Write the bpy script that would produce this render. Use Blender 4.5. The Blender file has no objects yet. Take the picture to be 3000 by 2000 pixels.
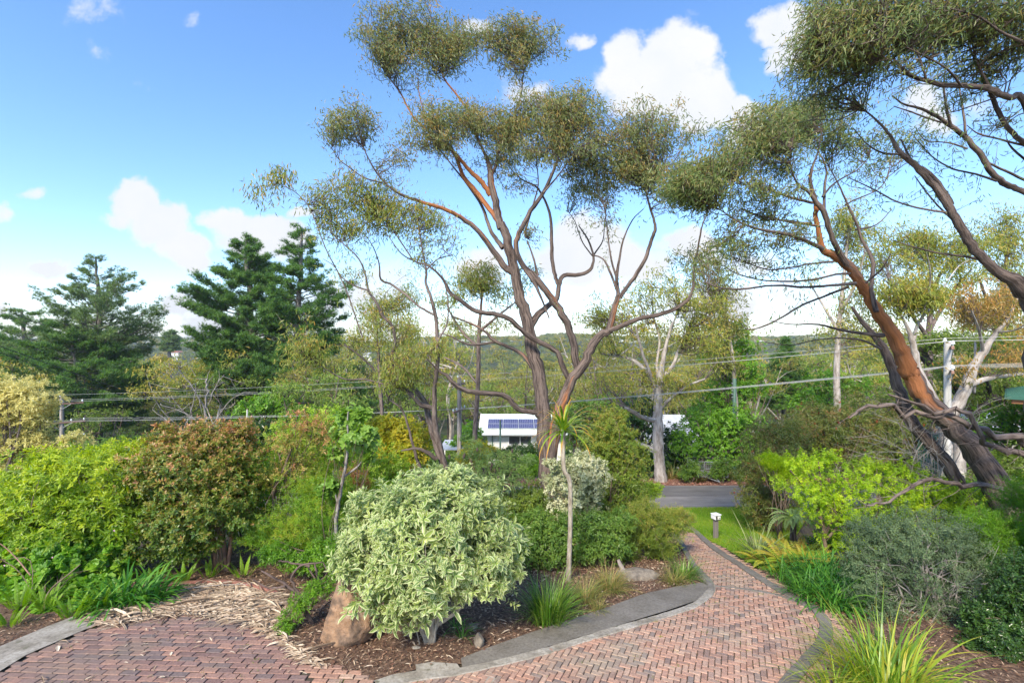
import bpy, bmesh, math, random
import numpy as np
R = math.radians
SC = bpy.context.scene
COL = SC.collection
# ---------------- camera, world, sun, exposure ----------------
F = 1100.0            # focal length in units of the 2352 px wide picture the scene was measured in
HZ = 800.0            # row of the horizon in those units
cam = bpy.data.cameras.new('camera'); cam.sensor_width = 36; cam.lens = 36*F/2352
cam.shift_y = (HZ-784)/2352; cam.clip_start = .1; cam.clip_end = 6000
co = bpy.data.objects.new('camera', cam); COL.objects.link(co)
co.location = (0, 0, 0); co.rotation_euler = (R(90), 0, 0); SC.camera = co
SC.view_settings.view_transform = 'Standard'; SC.view_settings.look = 'None'
SC.view_settings.gamma = 1; SC.view_settings.exposure = 1.42
SUN_EL, SUN_AZ = 41, 203      # azimuth clockwise from +Y: behind the camera, to the left
world = bpy.data.worlds.new('World'); SC.world = world; world.use_nodes = True
SC.cycles.max_bounces = 7; SC.cycles.diffuse_bounces = 3; SC.cycles.transmission_bounces = 4
SC.cycles.transparent_max_bounces = 8; SC.cycles.glossy_bounces = 2
SC.cycles.sample_clamp_indirect = 4; SC.cycles.use_adaptive_sampling = True; SC.cycles.adaptive_threshold = .02

CLOUDS = [  # centre x, y, half-width, half-height, weight (row/column of the measured picture -> direction)
 (318,462,62,46,1.3),(300,500,56,26,.9),(382,505,86,52,1.35),(430,560,62,48,1.3),(446,598,48,30,1.0),(360,540,60,30,.9),
 (532,498,46,34,1.1),(600,528,92,44,1.3),(560,560,60,40,1.1),(690,482,34,18,.9),(650,560,80,40,1.0),
 (118,622,52,24,1.1),(408,712,58,38,1.1),(470,745,80,50,1.0),(78,456,36,15,.75),(0,484,28,30,.9),(5,700,36,24,.9),
 (1440,130,60,70,1.2),(1480,190,110,70,1.3),(1570,130,88,88,1.35),(1600,210,92,84,1.35),(1470,240,88,34,1.1),(1590,268,60,32,1.1),
 (1330,76,30,20,.72),(1800,66,72,48,1.2),(1822,128,56,42,1.1),(1860,90,60,60,1.1),(1712,262,52,36,1.1),(1690,300,30,44,1.0),
 (1095,80,60,20,.75),(1200,210,70,40,.7),(1350,560,120,60,1.2),(1300,610,90,60,1.1),(1450,600,90,50,1.0),(1600,574,66,36,1.1),
 (2150,262,66,50,.95),(2250,240,40,40,.7),(1120,600,70,50,.9),(900,640,80,40,.8),(1700,600,90,40,.9),(235,20,85,55,.5),(225,125,50,30,.42),(437,45,26,28,.5),(318,185,20,20,.35),
 (1580,30,40,30,.5),(800,700,200,60,.8),(1650,700,240,60,.9)]
def nd(nt, typ, **k):
    n = nt.nodes.new(typ)
    for a, v in k.items(): setattr(n, a, v)
    return n
def build_world():
    nt = world.node_tree; nt.nodes.clear(); L = nt.links.new
    def m(op, a, b=None, c=None, clamp=False):
        n = nd(nt, 'ShaderNodeMath', operation=op); n.use_clamp = clamp
        for i, v in enumerate((a, b, c)):
            if v is None: continue
            if isinstance(v, (int, float)): n.inputs[i].default_value = v
            else: L(v, n.inputs[i])
        return n.outputs[0]
    out = nd(nt, 'ShaderNodeOutputWorld'); mix = nd(nt, 'ShaderNodeMixShader')
    sky = nd(nt, 'ShaderNodeTexSky', sky_type='NISHITA'); sky.sun_disc = False
    sky.sun_elevation = R(SUN_EL); sky.sun_rotation = R(SUN_AZ); sky.air_density = 1.0; sky.dust_density = .3; sky.ozone_density = 2.0
    hs = nd(nt, 'ShaderNodeHueSaturation'); hs.inputs['Saturation'].default_value = 1.16; mt_ = nd(nt, 'ShaderNodeMix', data_type='RGBA'); mt_.blend_type = 'MULTIPLY'; mt_.inputs[0].default_value = 1; mt_.inputs[7].default_value = (.96, .95, 1.0, 1); L(sky.outputs[0], mt_.inputs[6]); L(mt_.outputs[2], hs.inputs['Color'])
    b1 = nd(nt, 'ShaderNodeBackground'); b1.inputs[1].default_value = SKY_STR; L(hs.outputs[0], b1.inputs[0])
    b2 = nd(nt, 'ShaderNodeBackground'); b2.inputs[1].default_value = CLOUD_STR
    tc = nd(nt, 'ShaderNodeTexCoord'); sp = nd(nt, 'ShaderNodeSeparateXYZ'); L(tc.outputs['Generated'], sp.inputs[0])
    X, Y, Z = sp.outputs
    Ya = m('MAXIMUM', m('ABSOLUTE', Y), .05)
    U = m('DIVIDE', X, Ya); V = m('DIVIDE', Z, Ya)
    cb = nd(nt, 'ShaderNodeCombineXYZ'); L(U, cb.inputs[0]); L(V, cb.inputs[1])
    def noise(scale, detail, off, rough=.6):
        mp = nd(nt, 'ShaderNodeVectorMath', operation='ADD'); mp.inputs[1].default_value = off; L(cb.outputs[0], mp.inputs[0])
        n = nd(nt, 'ShaderNodeTexNoise'); n.inputs['Scale'].default_value = scale; n.inputs['Detail'].default_value = detail
        n.inputs['Roughness'].default_value = rough; L(mp.outputs[0], n.inputs['Vector']); return n.outputs[0]
    wx = m('SUBTRACT', noise(5, 5, (3, 1, 0)), .5); wy = m('SUBTRACT', noise(5, 5, (9, 4, 2)), .5)
    Uw = m('MULTIPLY_ADD', wx, .16, U); Vw = m('MULTIPLY_ADD', wy, .13, V)
    acc = None
    for (cx, cy, rx, ry, w) in CLOUDS:
        u0 = (cx-1176)/F; v0 = (HZ-cy)/F; rx = rx/F*1.35; ry = ry/F*1.35
        a = m('MULTIPLY', m('SUBTRACT', Uw, u0), 1/rx); b = m('MULTIPLY', m('SUBTRACT', Vw, v0), 1/ry)
        d = m('MULTIPLY_ADD', b, b, m('MULTIPLY', a, a))
        e = m('MULTIPLY', m('SUBTRACT', 1, d), w, None, True)
        acc = e if acc is None else m('MAXIMUM', acc, e)
    n1 = noise(9, 12, (0, 0, 5), .66)
    t = m('MULTIPLY_ADD', m('SUBTRACT', n1, .5), 1.7, acc)
    t = m('SUBTRACT', t, .30)
    mr = nd(nt, 'ShaderNodeMapRange', interpolation_type='SMOOTHSTEP'); mr.inputs[1].default_value = -.03; mr.inputs[2].default_value = .56; L(t, mr.inputs[0])
    # thin milky air low over the horizon
    hz = nd(nt, 'ShaderNodeMapRange', interpolation_type='SMOOTHSTEP'); hz.inputs[1].default_value = .17; hz.inputs[2].default_value = -.03; hz.inputs[4].default_value = .9; L(Z, hz.inputs[0])
    lim = m('MULTIPLY', mr.outputs[0], m('GREATER_THAN', acc, .002))
    fac = m('MAXIMUM', lim, m('POWER', hz.outputs[0], 2.0), None, True)
    cr = nd(nt, 'ShaderNodeMix', data_type='RGBA'); cr.inputs[6].default_value = (.80, .87, 1, 1); cr.inputs[7].default_value = (.985, .99, 1, 1)
    L(m('MULTIPLY_ADD', m('SUBTRACT', noise(4, 6, (7, 7, 1)), .35), 2.0, .35, True), cr.inputs[0]); L(cr.outputs[2], b2.inputs[0])
    L(fac, mix.inputs[0]); L(b1.outputs[0], mix.inputs[1]); L(b2.outputs[0], mix.inputs[2]); L(mix.outputs[0], out.inputs[0])
SKY_STR = .125; CLOUD_STR = .385
build_world()
sl = bpy.data.lights.new('sun', 'SUN'); sl.energy = 2.5; sl.angle = R(11); sl.color = (1, .90, .74)
so = bpy.data.objects.new('sun', sl); COL.objects.link(so)
so.rotation_euler = (R(90-SUN_EL), 0, R(180-SUN_AZ))
so.location = (-20, -20, 40)

# ---------------- terrain ----------------
KY = np.array([-60,-20,4,7,9,11,14,16.75,20,24,28,35,45,55,90,150,250,400,600,800,1000,1500,2500.])
KD = np.array([2.5,4.3,4.85,4.95,5.1,5.4,6.0,6.6,7.2,7.85,8.1,9.0,11.3,13,19,27,31,22,3,-7,-9,-9,-9.])
_m = np.gradient(KD, KY)
_m[0] = 0; _m[-3:] = 0
def prof(y):
    y = np.clip(np.asarray(y, float), KY[0], KY[-1]-1e-6)
    i = np.clip(np.searchsorted(KY, y, side='right')-1, 0, len(KY)-2)
    h = KY[i+1]-KY[i]; t = (y-KY[i])/h
    return ((2*t**3-3*t*t+1)*KD[i]+(t**3-2*t*t+t)*h*_m[i]+(-2*t**3+3*t*t)*KD[i+1]+(t**3-t*t)*h*_m[i+1])
def sst(a, b, x):
    t = np.clip((x-a)/(b-a), 0, 1); return t*t*(3-2*t)
def H(x, y):
    x = np.asarray(x, float); y = np.asarray(y, float)
    z = -prof(y)
    z = z - .05*np.clip(-x-11, 0, 45)*sst(14, 40, y)*(1-sst(200, 500, y))
    far = sst(120, 420, y)
    z = z + far*(3.2*np.sin(x*.011+1.3)+2.2*np.sin(x*.027+y*.006)+1.5*np.sin(y*.02+x*.004+2)+4*np.sin(x*.0042+.6))
    z = z + .03*np.sin(x*1.3+.4)*np.sin(y*1.1)*(1-sst(3, 6, abs(x-3)))*0
    return z
def G(px, py):
    u = (px-1176)/F; v = (py-HZ)/F
    a = 3.0
    f = lambda t: v*t + float(H(u*t, t))      # >0 when the ray is under the ground
    while f(a) < 0 and a < 1500: a *= 1.03
    lo, hi = a/1.03, a
    for _ in range(40):
        m = (lo+hi)/2
        if f(m) < 0: lo = m
        else: hi = m
    return np.array([u*hi, hi, float(H(u*hi, hi))])
def P(px, py, d): return np.array([(px-1176)/F*d, d, (HZ-py)/F*d])
def gz(x, y): return float(H(x, y))
# picture regions -> measured units
def R5(x, y): return 666.4+.425*x, .425*y
def R6(x, y): return 666.4+.425*x, 509.6+.425*y
def R7(x, y): return 1528.8+.4*x, .4*y
def R8(x, y): return 1528.8+.45*x, 470.4+.45*y
def R1(x, y): return .5*x, 784+.5*y
def R2(x, y): return 705.6+.5*x, 784+.5*y
def R3(x, y): return 1411.2+.5*x, 784+.5*y
def R4(x, y): return .425*x, 392+.425*y
def VV(x, y): return x, y
RS = {R5: .425, R6: .425, R7: .4, R8: .45, R1: .5, R2: .5, R3: .5, R4: .425, VV: 1}

# ---------------- object helpers ----------------
def tag(o, label=None, cat=None, group=None, kind=None):
    if label: o['label'] = label
    if cat: o['category'] = cat
    if group: o['group'] = group
    if kind: o['kind'] = kind
    return o
def thing(name, loc, label, cat, group=None, rz=0):
    o = bpy.data.objects.new(name, None); COL.objects.link(o); o.location = loc; o.rotation_euler = (0, 0, rz)
    o.empty_display_size = .2
    return tag(o, label, cat, group)
def mk(name, V, Fc, mat, parent=None, col=None, smooth=False, local=False):
    """one mesh object; Fc is an int array (n,3)/(n,4) or a list of tuples"""
    V = np.asarray(V, np.float32)
    if parent is not None and not local: V = V - np.array(parent.location, np.float32)
    me = bpy.data.meshes.new(name)
    me.vertices.add(len(V)); me.vertices.foreach_set('co', V.ravel())
    if isinstance(Fc, np.ndarray):
        k = Fc.shape[1]; n = len(Fc)
        li = Fc.astype(np.int32).ravel(); ls = np.arange(0, n*k, k, dtype=np.int32); lt = np.full(n, k, np.int32)
    else:
        lt = np.array([len(f) for f in Fc], np.int32); n = len(Fc)
        li = np.array([i for f in Fc for i in f], np.int32); ls = np.concatenate([[0], np.cumsum(lt)[:-1]]).astype(np.int32)
    me.loops.add(len(li)); me.loops.foreach_set('vertex_index', li)
    me.polygons.add(n); me.polygons.foreach_set('loop_start', ls); me.polygons.foreach_set('loop_total', lt)
    me.polygons.foreach_set('use_smooth', np.full(n, smooth, bool))
    me.update(calc_edges=True)
    if col is not None:
        a = me.attributes.new('Col', 'FLOAT_COLOR', 'POINT')
        c = np.zeros((len(V), 4), np.float32); c[:, :3] = col[:, :3]; c[:, 3] = 1
        a.data.foreach_set('color', c.ravel())
        if col.shape[1] == 6:
            b = me.attributes.new('Tc', 'FLOAT_VECTOR', 'POINT'); b.data.foreach_set('vector', np.ascontiguousarray(col[:, 3:6], np.float32).ravel())
    me.materials.append(mat)
    o = bpy.data.objects.new(name, me); COL.objects.link(o)
    if parent is not None: o.parent = parent
    return o
def nrm(a): return a/np.maximum(np.linalg.norm(a, axis=-1, keepdims=True), 1e-9)
class MB:
    """collects hard-surface pieces for one mesh"""
    def __init__(s): s.V = []; s.F = []; s.n = 0
    def add(s, V, Fc):
        s.V += [tuple(map(float, v)) for v in V]; s.F += [tuple(int(i)+s.n for i in f) for f in Fc]; s.n += len(V); return s
    def box(s, c, d, rz=0, rx=0, ry=0):
        x, y, z = d[0]/2, d[1]/2, d[2]/2
        v = np.array([(-x,-y,-z),(x,-y,-z),(x,y,-z),(-x,y,-z),(-x,-y,z),(x,-y,z),(x,y,z),(-x,y,z)])
        v = v @ rot(rx, ry, rz).T + np.array(c)
        return s.add(v, [(0,3,2,1),(4,5,6,7),(0,1,5,4),(1,2,6,5),(2,3,7,6),(3,0,4,7)])
    def cyl(s, a, b, r0, r1=None, n=12):
        r1 = r0 if r1 is None else r1
        a = np.array(a, float); b = np.array(b, float); t = nrm(b-a)
        e = np.array([1, 0, 0]) if abs(t[0]) < .8 else np.array([0, 1, 0]); u = nrm(np.cross(t, e)); w = np.cross(t, u)
        an = np.arange(n)*2*math.pi/n; ring = np.cos(an)[:, None]*u+np.sin(an)[:, None]*w
        V = np.vstack([a+ring*r0, b+ring*r1]); Fc = [(i, (i+1) % n, n+(i+1) % n, n+i) for i in range(n)]+[tuple(range(n))[::-1], tuple(range(n, 2*n))]
        return s.add(V, Fc)
    def prism(s, pts, y0, y1, axis='y'):
        """polygon in the xz plane extruded along y"""
        n = len(pts); V = [(p[0], y0, p[1]) for p in pts]+[(p[0], y1, p[1]) for p in pts]
        if axis == 'x': V = [(v[1], v[0], v[2]) for v in V]
        return s.add(V, [tuple(range(n)), tuple(range(n, 2*n))[::-1]]+[(i, n+i, n+(i+1) % n, (i+1) % n) for i in range(n)])
    def obj(s, name, mat, parent=None, local=True, bevel=0, smooth=False):
        o = mk(name, np.array(s.V), s.F, mat, parent, None, smooth, local)
        if bevel:
            b = o.modifiers.new('bevel', 'BEVEL'); b.width = bevel; b.segments = 2; b.limit_method = 'ANGLE'
        return o
def rot(rx=0, ry=0, rz=0):
    cx, sx, cy, sy, cz, sz = math.cos(rx), math.sin(rx), math.cos(ry), math.sin(ry), math.cos(rz), math.sin(rz)
    return np.array([[cz,-sz,0],[sz,cz,0],[0,0,1]]) @ np.array([[cy,0,sy],[0,1,0],[-sy,0,cy]]) @ np.array([[1,0,0],[0,cx,-sx],[0,sx,cx]])
def copy_tree(o, parent=None):
    c = o.copy(); COL.objects.link(c); c.parent = parent
    for ch in list(o.children): copy_tree(ch, c)
    return c

# ---------------- materials ----------------
def newmat(name):
    m = bpy.data.materials.new(name); m.use_nodes = True; nt = m.node_tree; nt.nodes.clear()
    out = nt.nodes.new('ShaderNodeOutputMaterial'); return m, nt, out
def ramp(nt, stops, inp, interp='LINEAR'):
    r = nt.nodes.new('ShaderNodeValToRGB'); r.color_ramp.interpolation = interp
    e = r.color_ramp.elements
    while len(e) < len(stops): e.new(.5)
    for k, (p, c) in enumerate(stops): e[k].position = p; e[k].color = (*c, 1)
    nt.links.new(inp, r.inputs[0]); return r.outputs[0]
def leafmat(name, cols, trans=.3, rough=.42, edge=None, spec=.5, edge_at=.55, tint=None, boost=True):
    """cols: list of colours spread over the per-leaf random value; edge: colour of the leaf margin or of the blade's tip"""
    if boost: cols = [(min(.66, a*1.25), min(.68, b_*(1.38 if b_ > a else 1.1)), min(.6, c_*1.1)) for a, b_, c_ in cols]
    m, nt, out = newmat(name); L = nt.links.new
    at = nd(nt, 'ShaderNodeAttribute', attribute_name='Col'); sp = nd(nt, 'ShaderNodeSeparateColor'); L(at.outputs['Color'], sp.inputs[0])
    n = len(cols); c = ramp(nt, [(i/(n-1), k) for i, k in enumerate(cols)], sp.outputs[0])
    if edge:
        mr = nd(nt, 'ShaderNodeMapRange'); mr.inputs[1].default_value = edge_at-.08; mr.inputs[2].default_value = edge_at+.08; L(sp.outputs[2], mr.inputs[0])
        mx = nd(nt, 'ShaderNodeMix', data_type='RGBA'); L(mr.outputs[0], mx.inputs[0]); L(c, mx.inputs[6]); mx.inputs[7].default_value = (*edge, 1); c = mx.outputs[2]
    if tint:   # second hue on some clumps
        mr = nd(nt, 'ShaderNodeMapRange'); mr.inputs[1].default_value = tint[1]; mr.inputs[2].default_value = tint[1]+.2; L(sp.outputs[1], mr.inputs[0])
        mx = nd(nt, 'ShaderNodeMix', data_type='RGBA'); L(mr.outputs[0], mx.inputs[0]); L(c, mx.inputs[6]); mx.inputs[7].default_value = (*tint[0], 1); c = mx.outputs[2]
    b = nd(nt, 'ShaderNodeBsdfPrincipled'); L(c, b.inputs['Base Color']); b.inputs['Roughness'].default_value = rough
    b.inputs['Specular IOR Level'].default_value = spec
    t = nd(nt, 'ShaderNodeBsdfTranslucent')
    hs = nd(nt, 'ShaderNodeHueSaturation'); hs.inputs['Value'].default_value = 1.35; hs.inputs['Saturation'].default_value = 1.1; hs.inputs['Hue'].default_value = .492; L(c, hs.inputs['Color']); L(hs.outputs[0], t.inputs[0])
    mx = nd(nt, 'ShaderNodeMixShader'); mx.inputs[0].default_value = min(.5, trans+.06); L(b.outputs[0], mx.inputs[1]); L(t.outputs[0], mx.inputs[2]); L(mx.outputs[0], out.inputs[0])
    return m
def mat(name, stops, scale=4, detail=6, rough=.8, bump=0, bscale=None, stretch=(1, 1, 1), bdist=.02, metal=0, spec=.4, second=None, coord='Object', nrough=.6, spots=None):
    """noise -> colour ramp; second=(stops, scale, amount) overlays a second noise; spots=(colour, scale, threshold)"""
    m, nt, out = newmat(name); L = nt.links.new
    tc = nd(nt, 'ShaderNodeTexCoord'); mp = nd(nt, 'ShaderNodeMapping'); mp.inputs['Scale'].default_value = stretch; L(tc.outputs[coord], mp.inputs[0])
    def noise(s, d=6):
        n = nd(nt, 'ShaderNodeTexNoise'); n.inputs['Scale'].default_value = s; n.inputs['Detail'].default_value = d; n.inputs['Roughness'].default_value = nrough; L(mp.outputs[0], n.inputs[0]); return n.outputs[0]
    c = ramp(nt, stops, noise(scale, detail))
    if second:
        c2 = ramp(nt, second[0], noise(second[1], 5)); mx = nd(nt, 'ShaderNodeMix', data_type='RGBA'); mx.blend_type = 'MULTIPLY'; mx.inputs[0].default_value = second[2]; L(c, mx.inputs[6]); L(c2, mx.inputs[7]); c = mx.outputs[2]
    if spots:
        n = noise(spots[1], 4); mr = nd(nt, 'ShaderNodeMapRange'); mr.inputs[1].default_value = spots[2]; mr.inputs[2].default_value = spots[2]+.06; L(n, mr.inputs[0])
        mx = nd(nt, 'ShaderNodeMix', data_type='RGBA'); L(mr.outputs[0], mx.inputs[0]); L(c, mx.inputs[6]); mx.inputs[7].default_value = (*spots[0], 1); c = mx.outputs[2]
    b = nd(nt, 'ShaderNodeBsdfPrincipled'); L(c, b.inputs['Base Color']); b.inputs['Roughness'].default_value = rough; b.inputs['Metallic'].default_value = metal
    b.inputs['Specular IOR Level'].default_value = spec
    if bump:
        bn = nd(nt, 'ShaderNodeBump'); bn.inputs['Strength'].default_value = bump; bn.inputs['Distance'].default_value = bdist; L(noise(bscale or scale*3, 8), bn.inputs['Height']); L(bn.outputs[0], b.inputs['Normal'])
    L(b.outputs[0], out.inputs[0]); return m
def barkmat(name, dark, light, orange, scale=9, zs=.16, bump=.9):
    """fibrous bark; where the Col.r attribute is high the outer bark has come away and the wood is orange"""
    m, nt, out = newmat(name); L = nt.links.new
    tc = nd(nt, 'ShaderNodeAttribute', attribute_name='Tc'); mp = nd(nt, 'ShaderNodeMapping'); mp.inputs['Scale'].default_value = (1, 1, zs); L(tc.outputs['Vector'], mp.inputs[0])
    n = nd(nt, 'ShaderNodeTexNoise'); n.inputs['Scale'].default_value = scale; n.inputs['Detail'].default_value = 8; n.inputs['Roughness'].default_value = .7; L(mp.outputs[0], n.inputs[0])
    c = ramp(nt, [(.38, dark), (.6, light)], n.outputs[0])
    at = nd(nt, 'ShaderNodeAttribute', attribute_name='Col'); sp = nd(nt, 'ShaderNodeSeparateColor'); L(at.outputs['Color'], sp.inputs[0])
    n2 = nd(nt, 'ShaderNodeTexNoise'); n2.inputs['Scale'].default_value = 3.5; n2.inputs['Detail'].default_value = 5; L(mp.outputs[0], n2.inputs[0])
    ad = nd(nt, 'ShaderNodeMath', operation='MULTIPLY_ADD'); L(n2.outputs[0], ad.inputs[0]); ad.inputs[1].default_value = 1.6; ad.inputs[2].default_value = -.8
    ad2 = nd(nt, 'ShaderNodeMath', operation='ADD'); L(ad.outputs[0], ad2.inputs[0]); L(sp.outputs[0], ad2.inputs[1])
    mr = nd(nt, 'ShaderNodeMapRange'); mr.inputs[1].default_value = .42; mr.inputs[2].default_value = .6; L(ad2.outputs[0], mr.inputs[0])
    co_ = ramp(nt, [(.3, tuple(k*.55 for k in orange)), (.65, orange)], n.outputs[0])
    mx = nd(nt, 'ShaderNodeMix', data_type='RGBA'); L(mr.outputs[0], mx.inputs[0]); L(c, mx.inputs[6]); L(co_, mx.inputs[7])
    b = nd(nt, 'ShaderNodeBsdfPrincipled'); L(mx.outputs[2], b.inputs['Base Color']); b.inputs['Roughness'].default_value = .85; b.inputs['Specular IOR Level'].default_value = .25
    bn = nd(nt, 'ShaderNodeBump'); bn.inputs['Strength'].default_value = bump; bn.inputs['Distance'].default_value = .05; L(n.outputs[0], bn.inputs['Height']); L(bn.outputs[0], b.inputs['Normal'])
    L(b.outputs[0], out.inputs[0]); return m

# ---------------- vegetation helpers ----------------
def T(verts, faces): return np.array(verts, float), np.array(faces, int)
# template vertex: u along, v across, w lift, edge
DIA = T([(0,0,0,0),(.45,-.5,.05,.5),(.45,.5,.05,.5),(1,0,-.1,1)], [(0,1,3),(0,3,2)])
OVA = T([(0,0,0,.3),(.4,0,0,0),(.72,0,-.02,0),(1,0,-.12,1),(.38,-.5,.06,1),(.72,-.38,.03,1),(.38,.5,.06,1),(.72,.38,.03,1)],
        [(0,4,1),(4,5,1),(1,5,2),(5,3,2),(0,1,6),(6,1,7),(1,2,7),(7,2,3)])
def star(n, spread, sh, depth=.45):
    v = [(0,0,0,0)]; 
    for i in range(n):
        a = -spread/2+spread*i/(n-1)
        l = 1-sh*abs(a)/spread*2
        if i: 
            am = a-spread/(n-1)/2; v.append((math.cos(am)*depth, math.sin(am)*depth, .03, .4))
        v.append((math.cos(a)*l, math.sin(a)*l, -.06, 1))
    v = [(x, y, z, e) for x, y, z, e in v]
    return T(v, [(0, i, i+1) for i in range(1, len(v)-1)])
MAPLE = star(5, 3.7, .45, .33); LOBED = star(5, 3.6, .3, .62); ROUND = star(7, 5.2, .12, .86)
def tuft(n, spread):
    v = []; f = []
    for i in range(n):
        a = i*2.4; s = spread*(.35+.65*((i*.618) % 1)); x, y, z = math.cos(s), math.sin(s)*math.cos(a), math.sin(s)*math.sin(a)
        px, pz = -math.sin(a)*.05, math.cos(a)*.05
        k = len(v); v += [(.0, px, pz, 0), (.0, -px, -pz, 0), (x, y, z, 1)]; f.append((k, k+1, k+2))
    return T(v, f)
TUFT = tuft(9, 1.15); TUFT5 = tuft(5, .9)
rng = np.random.default_rng(7)
def rdir(r, n):
    v = r.normal(size=(n, 3)); return nrm(v)
def leaves(P_, D, N, L, W, tm, rnd, clump):
    """-> V, F, C for one leaf per row"""
    tv, tf = tm; n = len(P_); k = len(tv)
    D = nrm(D); N = nrm(N - D*np.sum(N*D, 1, keepdims=True)); S = np.cross(D, N)
    L = np.broadcast_to(L, n)[:, None, None]; W = np.broadcast_to(W, n)[:, None, None]
    V = P_[:, None, :]+D[:, None, :]*tv[None, :, 0:1]*L+S[:, None, :]*tv[None, :, 1:2]*W+N[:, None, :]*tv[None, :, 2:3]*L
    Fc = (tf[None]+(np.arange(n)*k)[:, None, None]).reshape(-1, 3)
    C = np.zeros((n, k, 3)); C[:, :, 0] = np.clip(rnd, 0, 1)[:, None]; C[:, :, 1] = np.clip(clump, 0, 1)[:, None]; C[:, :, 2] = tv[None, :, 3]
    return V.reshape(-1, 3), Fc, C.reshape(-1, 3)
class Acc:
    def __init__(s): s.V = []; s.F = []; s.C = []; s.n = 0
    def add(s, V, Fc, C): s.V.append(V); s.F.append(Fc+s.n); s.C.append(C); s.n += len(V)
    def obj(s, name, m, parent=None, smooth=False, local=False):
        if not s.n: return None
        return mk(name, np.vstack(s.V), np.vstack(s.F), m, parent, np.vstack(s.C), smooth, local)
def catmull(pts, sub=4):
    p = np.asarray(pts, float)
    if len(p) < 3 or sub < 2: return p
    q = np.vstack([2*p[0]-p[1], p, 2*p[-1]-p[-2]]); o = []
    for i in range(1, len(q)-2):
        for j in range(sub):
            t = j/sub; a, b, c, d = q[i-1], q[i], q[i+1], q[i+2]
            o.append(.5*((2*b)+(-a+c)*t+(2*a-5*b+4*c-d)*t*t+(-a+3*b-3*c+d)*t**3))
    o.append(p[-1]); return np.array(o)
def tube(acc, pts, rad, sides=6, orange=0., rough=0., r=rng):
    p = np.asarray(pts, float); n = len(p); rad = np.broadcast_to(np.asarray(rad, float), n)
    t = nrm(np.gradient(p, axis=0)); mt = nrm(p[-1]-p[0])
    ref = np.eye(3)[np.argmin(np.abs(mt))]
    u = nrm(np.cross(t, ref)); w = np.cross(t, u)
    a = np.arange(sides)*2*math.pi/sides
    rr = rad[:, None]*np.ones((n, sides))
    if rough: 
        lob = 1+rough*np.sin(a*3+r.uniform(0, 6))*.6+rough*np.sin(a*5+r.uniform(0, 6))*.4
        rr = rr*lob*(1+rough*.5*r.normal(size=(n, sides)))
    V = p[:, None, :]+(u[:, None, :]*np.cos(a)[None, :, None]+w[:, None, :]*np.sin(a)[None, :, None])*rr[:, :, None]
    i = np.arange(n-1)[:, None]*sides; j = np.arange(sides)[None, :]; j2 = (j+1) % sides
    Fc = np.stack([i+j, i+j2, i+sides+j2, i+sides+j], -1).reshape(-1, 4)
    cap = V[-1].mean(0) if rad[-1] > .03 else None
    sl_ = np.concatenate([[0], np.cumsum(np.linalg.norm(np.diff(p, axis=0), axis=1))])+r.uniform(0, 50); C = np.zeros((n*sides, 6)); C[:, 3] = (rr*np.cos(a)).ravel(); C[:, 4] = (rr*np.sin(a)).ravel(); C[:, 5] = np.repeat(sl_, sides); C[:, 0] = np.repeat(np.broadcast_to(orange, n), sides); C[:, 1] = r.random(); C[:, 2] = np.repeat(rad, sides)
    acc.add(V.reshape(-1, 3), Fc, C)
def trace(Rf, pts, d0, d1=None, bend=0., sub=4, wob=.0, r=rng):
    """limb traced in the picture: (x, y[, width]) -> 3-D points and radii, depth running from d0 to d1"""
    d1 = d0 if d1 is None else d1
    n = len(pts); x = np.array([q[0] for q in pts], float); y = np.array([q[1] for q in pts], float)
    wi = [i for i in range(n) if len(pts[i]) > 2]; w = np.interp(np.arange(n), wi, [pts[i][2] for i in wi])
    s = np.concatenate([[0], np.cumsum(np.hypot(np.diff(x), np.diff(y)))]); s = s/s[-1]
    d = d0+(d1-d0)*s+bend*np.sin(s*math.pi)
    vx, vy = Rf(x, y)
    X = np.stack([(vx-1176)/F*d, d, (HZ-vy)/F*d, w*RS[Rf]/F*d/2], 1)
    X = catmull(X, sub); X[:, 3] = np.maximum(X[:, 3], .003)
    if wob: X[1:-1, :3] += r.normal(size=(len(X)-2, 3))*wob*X[1:-1, 3:4]
    return X
# ================= the setting: terrain, road, lawn, paving =================
def grid_lines(fine, lim0, lim1, step, grow=1.12, mx=40):
    a = [0.]; s = step
    while a[-1] < lim1:
        if a[-1] > fine: s = min(s*grow, mx)
        a.append(a[-1]+s)
    b = [0.]; s = step
    while b[-1] > lim0:
        if b[-1] < -fine: s = min(s*grow, mx)
        b.append(b[-1]-s)
    return np.array(sorted(set(a+b)))
def terrain(name, m):
    xs = grid_lines(14, -1700, 1700, .35); ys = 12+grid_lines(14, -60, 2400, .35)
    X, Y = np.meshgrid(xs, ys); Z = H(X, Y)
    V = np.stack([X, Y, Z], -1).reshape(-1, 3); nx = len(xs)
    i = (np.arange(len(ys)-1)[:, None]*nx+np.arange(nx-1)[None]).ravel()
    o = mk(name, V, np.stack([i, i+1, i+nx+1, i+nx], 1), m, smooth=True); return tag(o, kind='structure')
def inside(poly, x, y):
    poly = np.asarray(poly)[:, :2]; r = np.zeros(np.shape(x), bool); n = len(poly)
    for i in range(n):
        x0, y0 = poly[i]; x1, y1 = poly[(i+1) % n]
        c = ((y0 > y) != (y1 > y)) & (x < (x1-x0)*(y-y0)/((y1-y0) if y1 != y0 else 1e-9)+x0); r ^= c
    return r
def gpoly(Rf, pts, smooth=0):
    p = np.array([G(*Rf(*q))[:2] for q in pts])
    if smooth:
        q = np.vstack([p, p[:1]]); q = catmull(q, smooth)[:-1]; p = q
    return p
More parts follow.
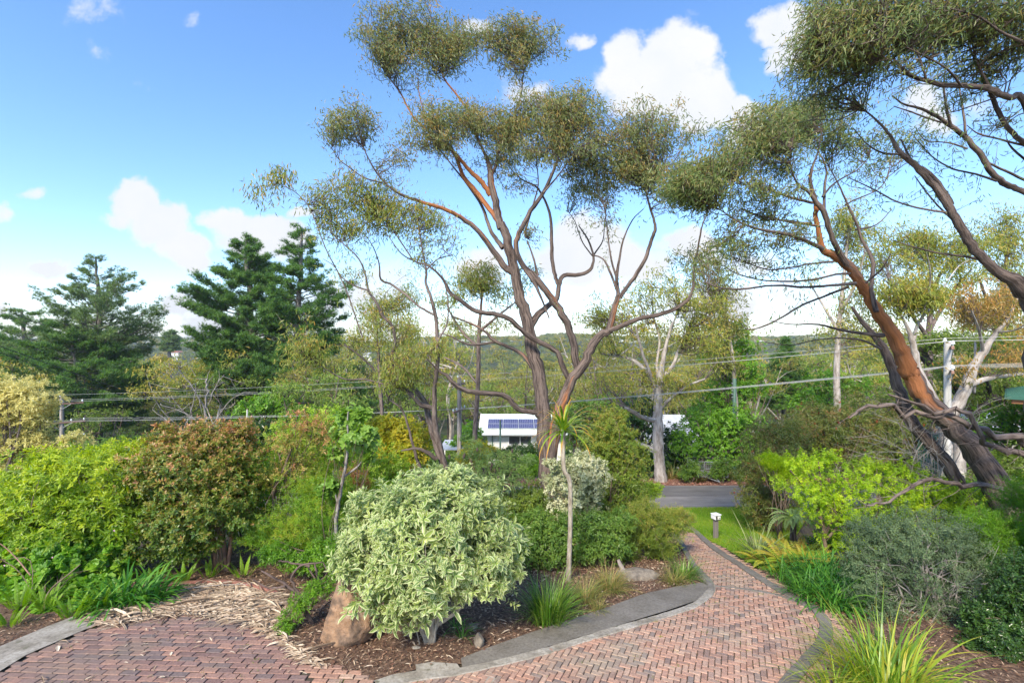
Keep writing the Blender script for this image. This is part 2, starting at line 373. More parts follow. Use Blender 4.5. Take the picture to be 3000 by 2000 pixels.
def drape(name, poly, off, m, cell=.35, kind='structure', dz=None):
    bm = bmesh.new(); vs = [bm.verts.new((p[0], p[1], 0)) for p in poly]; bm.faces.new(vs)
    x0, y0 = poly.min(0); x1, y1 = poly.max(0)
    for ax, a, b in ((0, x0, x1), (1, y0, y1)):
        t = a+cell*.5
        while t < b:
            pl = (t, 0, 0) if ax == 0 else (0, t, 0); no = (1, 0, 0) if ax == 0 else (0, 1, 0)
            bmesh.ops.bisect_plane(bm, geom=bm.verts[:]+bm.edges[:]+bm.faces[:], plane_co=pl, plane_no=no); t += cell
    bmesh.ops.triangulate(bm, faces=bm.faces[:])
    bm.normal_update()
    for v in bm.verts: v.co.z = gz(v.co.x, v.co.y)+off+(dz(v.co.x, v.co.y) if dz else 0)
    bmesh.ops.recalc_face_normals(bm, faces=bm.faces[:])
    if sum(f.normal.z for f in bm.faces) < 0: bmesh.ops.reverse_faces(bm, faces=bm.faces[:])
    me = bpy.data.meshes.new(name); bm.to_mesh(me); bm.free(); me.materials.append(m)
    for p in me.polygons: p.use_smooth = True
    o = bpy.data.objects.new(name, me); COL.objects.link(o); return tag(o, kind=kind) if kind else o
def kerb(name, pts, w, h, m, base=.02, joints=1.6, kind='structure'):
    """band of concrete following ground points, with joints"""
    p = catmull(np.asarray(pts)[:, :2], 6); d = np.concatenate([[0], np.cumsum(np.hypot(*np.diff(p, axis=0).T))])
    s = np.arange(0, d[-1], .12); X = np.interp(s, d, p[:, 0]); Y = np.interp(s, d, p[:, 1]); q = np.stack([X, Y], 1)
    t = nrm(np.gradient(q, axis=0)); nn = np.stack([-t[:, 1], t[:, 0]], 1); V = []; r = np.random.default_rng(3)
    for k, (c, u) in enumerate(zip(q, nn)):
        jt = .5 if (s[k] % joints) < .06 else 0
        ww = w/2*(1+.06*r.normal())
        for a, b in ((-1, -.05), (-1, h-.012-jt*.02), (-.9, h-jt*.02), (0, h+.004*r.normal()-jt*.02), (.9, h-jt*.02), (1, h-.012-jt*.02), (1, -.05)):
            x, y = c+u*a*ww; V.append((x, y, gz(x, y)+base+b))
    n = len(q); Fc = [(i*7+j, i*7+j+1, i*7+8+j, i*7+7+j) for i in range(n-1) for j in range(6)]
    Fc += [tuple(range(7)), tuple(range(n*7-7, n*7))[::-1]]
    o = mk(name, np.array(V), [f[::-1] for f in Fc], m, smooth=False); return tag(o, kind=kind)

M = {}
M['dirt'] = mat('garden_soil', [(.3, (.045, .032, .022)), (.5, (.10, .075, .05)), (.62, (.085, .10, .035)), (.75, (.15, .12, .08))], 1.1, 8, .95, .8, 22, second=([(.3, (.6, .6, .6)), (.7, (1.2, 1.2, 1.1))], 9, .7))
def far_green(m):      # the woodland floor beyond the road is green with low scrub
    nt = m.node_tree; b = [n for n in nt.nodes if n.type == 'BSDF_PRINCIPLED'][0]; src = b.inputs['Base Color'].links[0].from_socket
    tc = nd(nt, 'ShaderNodeTexCoord'); sp = nd(nt, 'ShaderNodeSeparateXYZ'); nt.links.new(tc.outputs['Object'], sp.inputs[0])
    mr = nd(nt, 'ShaderNodeMapRange'); mr.inputs[1].default_value = 30; mr.inputs[2].default_value = 60; nt.links.new(sp.outputs[1], mr.inputs[0])
    no = nd(nt, 'ShaderNodeTexNoise'); no.inputs['Scale'].default_value = .12; no.inputs['Detail'].default_value = 9; nt.links.new(tc.outputs['Object'], no.inputs[0])
    c = ramp(nt, [(.3, (.03, .042, .016)), (.55, (.07, .085, .03)), (.7, (.12, .12, .045))], no.outputs[0])
    mx = nd(nt, 'ShaderNodeMix', data_type='RGBA'); nt.links.new(mr.outputs[0], mx.inputs[0]); nt.links.new(src, mx.inputs[6]); nt.links.new(c, mx.inputs[7]); nt.links.new(mx.outputs[2], b.inputs['Base Color'])
far_green(M['dirt'])
M['mulch'] = mat('mulch', [(.3, (.05, .028, .018)), (.48, (.13, .075, .048)), (.62, (.22, .14, .09)), (.75, (.36, .26, .17))], 16, 8, .95, 1, 42, bdist=.03)
M['sand'] = mat('jointing_sand', [(.3, (.05, .042, .03)), (.6, (.10, .082, .06)), (.75, (.07, .09, .03))], 3, 7, .95, .6, 40)
M['concrete'] = mat('kerb_concrete', [(.3, (.25, .22, .18)), (.5, (.37, .335, .28)), (.7, (.47, .43, .36))], 20, 10, .9, .9, 90, bdist=.006, second=([(.36, (.5, .47, .42)), (.58, (1, 1, 1))], 2.2, .8), spots=((.16, .15, .10), 5, .62))
M['dark_concrete'] = mat('weathered_concrete', [(.3, (.14, .125, .105)), (.5, (.20, .18, .152)), (.72, (.26, .235, .20))], 22, 10, .9, .9, 80, bdist=.006, second=([(.35, (.62, .60, .56)), (.6, (1, 1, 1))], 1.6, .7), spots=((.34, .31, .25), 60, .66))
M['grass_base'] = mat('lawn_base', [(.3, (.07, .12, .012)), (.5, (.13, .20, .022)), (.7, (.20, .23, .04))], .9, 7, .95, .6, 50)
M['road'] = mat('asphalt', [(.3, (.17, .155, .14)), (.55, (.235, .215, .195)), (.75, (.29, .265, .24))], 1.2, 9, .9, .4, 90, stretch=(.4, 1, 1), bdist=.01, second=([(.35, (.75, .75, .75)), (.6, (1, 1, 1))], 5, .5), spots=((.24, .235, .225), 130, .66))
M['road_old'] = mat('older_asphalt', [(.3, (.11, .10, .09)), (.55, (.155, .143, .13)), (.75, (.20, .185, .168))], 2, 9, .9, .5, 60, stretch=(.4, 1, 1), bdist=.01, spots=((.2, .19, .18), 90, .64))
M['leaf_litter'] = mat('leaf_litter', [(.3, (.09, .05, .035)), (.5, (.24, .12, .08)), (.7, (.38, .21, .14))], 12, 8, .95, .8, 40)
M['gravel'] = mat('gravel', [(.3, (.10, .08, .06)), (.5, (.25, .21, .17)), (.7, (.4, .36, .3))], 14, 6, .95, .8, 40)
M['path'] = mat('pink_gravel_path', [(.3, (.30, .22, .18)), (.6, (.42, .32, .27))], 3, 7, .95, .3, 60)
def colmat(name, cols, rough=.85, bump=0, dirt=None, spec=.3):
    """flat pieces coloured by the per-piece random value (bricks, chips, litter)"""
    m, nt, out = newmat(name); L = nt.links.new
    at = nd(nt, 'ShaderNodeAttribute', attribute_name='Col'); sp = nd(nt, 'ShaderNodeSeparateColor'); L(at.outputs['Color'], sp.inputs[0])
    n = len(cols); c = ramp(nt, [(i/(n-1), k) for i, k in enumerate(cols)], sp.outputs[0])
    tc = nd(nt, 'ShaderNodeTexCoord'); no = nd(nt, 'ShaderNodeTexNoise'); no.inputs['Scale'].default_value = 30; no.inputs['Detail'].default_value = 8; L(tc.outputs['Object'], no.inputs[0])
    c2 = ramp(nt, [(.3, (.62, .6, .6)), (.6, (1.08, 1.05, 1.05))], no.outputs[0]); mx = nd(nt, 'ShaderNodeMix', data_type='RGBA'); mx.blend_type = 'MULTIPLY'; mx.inputs[0].default_value = .8; L(c, mx.inputs[6]); L(c2, mx.inputs[7]); c = mx.outputs[2]
    if dirt:
        n3 = nd(nt, 'ShaderNodeTexNoise'); n3.inputs['Scale'].default_value = 1.1; n3.inputs['Detail'].default_value = 7; L(tc.outputs['Object'], n3.inputs[0])
        mr = nd(nt, 'ShaderNodeMapRange'); mr.inputs[1].default_value = .5; mr.inputs[2].default_value = .72; mr.inputs[4].default_value = .7; L(n3.outputs[0], mr.inputs[0])
        m3 = nd(nt, 'ShaderNodeMix', data_type='RGBA'); L(mr.outputs[0], m3.inputs[0]); L(c, m3.inputs[6]); m3.inputs[7].default_value = (*dirt, 1); c = m3.outputs[2]
    b = nd(nt, 'ShaderNodeBsdfPrincipled'); L(c, b.inputs['Base Color']); b.inputs['Roughness'].default_value = rough; b.inputs['Specular IOR Level'].default_value = spec
    if bump:
        bn = nd(nt, 'ShaderNodeBump'); bn.inputs['Strength'].default_value = bump; bn.inputs['Distance'].default_value = .006; L(no.outputs[0], bn.inputs['Height']); L(bn.outputs[0], b.inputs['Normal'])
    L(b.outputs[0], out.inputs[0]); return m
M['brick'] = colmat('clay_pavers', [(.22, .165, .14), (.38, .22, .155), (.46, .275, .195), (.40, .245, .18), (.50, .34, .245), (.39, .26, .195), (.25, .20, .17)], .85, .6, (.29, .25, .19))
M['brick_dark'] = colmat('old_clay_pavers', [(.19, .125, .11), (.29, .175, .14), (.23, .145, .125), (.36, .215, .16), (.27, .175, .15), (.18, .14, .13), (.33, .20, .155)], .88, .6, (.19, .15, .12))
M['chips'] = colmat('bark_chips', [(.05, .028, .02), (.12, .06, .04), (.22, .12, .075), (.35, .22, .14), (.5, .38, .26), (.16, .07, .04)], .9)
M['litter'] = colmat('dry_bark_and_leaves', [(.22, .15, .10), (.42, .32, .22), (.58, .47, .33), (.66, .56, .42), (.36, .25, .16), (.50, .42, .32)], .75)
M['redlitter'] = colmat('red_leaf_litter', [(.16, .07, .05), (.34, .15, .10), (.45, .23, .16), (.55, .36, .26), (.25, .10, .07)], .9)

terrain('ground', M['dirt'])
# road running across below the lawn
def road_poly(e0, e1):  # e0,e1 = (Y at x=0 edge offsets)
    xs = np.linspace(-46, 60, 80); 
    c = lambda x: .012*x+.00035*np.clip(x-8, 0, None)**2*2.2
    a = np.stack([xs, e0+c(xs)], 1); b = np.stack([xs[::-1], e1+c(xs[::-1])], 1); return np.vstack([a, b])
rl = 23.4; ru = 28.1; rm = 25.6
drape('road', road_poly(rl, ru), .045, M['road'], 1.2)
drape('road_patch', road_poly(rm, ru-.25), .055, M['road_old'], 1.2)
drape('gravel_verge', road_poly(rl-.5, rl-.002), .035, M['gravel'], 1.0)
drape('leaf_strewn_verge', road_poly(ru+.002, ru+2.6), .03, M['leaf_litter'], 1.0)
lawn_px = [(1540,1212),(1600,1230),(1660,1258),(1700,1282),(1745,1310),(1790,1318),(1800,1290),(1830,1230),(1860,1180),(1850,1166),(1700,1166),(1560,1168),(1500,1172)]
lawn = gpoly(VV, lawn_px); drape('lawn', lawn, .03, M['grass_base'], .5)

# paving outlines, measured in the picture and laid on the ground
drive_L = [(860,1590),(960,1562),(1060,1548),(1230,1508),(1400,1456),(1530,1418),(1600,1392),(1632,1362),(1630,1342),(1612,1322),(1592,1300),(1575,1270),(1562,1245),(1540,1222),(1512,1200),(1480,1178)]
drive_R = [(1560,1178),(1572,1205),(1600,1226),(1640,1262),(1700,1302),(1760,1342),(1820,1376),(1868,1402),(1893,1432),(1897,1462),(1880,1496),(1840,1540),(1790,1600)]
gl = np.array([G(*p)[:2] for p in drive_L]); gr = np.array([G(*p)[:2] for p in drive_R])
drive_poly = np.vstack([catmull(gl, 4), catmull(gr, 4)])
near = np.array([[gr[-1][0]-.2, 5.2], [gl[0][0]-.2, 5.2]])
drive_poly = np.vstack([drive_poly, near])
drape('driveway_bed', drive_poly, .02, M['sand'], .35)
def bricks(name, poly, m, angle, L=.23, W=.115, pat='herring', off=.05, seed=1, holes=(), shade=None, gap=.006, margin=0):
    r = np.random.default_rng(seed); c, s = math.cos(angle), math.sin(angle)
    ctr = poly.mean(0); q = (poly-ctr) @ np.array([[c, -s], [s, c]])
    x0, y0 = q.min(0)-.5; x1, y1 = q.max(0)+.5; rec = []
    if pat == 'herring':
        for j in range(int(y0/W)-1, int(y1/W)+2):
            for i in range(int(x0/W)-1, int(x1/W)+2):
                k = (i-j) % 4
                if k == 0: rec.append(((i+1)*W, (j+.5)*W, L, W))
                elif k == 3: rec.append(((i+.5)*W, (j+1)*W, W, L))
    else:
        for j in range(int(y0/W)-1, int(y1/W)+2):
            o = (j % 2)*L/2+r.uniform(-.02, .02)
            for i in range(int(x0/L)-1, int(x1/L)+2): rec.append((i*L+o, (j+.5)*W, L, W))
    A = np.array(rec); ct = A[:, :2] @ np.array([[c, s], [-s, c]])+ctr
    k = inside(poly, ct[:, 0], ct[:, 1])
    for h in holes: k &= ~inside(h, ct[:, 0], ct[:, 1])
    A, ct = A[k], ct[k]; n = len(A); ct = ct+.02*np.sin(ct[:, ::-1]*3.1)*.5+r.normal(size=(n, 2))*.0018
    hx = A[:, 2]/2-gap/2; hy = A[:, 3]/2-gap/2*(1 if pat == 'herring' else 1.7); an = angle+r.normal(size=n)*.012
    ca, sa = np.cos(an), np.sin(an); V = np.zeros((n, 8, 3)); dz = r.normal(size=n)*.003; tx, ty = r.normal(size=(2, n))*.009
    for e, (ins, zz) in enumerate(((0, -.014), (.007, 0))):
        for q_, (sx, sy) in enumerate(((-1, -1), (1, -1), (1, 1), (-1, 1))):
            lx = sx*(hx-ins); ly = sy*(hy-ins); X = ct[:, 0]+lx*ca-ly*sa; Y = ct[:, 1]+lx*sa+ly*ca
            V[:, e*4+q_] = np.stack([X, Y, H(X, Y)+off+dz+zz+tx*lx+ty*ly], 1)
    f = np.array([(4,5,6,7),(0,1,5,4),(1,2,6,5),(2,3,7,6),(3,0,4,7)]); Fc = (f[None]+(np.arange(n)*8)[:, None, None]).reshape(-1, 4)
    rv = r.random(n); C = np.zeros((n, 8, 3)); C[:, :, 0] = rv[:, None]
    print(name, n); return mk(name, V.reshape(-1, 3), Fc, m, None, C.reshape(-1, 3))
tag(bricks('driveway', drive_poly, M['brick'], R(-25), seed=3, L=.18, W=.09), kind='structure')
outer_px = [(1600,1226),(1660,1262),(1730,1306),(1800,1346),(1850,1372),(1893,1392),(1925,1420),(1950,1470),(1960,1530),(1950,1600),(1790,1600),(1840,1540),(1880,1496),(1897,1462),(1893,1432),(1868,1402),(1820,1376),(1760,1342),(1700,1302),(1640,1262)]
outer = gpoly(VV, outer_px)
tag(bricks('paver_border', outer, M['brick'], R(-38), pat='run', off=.045, seed=9, L=.23, W=.08), kind='structure')
drape('paver_border_bed', outer, .018, M['sand'], .35)
# concrete bands
KL = [G(*p)[:2] for p in drive_L]; KR = [G(*p)[:2] for p in drive_R]
kerb('concrete_edge_strip', [KL[0]+np.array([-.3, -.3])]+KL[:10], .17, .035, M['concrete'], .03)
kerb('concrete_kerb_bend', KL[7:], .15, .05, M['dark_concrete'], .03)
kerb('concrete_kerb', KR[1:], .2, .055, M['dark_concrete'], .03, 1.9)
kerb('concrete_cross_strip', [G(*p)[:2] for p in ((1634,1349),(1700,1356),(1790,1372),(1862,1402))], .09, .03, M['dark_concrete'], .03)
kerb('concrete_joint_strip', [G(*p)[:2] for p in ((1108,1548),(1125,1565),(1130,1600))], .2, .012, M['concrete'], .035)
kerb('concrete_joint_upper', [G(*p)[:2] for p in ((1545,1234),(1600,1236),(1622,1240))], .12, .02, M['dark_concrete'], .035)
apron_px = [(1062,1540),(1058,1518),(1130,1490),(1220,1458),(1300,1432),(1400,1398),(1480,1368),(1560,1350),(1612,1342),(1628,1350),(1626,1364),(1600,1384),(1530,1408),(1400,1448),(1230,1500),(1130,1526)]
apron = gpoly(VV, apron_px); drape('apron', apron, .055, M['dark_concrete'], .4)
slab = gpoly(VV, [(954,1532),(990,1526),(1050,1530),(1062,1548),(1000,1556),(960,1562),(880,1585),(858,1570),(905,1554),(956,1546)])
drape('apron_slab', slab, .05, M['concrete'], .4)
# left hand paving
leftp_px = [(-120,1660),(-60,1580),(60,1510),(190,1452),(245,1432),(330,1412),(420,1400),(520,1400),(600,1425),(650,1462),(720,1530),(800,1556),(880,1590),(700,1680),(300,1700)]
leftp = gpoly(VV, leftp_px); drape('left_paving_bed', leftp, .02, M['sand'], .35)
perf = gpoly(VV, [(712,1534),(790,1532),(850,1560),(905,1600),(712,1600)])
tag(bricks('left_paving', leftp, M['brick_dark'], R(-2.5), pat='run', seed=5, holes=(perf,), L=.26, W=.129, gap=.009), kind='structure')
pb = bricks('perforated_bricks', perf, M['brick'], R(-2.5), pat='run', seed=6, gap=.012); tag(pb, kind='structure')
strip_px = [(-80,1600),(-60,1535),(0,1492),(100,1449),(190,1414),(222,1411),(262,1420),(240,1434),(190,1455),(60,1512)]
strip = gpoly(VV, strip_px); drape('concrete_drain_strip', strip, .065, M['concrete'], .3)
# mulched bed between the two pavings
bed_px = [(640,1400),(650,1462),(720,1532),(800,1552),(862,1568),(956,1540),(954,1530),(1062,1528),(1130,1488),(1220,1456),(1300,1430),(1400,1396),(1480,1366),(1560,1348),(1612,1340),(1590,1300),(1560,1250),(1480,1215),(1300,1215),(1100,1260),(900,1290),(700,1330)]
bed = gpoly(VV, bed_px); drape('mulch_bed', bed, .03, M['mulch'], .35)
bedL_px = [(225,1412),(262,1405),(420,1358),(600,1372),(650,1400),(720,1330),(700,1270),(500,1270),(200,1300),(60,1360),(-60,1420),(-60,1530),(0,1488),(100,1446),(190,1411)]
bedL = gpoly(VV, bedL_px); drape('soil_bed', bedL, .028, M['mulch'], .35)

bedR_px = [(1960,1530),(1950,1470),(1925,1420),(1893,1392),(1850,1372),(1800,1346),(1745,1312),(1800,1290),(1900,1270),(2100,1260),(2350,1260),(2500,1400),(2600,1600),(1955,1610)]
bedR = gpoly(VV, bedR_px); drape('right_bed', bedR, .022, M['mulch'], .4)

def scatter_in(poly, n, r, reg=None):
    x0, y0 = poly.min(0); x1, y1 = poly.max(0); X = r.uniform(x0, x1, n*3); Y = r.uniform(y0, y1, n*3)
    k = inside(poly, X, Y); return X[k][:n], Y[k][:n]
def chips(name, x, y, z0, ln, wd, m, r, lift=.02, tilt=.25, label=None, cat=None, curl=False):
    n = len(x); a = r.uniform(0, 2*math.pi, n); D = np.stack([np.cos(a), np.sin(a), r.normal(size=n)*tilt], 1); N = np.stack([r.normal(size=n)*tilt*1.6, r.normal(size=n)*tilt*1.6, np.ones(n)], 1)
    P_ = np.stack([x, y, H(x, y)+z0+r.random(n)*lift], 1)
    L_ = ln*np.exp(r.normal(size=n)*.45); W_ = wd*np.exp(r.normal(size=n)*.4)
    V, Fc, C = leaves(P_, D, N, L_, W_, DIA if not curl else OVA, r.random(n), r.random(n), )
    o = mk(name, V, Fc, m, None, C); 
    if label: tag(o, label, cat)
    return tag(o, kind='stuff')
r = np.random.default_rng(21)
x, y = scatter_in(bed, 26000, r); chips('mulch_chips', x, y, .035, .05, .017, M['chips'], r, .03, .3, 'brown bark mulch chips covering the middle garden bed', 'mulch')
x, y = scatter_in(bedL, 5000, r); chips('bed_chips', x, y, .03, .06, .02, M['chips'], r, .03, .3, 'dark bark chips under the shrubs on the left', 'mulch')
x, y = scatter_in(bedR, 9000, r); chips('right_bed_chips', x, y, .03, .06, .02, M['chips'], r, .03, .3, 'brown bark chips under the shrubs on the right', 'mulch')
# heap of pale fallen bark and leaves at the back of the left paving
pile_px = [(205,1412),(300,1380),(400,1352),(520,1345),(600,1356),(655,1390),(660,1430),(640,1470),(700,1500),(735,1540),(700,1530),(640,1480),(560,1440),(450,1420),(340,1428),(262,1448),(215,1440)]
pile = gpoly(VV, pile_px)
x, y = scatter_in(pile, 9500, r)
cx, cy = pile.mean(0)
pile_h = .03+.07*np.clip(1-((x-cx)/2.6)**2-((y-cy)/1.3)**2, 0, 1)
n = len(x); a = r.normal(size=n)*.55+r.choice([0, math.pi], n)+.12
D = np.stack([np.cos(a), np.sin(a), r.normal(size=n)*.16], 1); N = np.stack([r.normal(size=n)*.4, r.normal(size=n)*.4, np.ones(n)], 1)
V, Fc, C = leaves(np.stack([x, y, H(x, y)+.05+r.random(n)*pile_h], 1), D, N, .14*np.exp(r.normal(size=n)*.5), .017*np.exp(r.normal(size=n)*.55), OVA, r.random(n), r.random(n))
tag(mk('dry_leaf_litter', V, Fc, M['litter'], None, C), 'heap of pale dry gum leaves and bark strips on the left paving', 'leaf litter', kind='stuff')
for nm, poly_, n_, lb in (('scattered_litter', leftp, 130, 'few dry leaves scattered over the dark red left paving'), ('bed_litter', bed, 900, 'pale dry leaves and strips lying on the middle bed')):
    x, y = scatter_in(poly_, n_, r); chips(nm, x, y, .06, .10, .018, M['litter'], r, .02, .12, lb, 'leaf litter', True)
xs = r.uniform(-14, 26, 14000); ys = r.uniform(ru+.1, ru+2.5, 14000)+.012*xs; chips('verge_leaf_litter', xs, ys, .035, .09, .04, M['redlitter'], r, .04, .35, 'reddish fallen leaves along the far edge of the road', 'leaf litter')

# grass on the lawn and weeds in the joints
def grass(name, x, y, h, w, m, r, label, z0=.03, lean=.35, rnd=None):
    n = len(x); D = np.stack([r.normal(size=n)*lean, r.normal(size=n)*lean, np.ones(n)], 1); N = rdir(r, n)
    V, Fc, C = leaves(np.stack([x, y, H(x, y)+z0], 1), D, N, h*np.exp(r.normal(size=n)*.3), w, DIA, r.random(n) if rnd is None else rnd, r.random(n))
    return tag(mk(name, V, Fc, m, None, C), label, 'grass', kind='stuff')
M['lawn'] = leafmat('lawn_grass', [(.10, .19, .012), (.16, .27, .02), (.24, .31, .035), (.32, .31, .07)], .35, .5)
x, y = scatter_in(lawn, 60000, r); pat = .5+.3*np.sin(x*1.7+y)+.25*np.sin(y*2.3-x*.6)
grass('lawn_grass', x, y, .06, .014, M['lawn'], r, 'short bright green grass of the lawn beside the letterbox', rnd=np.clip(.35+.35*(pat-.5)+.25*r.normal(size=len(x)), 0, 1))
M['weed'] = leafmat('weed', [(.10, .16, .02), (.18, .26, .03), (.30, .28, .08)], .35, .5)
cs = []
for poly_, k in ((drive_poly, 150), (leftp, 30)):
    cx_, cy_ = scatter_in(poly_, k, r)
    for a_, b_ in zip(cx_, cy_):
        q = r.integers(5, 26); s = r.uniform(.02, .09); cs.append(np.stack([a_+r.normal(size=q)*s, b_+r.normal(size=q)*s*.6], 1))
for (px, py, s, q) in ((1600,1378,.25,160),(1560,1400,.3,120),(1640,1390,.2,90),(1640,1300,.5,300),(1690,1330,.5,260),(1600,1330,.3,140),(1850,1460,.15,80),(1880,1500,.15,80)):
    g = G(px, py); cs.append(np.stack([g[0]+r.normal(size=q)*s, g[1]+r.normal(size=q)*s], 1))
cs = np.vstack(cs); cs = cs[inside(drive_poly, cs[:, 0], cs[:, 1]) | inside(leftp, cs[:, 0], cs[:, 1])]
grass('joint_weeds', cs[:, 0], cs[:, 1], .03, .007, M['weed'], r, 'small green weeds growing in the joints of the paving', z0=.035, lean=.7)
# ================= plant builders =================
def blob3(Rf, b, d):
    x, y, rx, ry = b[:4]; dd = b[4] if len(b) > 4 else 0; D = d+dd; s = RS[Rf]/F*D
    c = P(*Rf(x, y), D); rd = b[5] if len(b) > 5 else (rx+ry)/2*s
    return c, np.array([rx*s, rd, ry*s])
def shell_points(blobs, n, r, inner=.5, rag=.2, flat=0, under=.35):
    """points and outward directions over lumpy ellipsoids"""
    w = np.array([b[1][0]*b[1][2]+b[1][0]*b[1][1] for b in blobs]); w = w/w.sum(); P_ = []; A = []; K = []
    for i, (c, s) in enumerate(blobs):
        k = max(3, int(n*w[i])); d = rdir(r, int(k*1.6)); d = d[(d[:, 2] > -under) | (r.random(len(d)) < .3)][:k]
        ph = r.uniform(0, 6.28, 6)
        b = 1+1.25*rag*(np.sin(4*d[:, 0]+ph[0])*np.sin(4*d[:, 2]+ph[1])+.7*np.sin(9*d[:, 0]+ph[2])*np.sin(9*d[:, 2]+ph[3])+.6*np.sin(8*d[:, 1]+ph[4])+.5*np.sin(15*d[:, 0]+ph[5])*np.sin(14*d[:, 2]+ph[0]))
        f = (1-inner*r.random(len(d))**2)*b
        P_.append(c+d*s*f[:, None]); A.append(nrm(d/s)); K.append(np.full(len(d), i))
        ms = max(2, k//34); sd = rdir(r, ms); sd[:, 2] = np.abs(sd[:, 2])*.9-.15; sd = nrm(sd); t = np.tile(np.linspace(.82, 1, 5), ms)*np.repeat(r.uniform(1.02, 1.36, ms), 5)   # longer shoots break the outline
        q = np.repeat(sd, 5, 0); P_.append(c+q*s*t[:, None]+r.normal(size=(ms*5, 3))*s.mean()*.045); A.append(nrm(q/s)); K.append(np.full(ms*5, i))
    return np.vstack(P_), np.vstack(A), np.concatenate(K)
def rosettes(acc, tips, axes, m, L, W, el0, el1, tm, r, droop=.15, gap=.012, newgrow=0, val=None, clump=None, jl=.2):
    n = len(tips); axes = nrm(axes); ref = np.where(np.abs(axes[:, 2:3]) < .9, np.array([[0, 0, 1.]]), np.array([[1., 0, 0]]))
    u = nrm(np.cross(axes, ref)); w = np.cross(axes, u); ph0 = r.uniform(0, 6.28, n)
    val = r.random(n) if val is None else val; clump = r.random(n) if clump is None else clump
    sz = np.exp(r.normal(size=n)*.18)
    for i in range(m):
        t = i/max(1, m-1); el = el0+(el1-el0)*t+r.normal(size=n)*.14; ph = ph0+i*2.4+r.normal(size=n)*.2
        rad = u*np.cos(ph)[:, None]+w*np.sin(ph)[:, None]
        D = axes*np.cos(el)[:, None]+rad*np.sin(el)[:, None]; N = axes*np.sin(el)[:, None]-rad*np.cos(el)[:, None]
        D = D+np.array([0, 0, -1])*droop*r.uniform(.4, 1.4, n)[:, None]; N = N+r.normal(size=(n, 3))*.15
        grow = (.55+.45*t) if m > 2 else 1
        v = val*.75+r.random(n)*.25
        if newgrow: v = v*(1-newgrow)+newgrow*(1-t)
        V, Fc, C = leaves(tips-axes*(i*gap), D, N, L*grow*sz*np.exp(r.normal(size=n)*jl), W*grow*sz*np.exp(r.normal(size=n)*jl*.6), tm, v, clump)
        acc.add(V, Fc, C)
def stems(acc, base, targets, r, r0, r1=.004, spread=.1, sag=.15, sides=5, orange=0):
    for t in targets:
        b = base+np.array([r.normal()*spread, r.normal()*spread, -.1]); d = t-b; ln = np.linalg.norm(d)
        m1 = b+d*.33+np.array([0, 0, ln*sag])+r.normal(size=3)*ln*.05; m2 = b+d*.7+np.array([0, 0, ln*sag*.6])+r.normal(size=3)*ln*.05
        p = catmull([b, m1, m2, t], 4); s = np.linspace(0, 1, len(p)); tube(acc, p, r0+(r1-r0)*s, sides, orange, .05, r)
M['stem'] = barkmat('brown_stem', (.09, .06, .042), (.22, .165, .12), (.3, .13, .06), 14, .3, .5)
M['stem_pale'] = barkmat('pale_stem', (.22, .18, .13), (.42, .37, .29), (.4, .3, .2), 14, .3, .5)
M['stem_grey'] = barkmat('grey_twigs', (.16, .14, .125), (.36, .33, .30), (.4, .3, .2), 14, .3, .4)
def shrub(name, label, cat, base, Rf, d, blobs, n, m, L, W, el, tm, mt, seed, stem=M['stem'], ns=9, r0=.02, group=None, inner=.5, rag=.2, up=.5,
          droop=.15, newgrow=0, under=.35, extra=None, gap=.012, jit=.3, toptint=0, spread=.1, sag=.12, part='foliage', dens=None):
    r = np.random.default_rng(seed); bl = [blob3(Rf, b, d) for b in blobs]; dn = dens or (2.4 if L < .1 else 1.25); n = int(n*dn); W = W*1.2; L = L*1.08; k_ = max(1., 3.1*d/479/L); L = L*k_; W = W*k_**.9; n = int(n/k_**1.45)
    bx, by = base if len(base) == 2 else base[:2]
    b0 = np.array([bx, by, gz(bx, by)]); t = thing(name, b0, label, cat, group)
    p, a, k = shell_points(bl, n, r, inner, rag, under=under); ok = p[:, 2] > H(p[:, 0], p[:, 1])+.03; p, a, k = p[ok], a[ok], k[ok]
    ax = nrm(a+np.array([0, 0, up])+r.normal(size=p.shape)*jit)
    q = .5+.5*np.sin(p[:, 0]*3.1+seed)*np.sin(p[:, 2]*3.7+seed*2)*np.sin(p[:, 1]*2.9); clump = np.clip(q+.15*r.normal(size=len(p)), 0, 1)
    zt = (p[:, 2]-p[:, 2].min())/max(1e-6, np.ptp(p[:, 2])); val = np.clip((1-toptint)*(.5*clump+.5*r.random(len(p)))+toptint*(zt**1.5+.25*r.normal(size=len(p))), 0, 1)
    ac = Acc(); rosettes(ac, p, ax, m, L, W, el[0], el[1], tm, r, droop, gap, newgrow, val, clump); ac.obj(part, mt, t)
    st = Acc(); idx = r.choice(len(p), min(ns*5, len(p)), replace=False)
    if ns:
        prim = p[idx[:ns]]; stems(st, b0, prim, r, r0, .006, spread, sag)
        for q_ in p[idx[ns:]]:
            j = np.argmin(np.linalg.norm(prim-q_, axis=1)); s = r.uniform(.35, .8); b_ = b0+(prim[j]-b0)*s+np.array([0, 0, np.linalg.norm(prim[j]-b0)*sag*.9])
            tube(st, catmull([b_, (b_+q_)/2+r.normal(size=3)*.06, q_], 3), np.linspace(.4*r0, .004, 7), 4, 0, 0, r)
        st.obj('stem', stem, t)
    if extra: extra(t, r, p, a, bl)
    return t
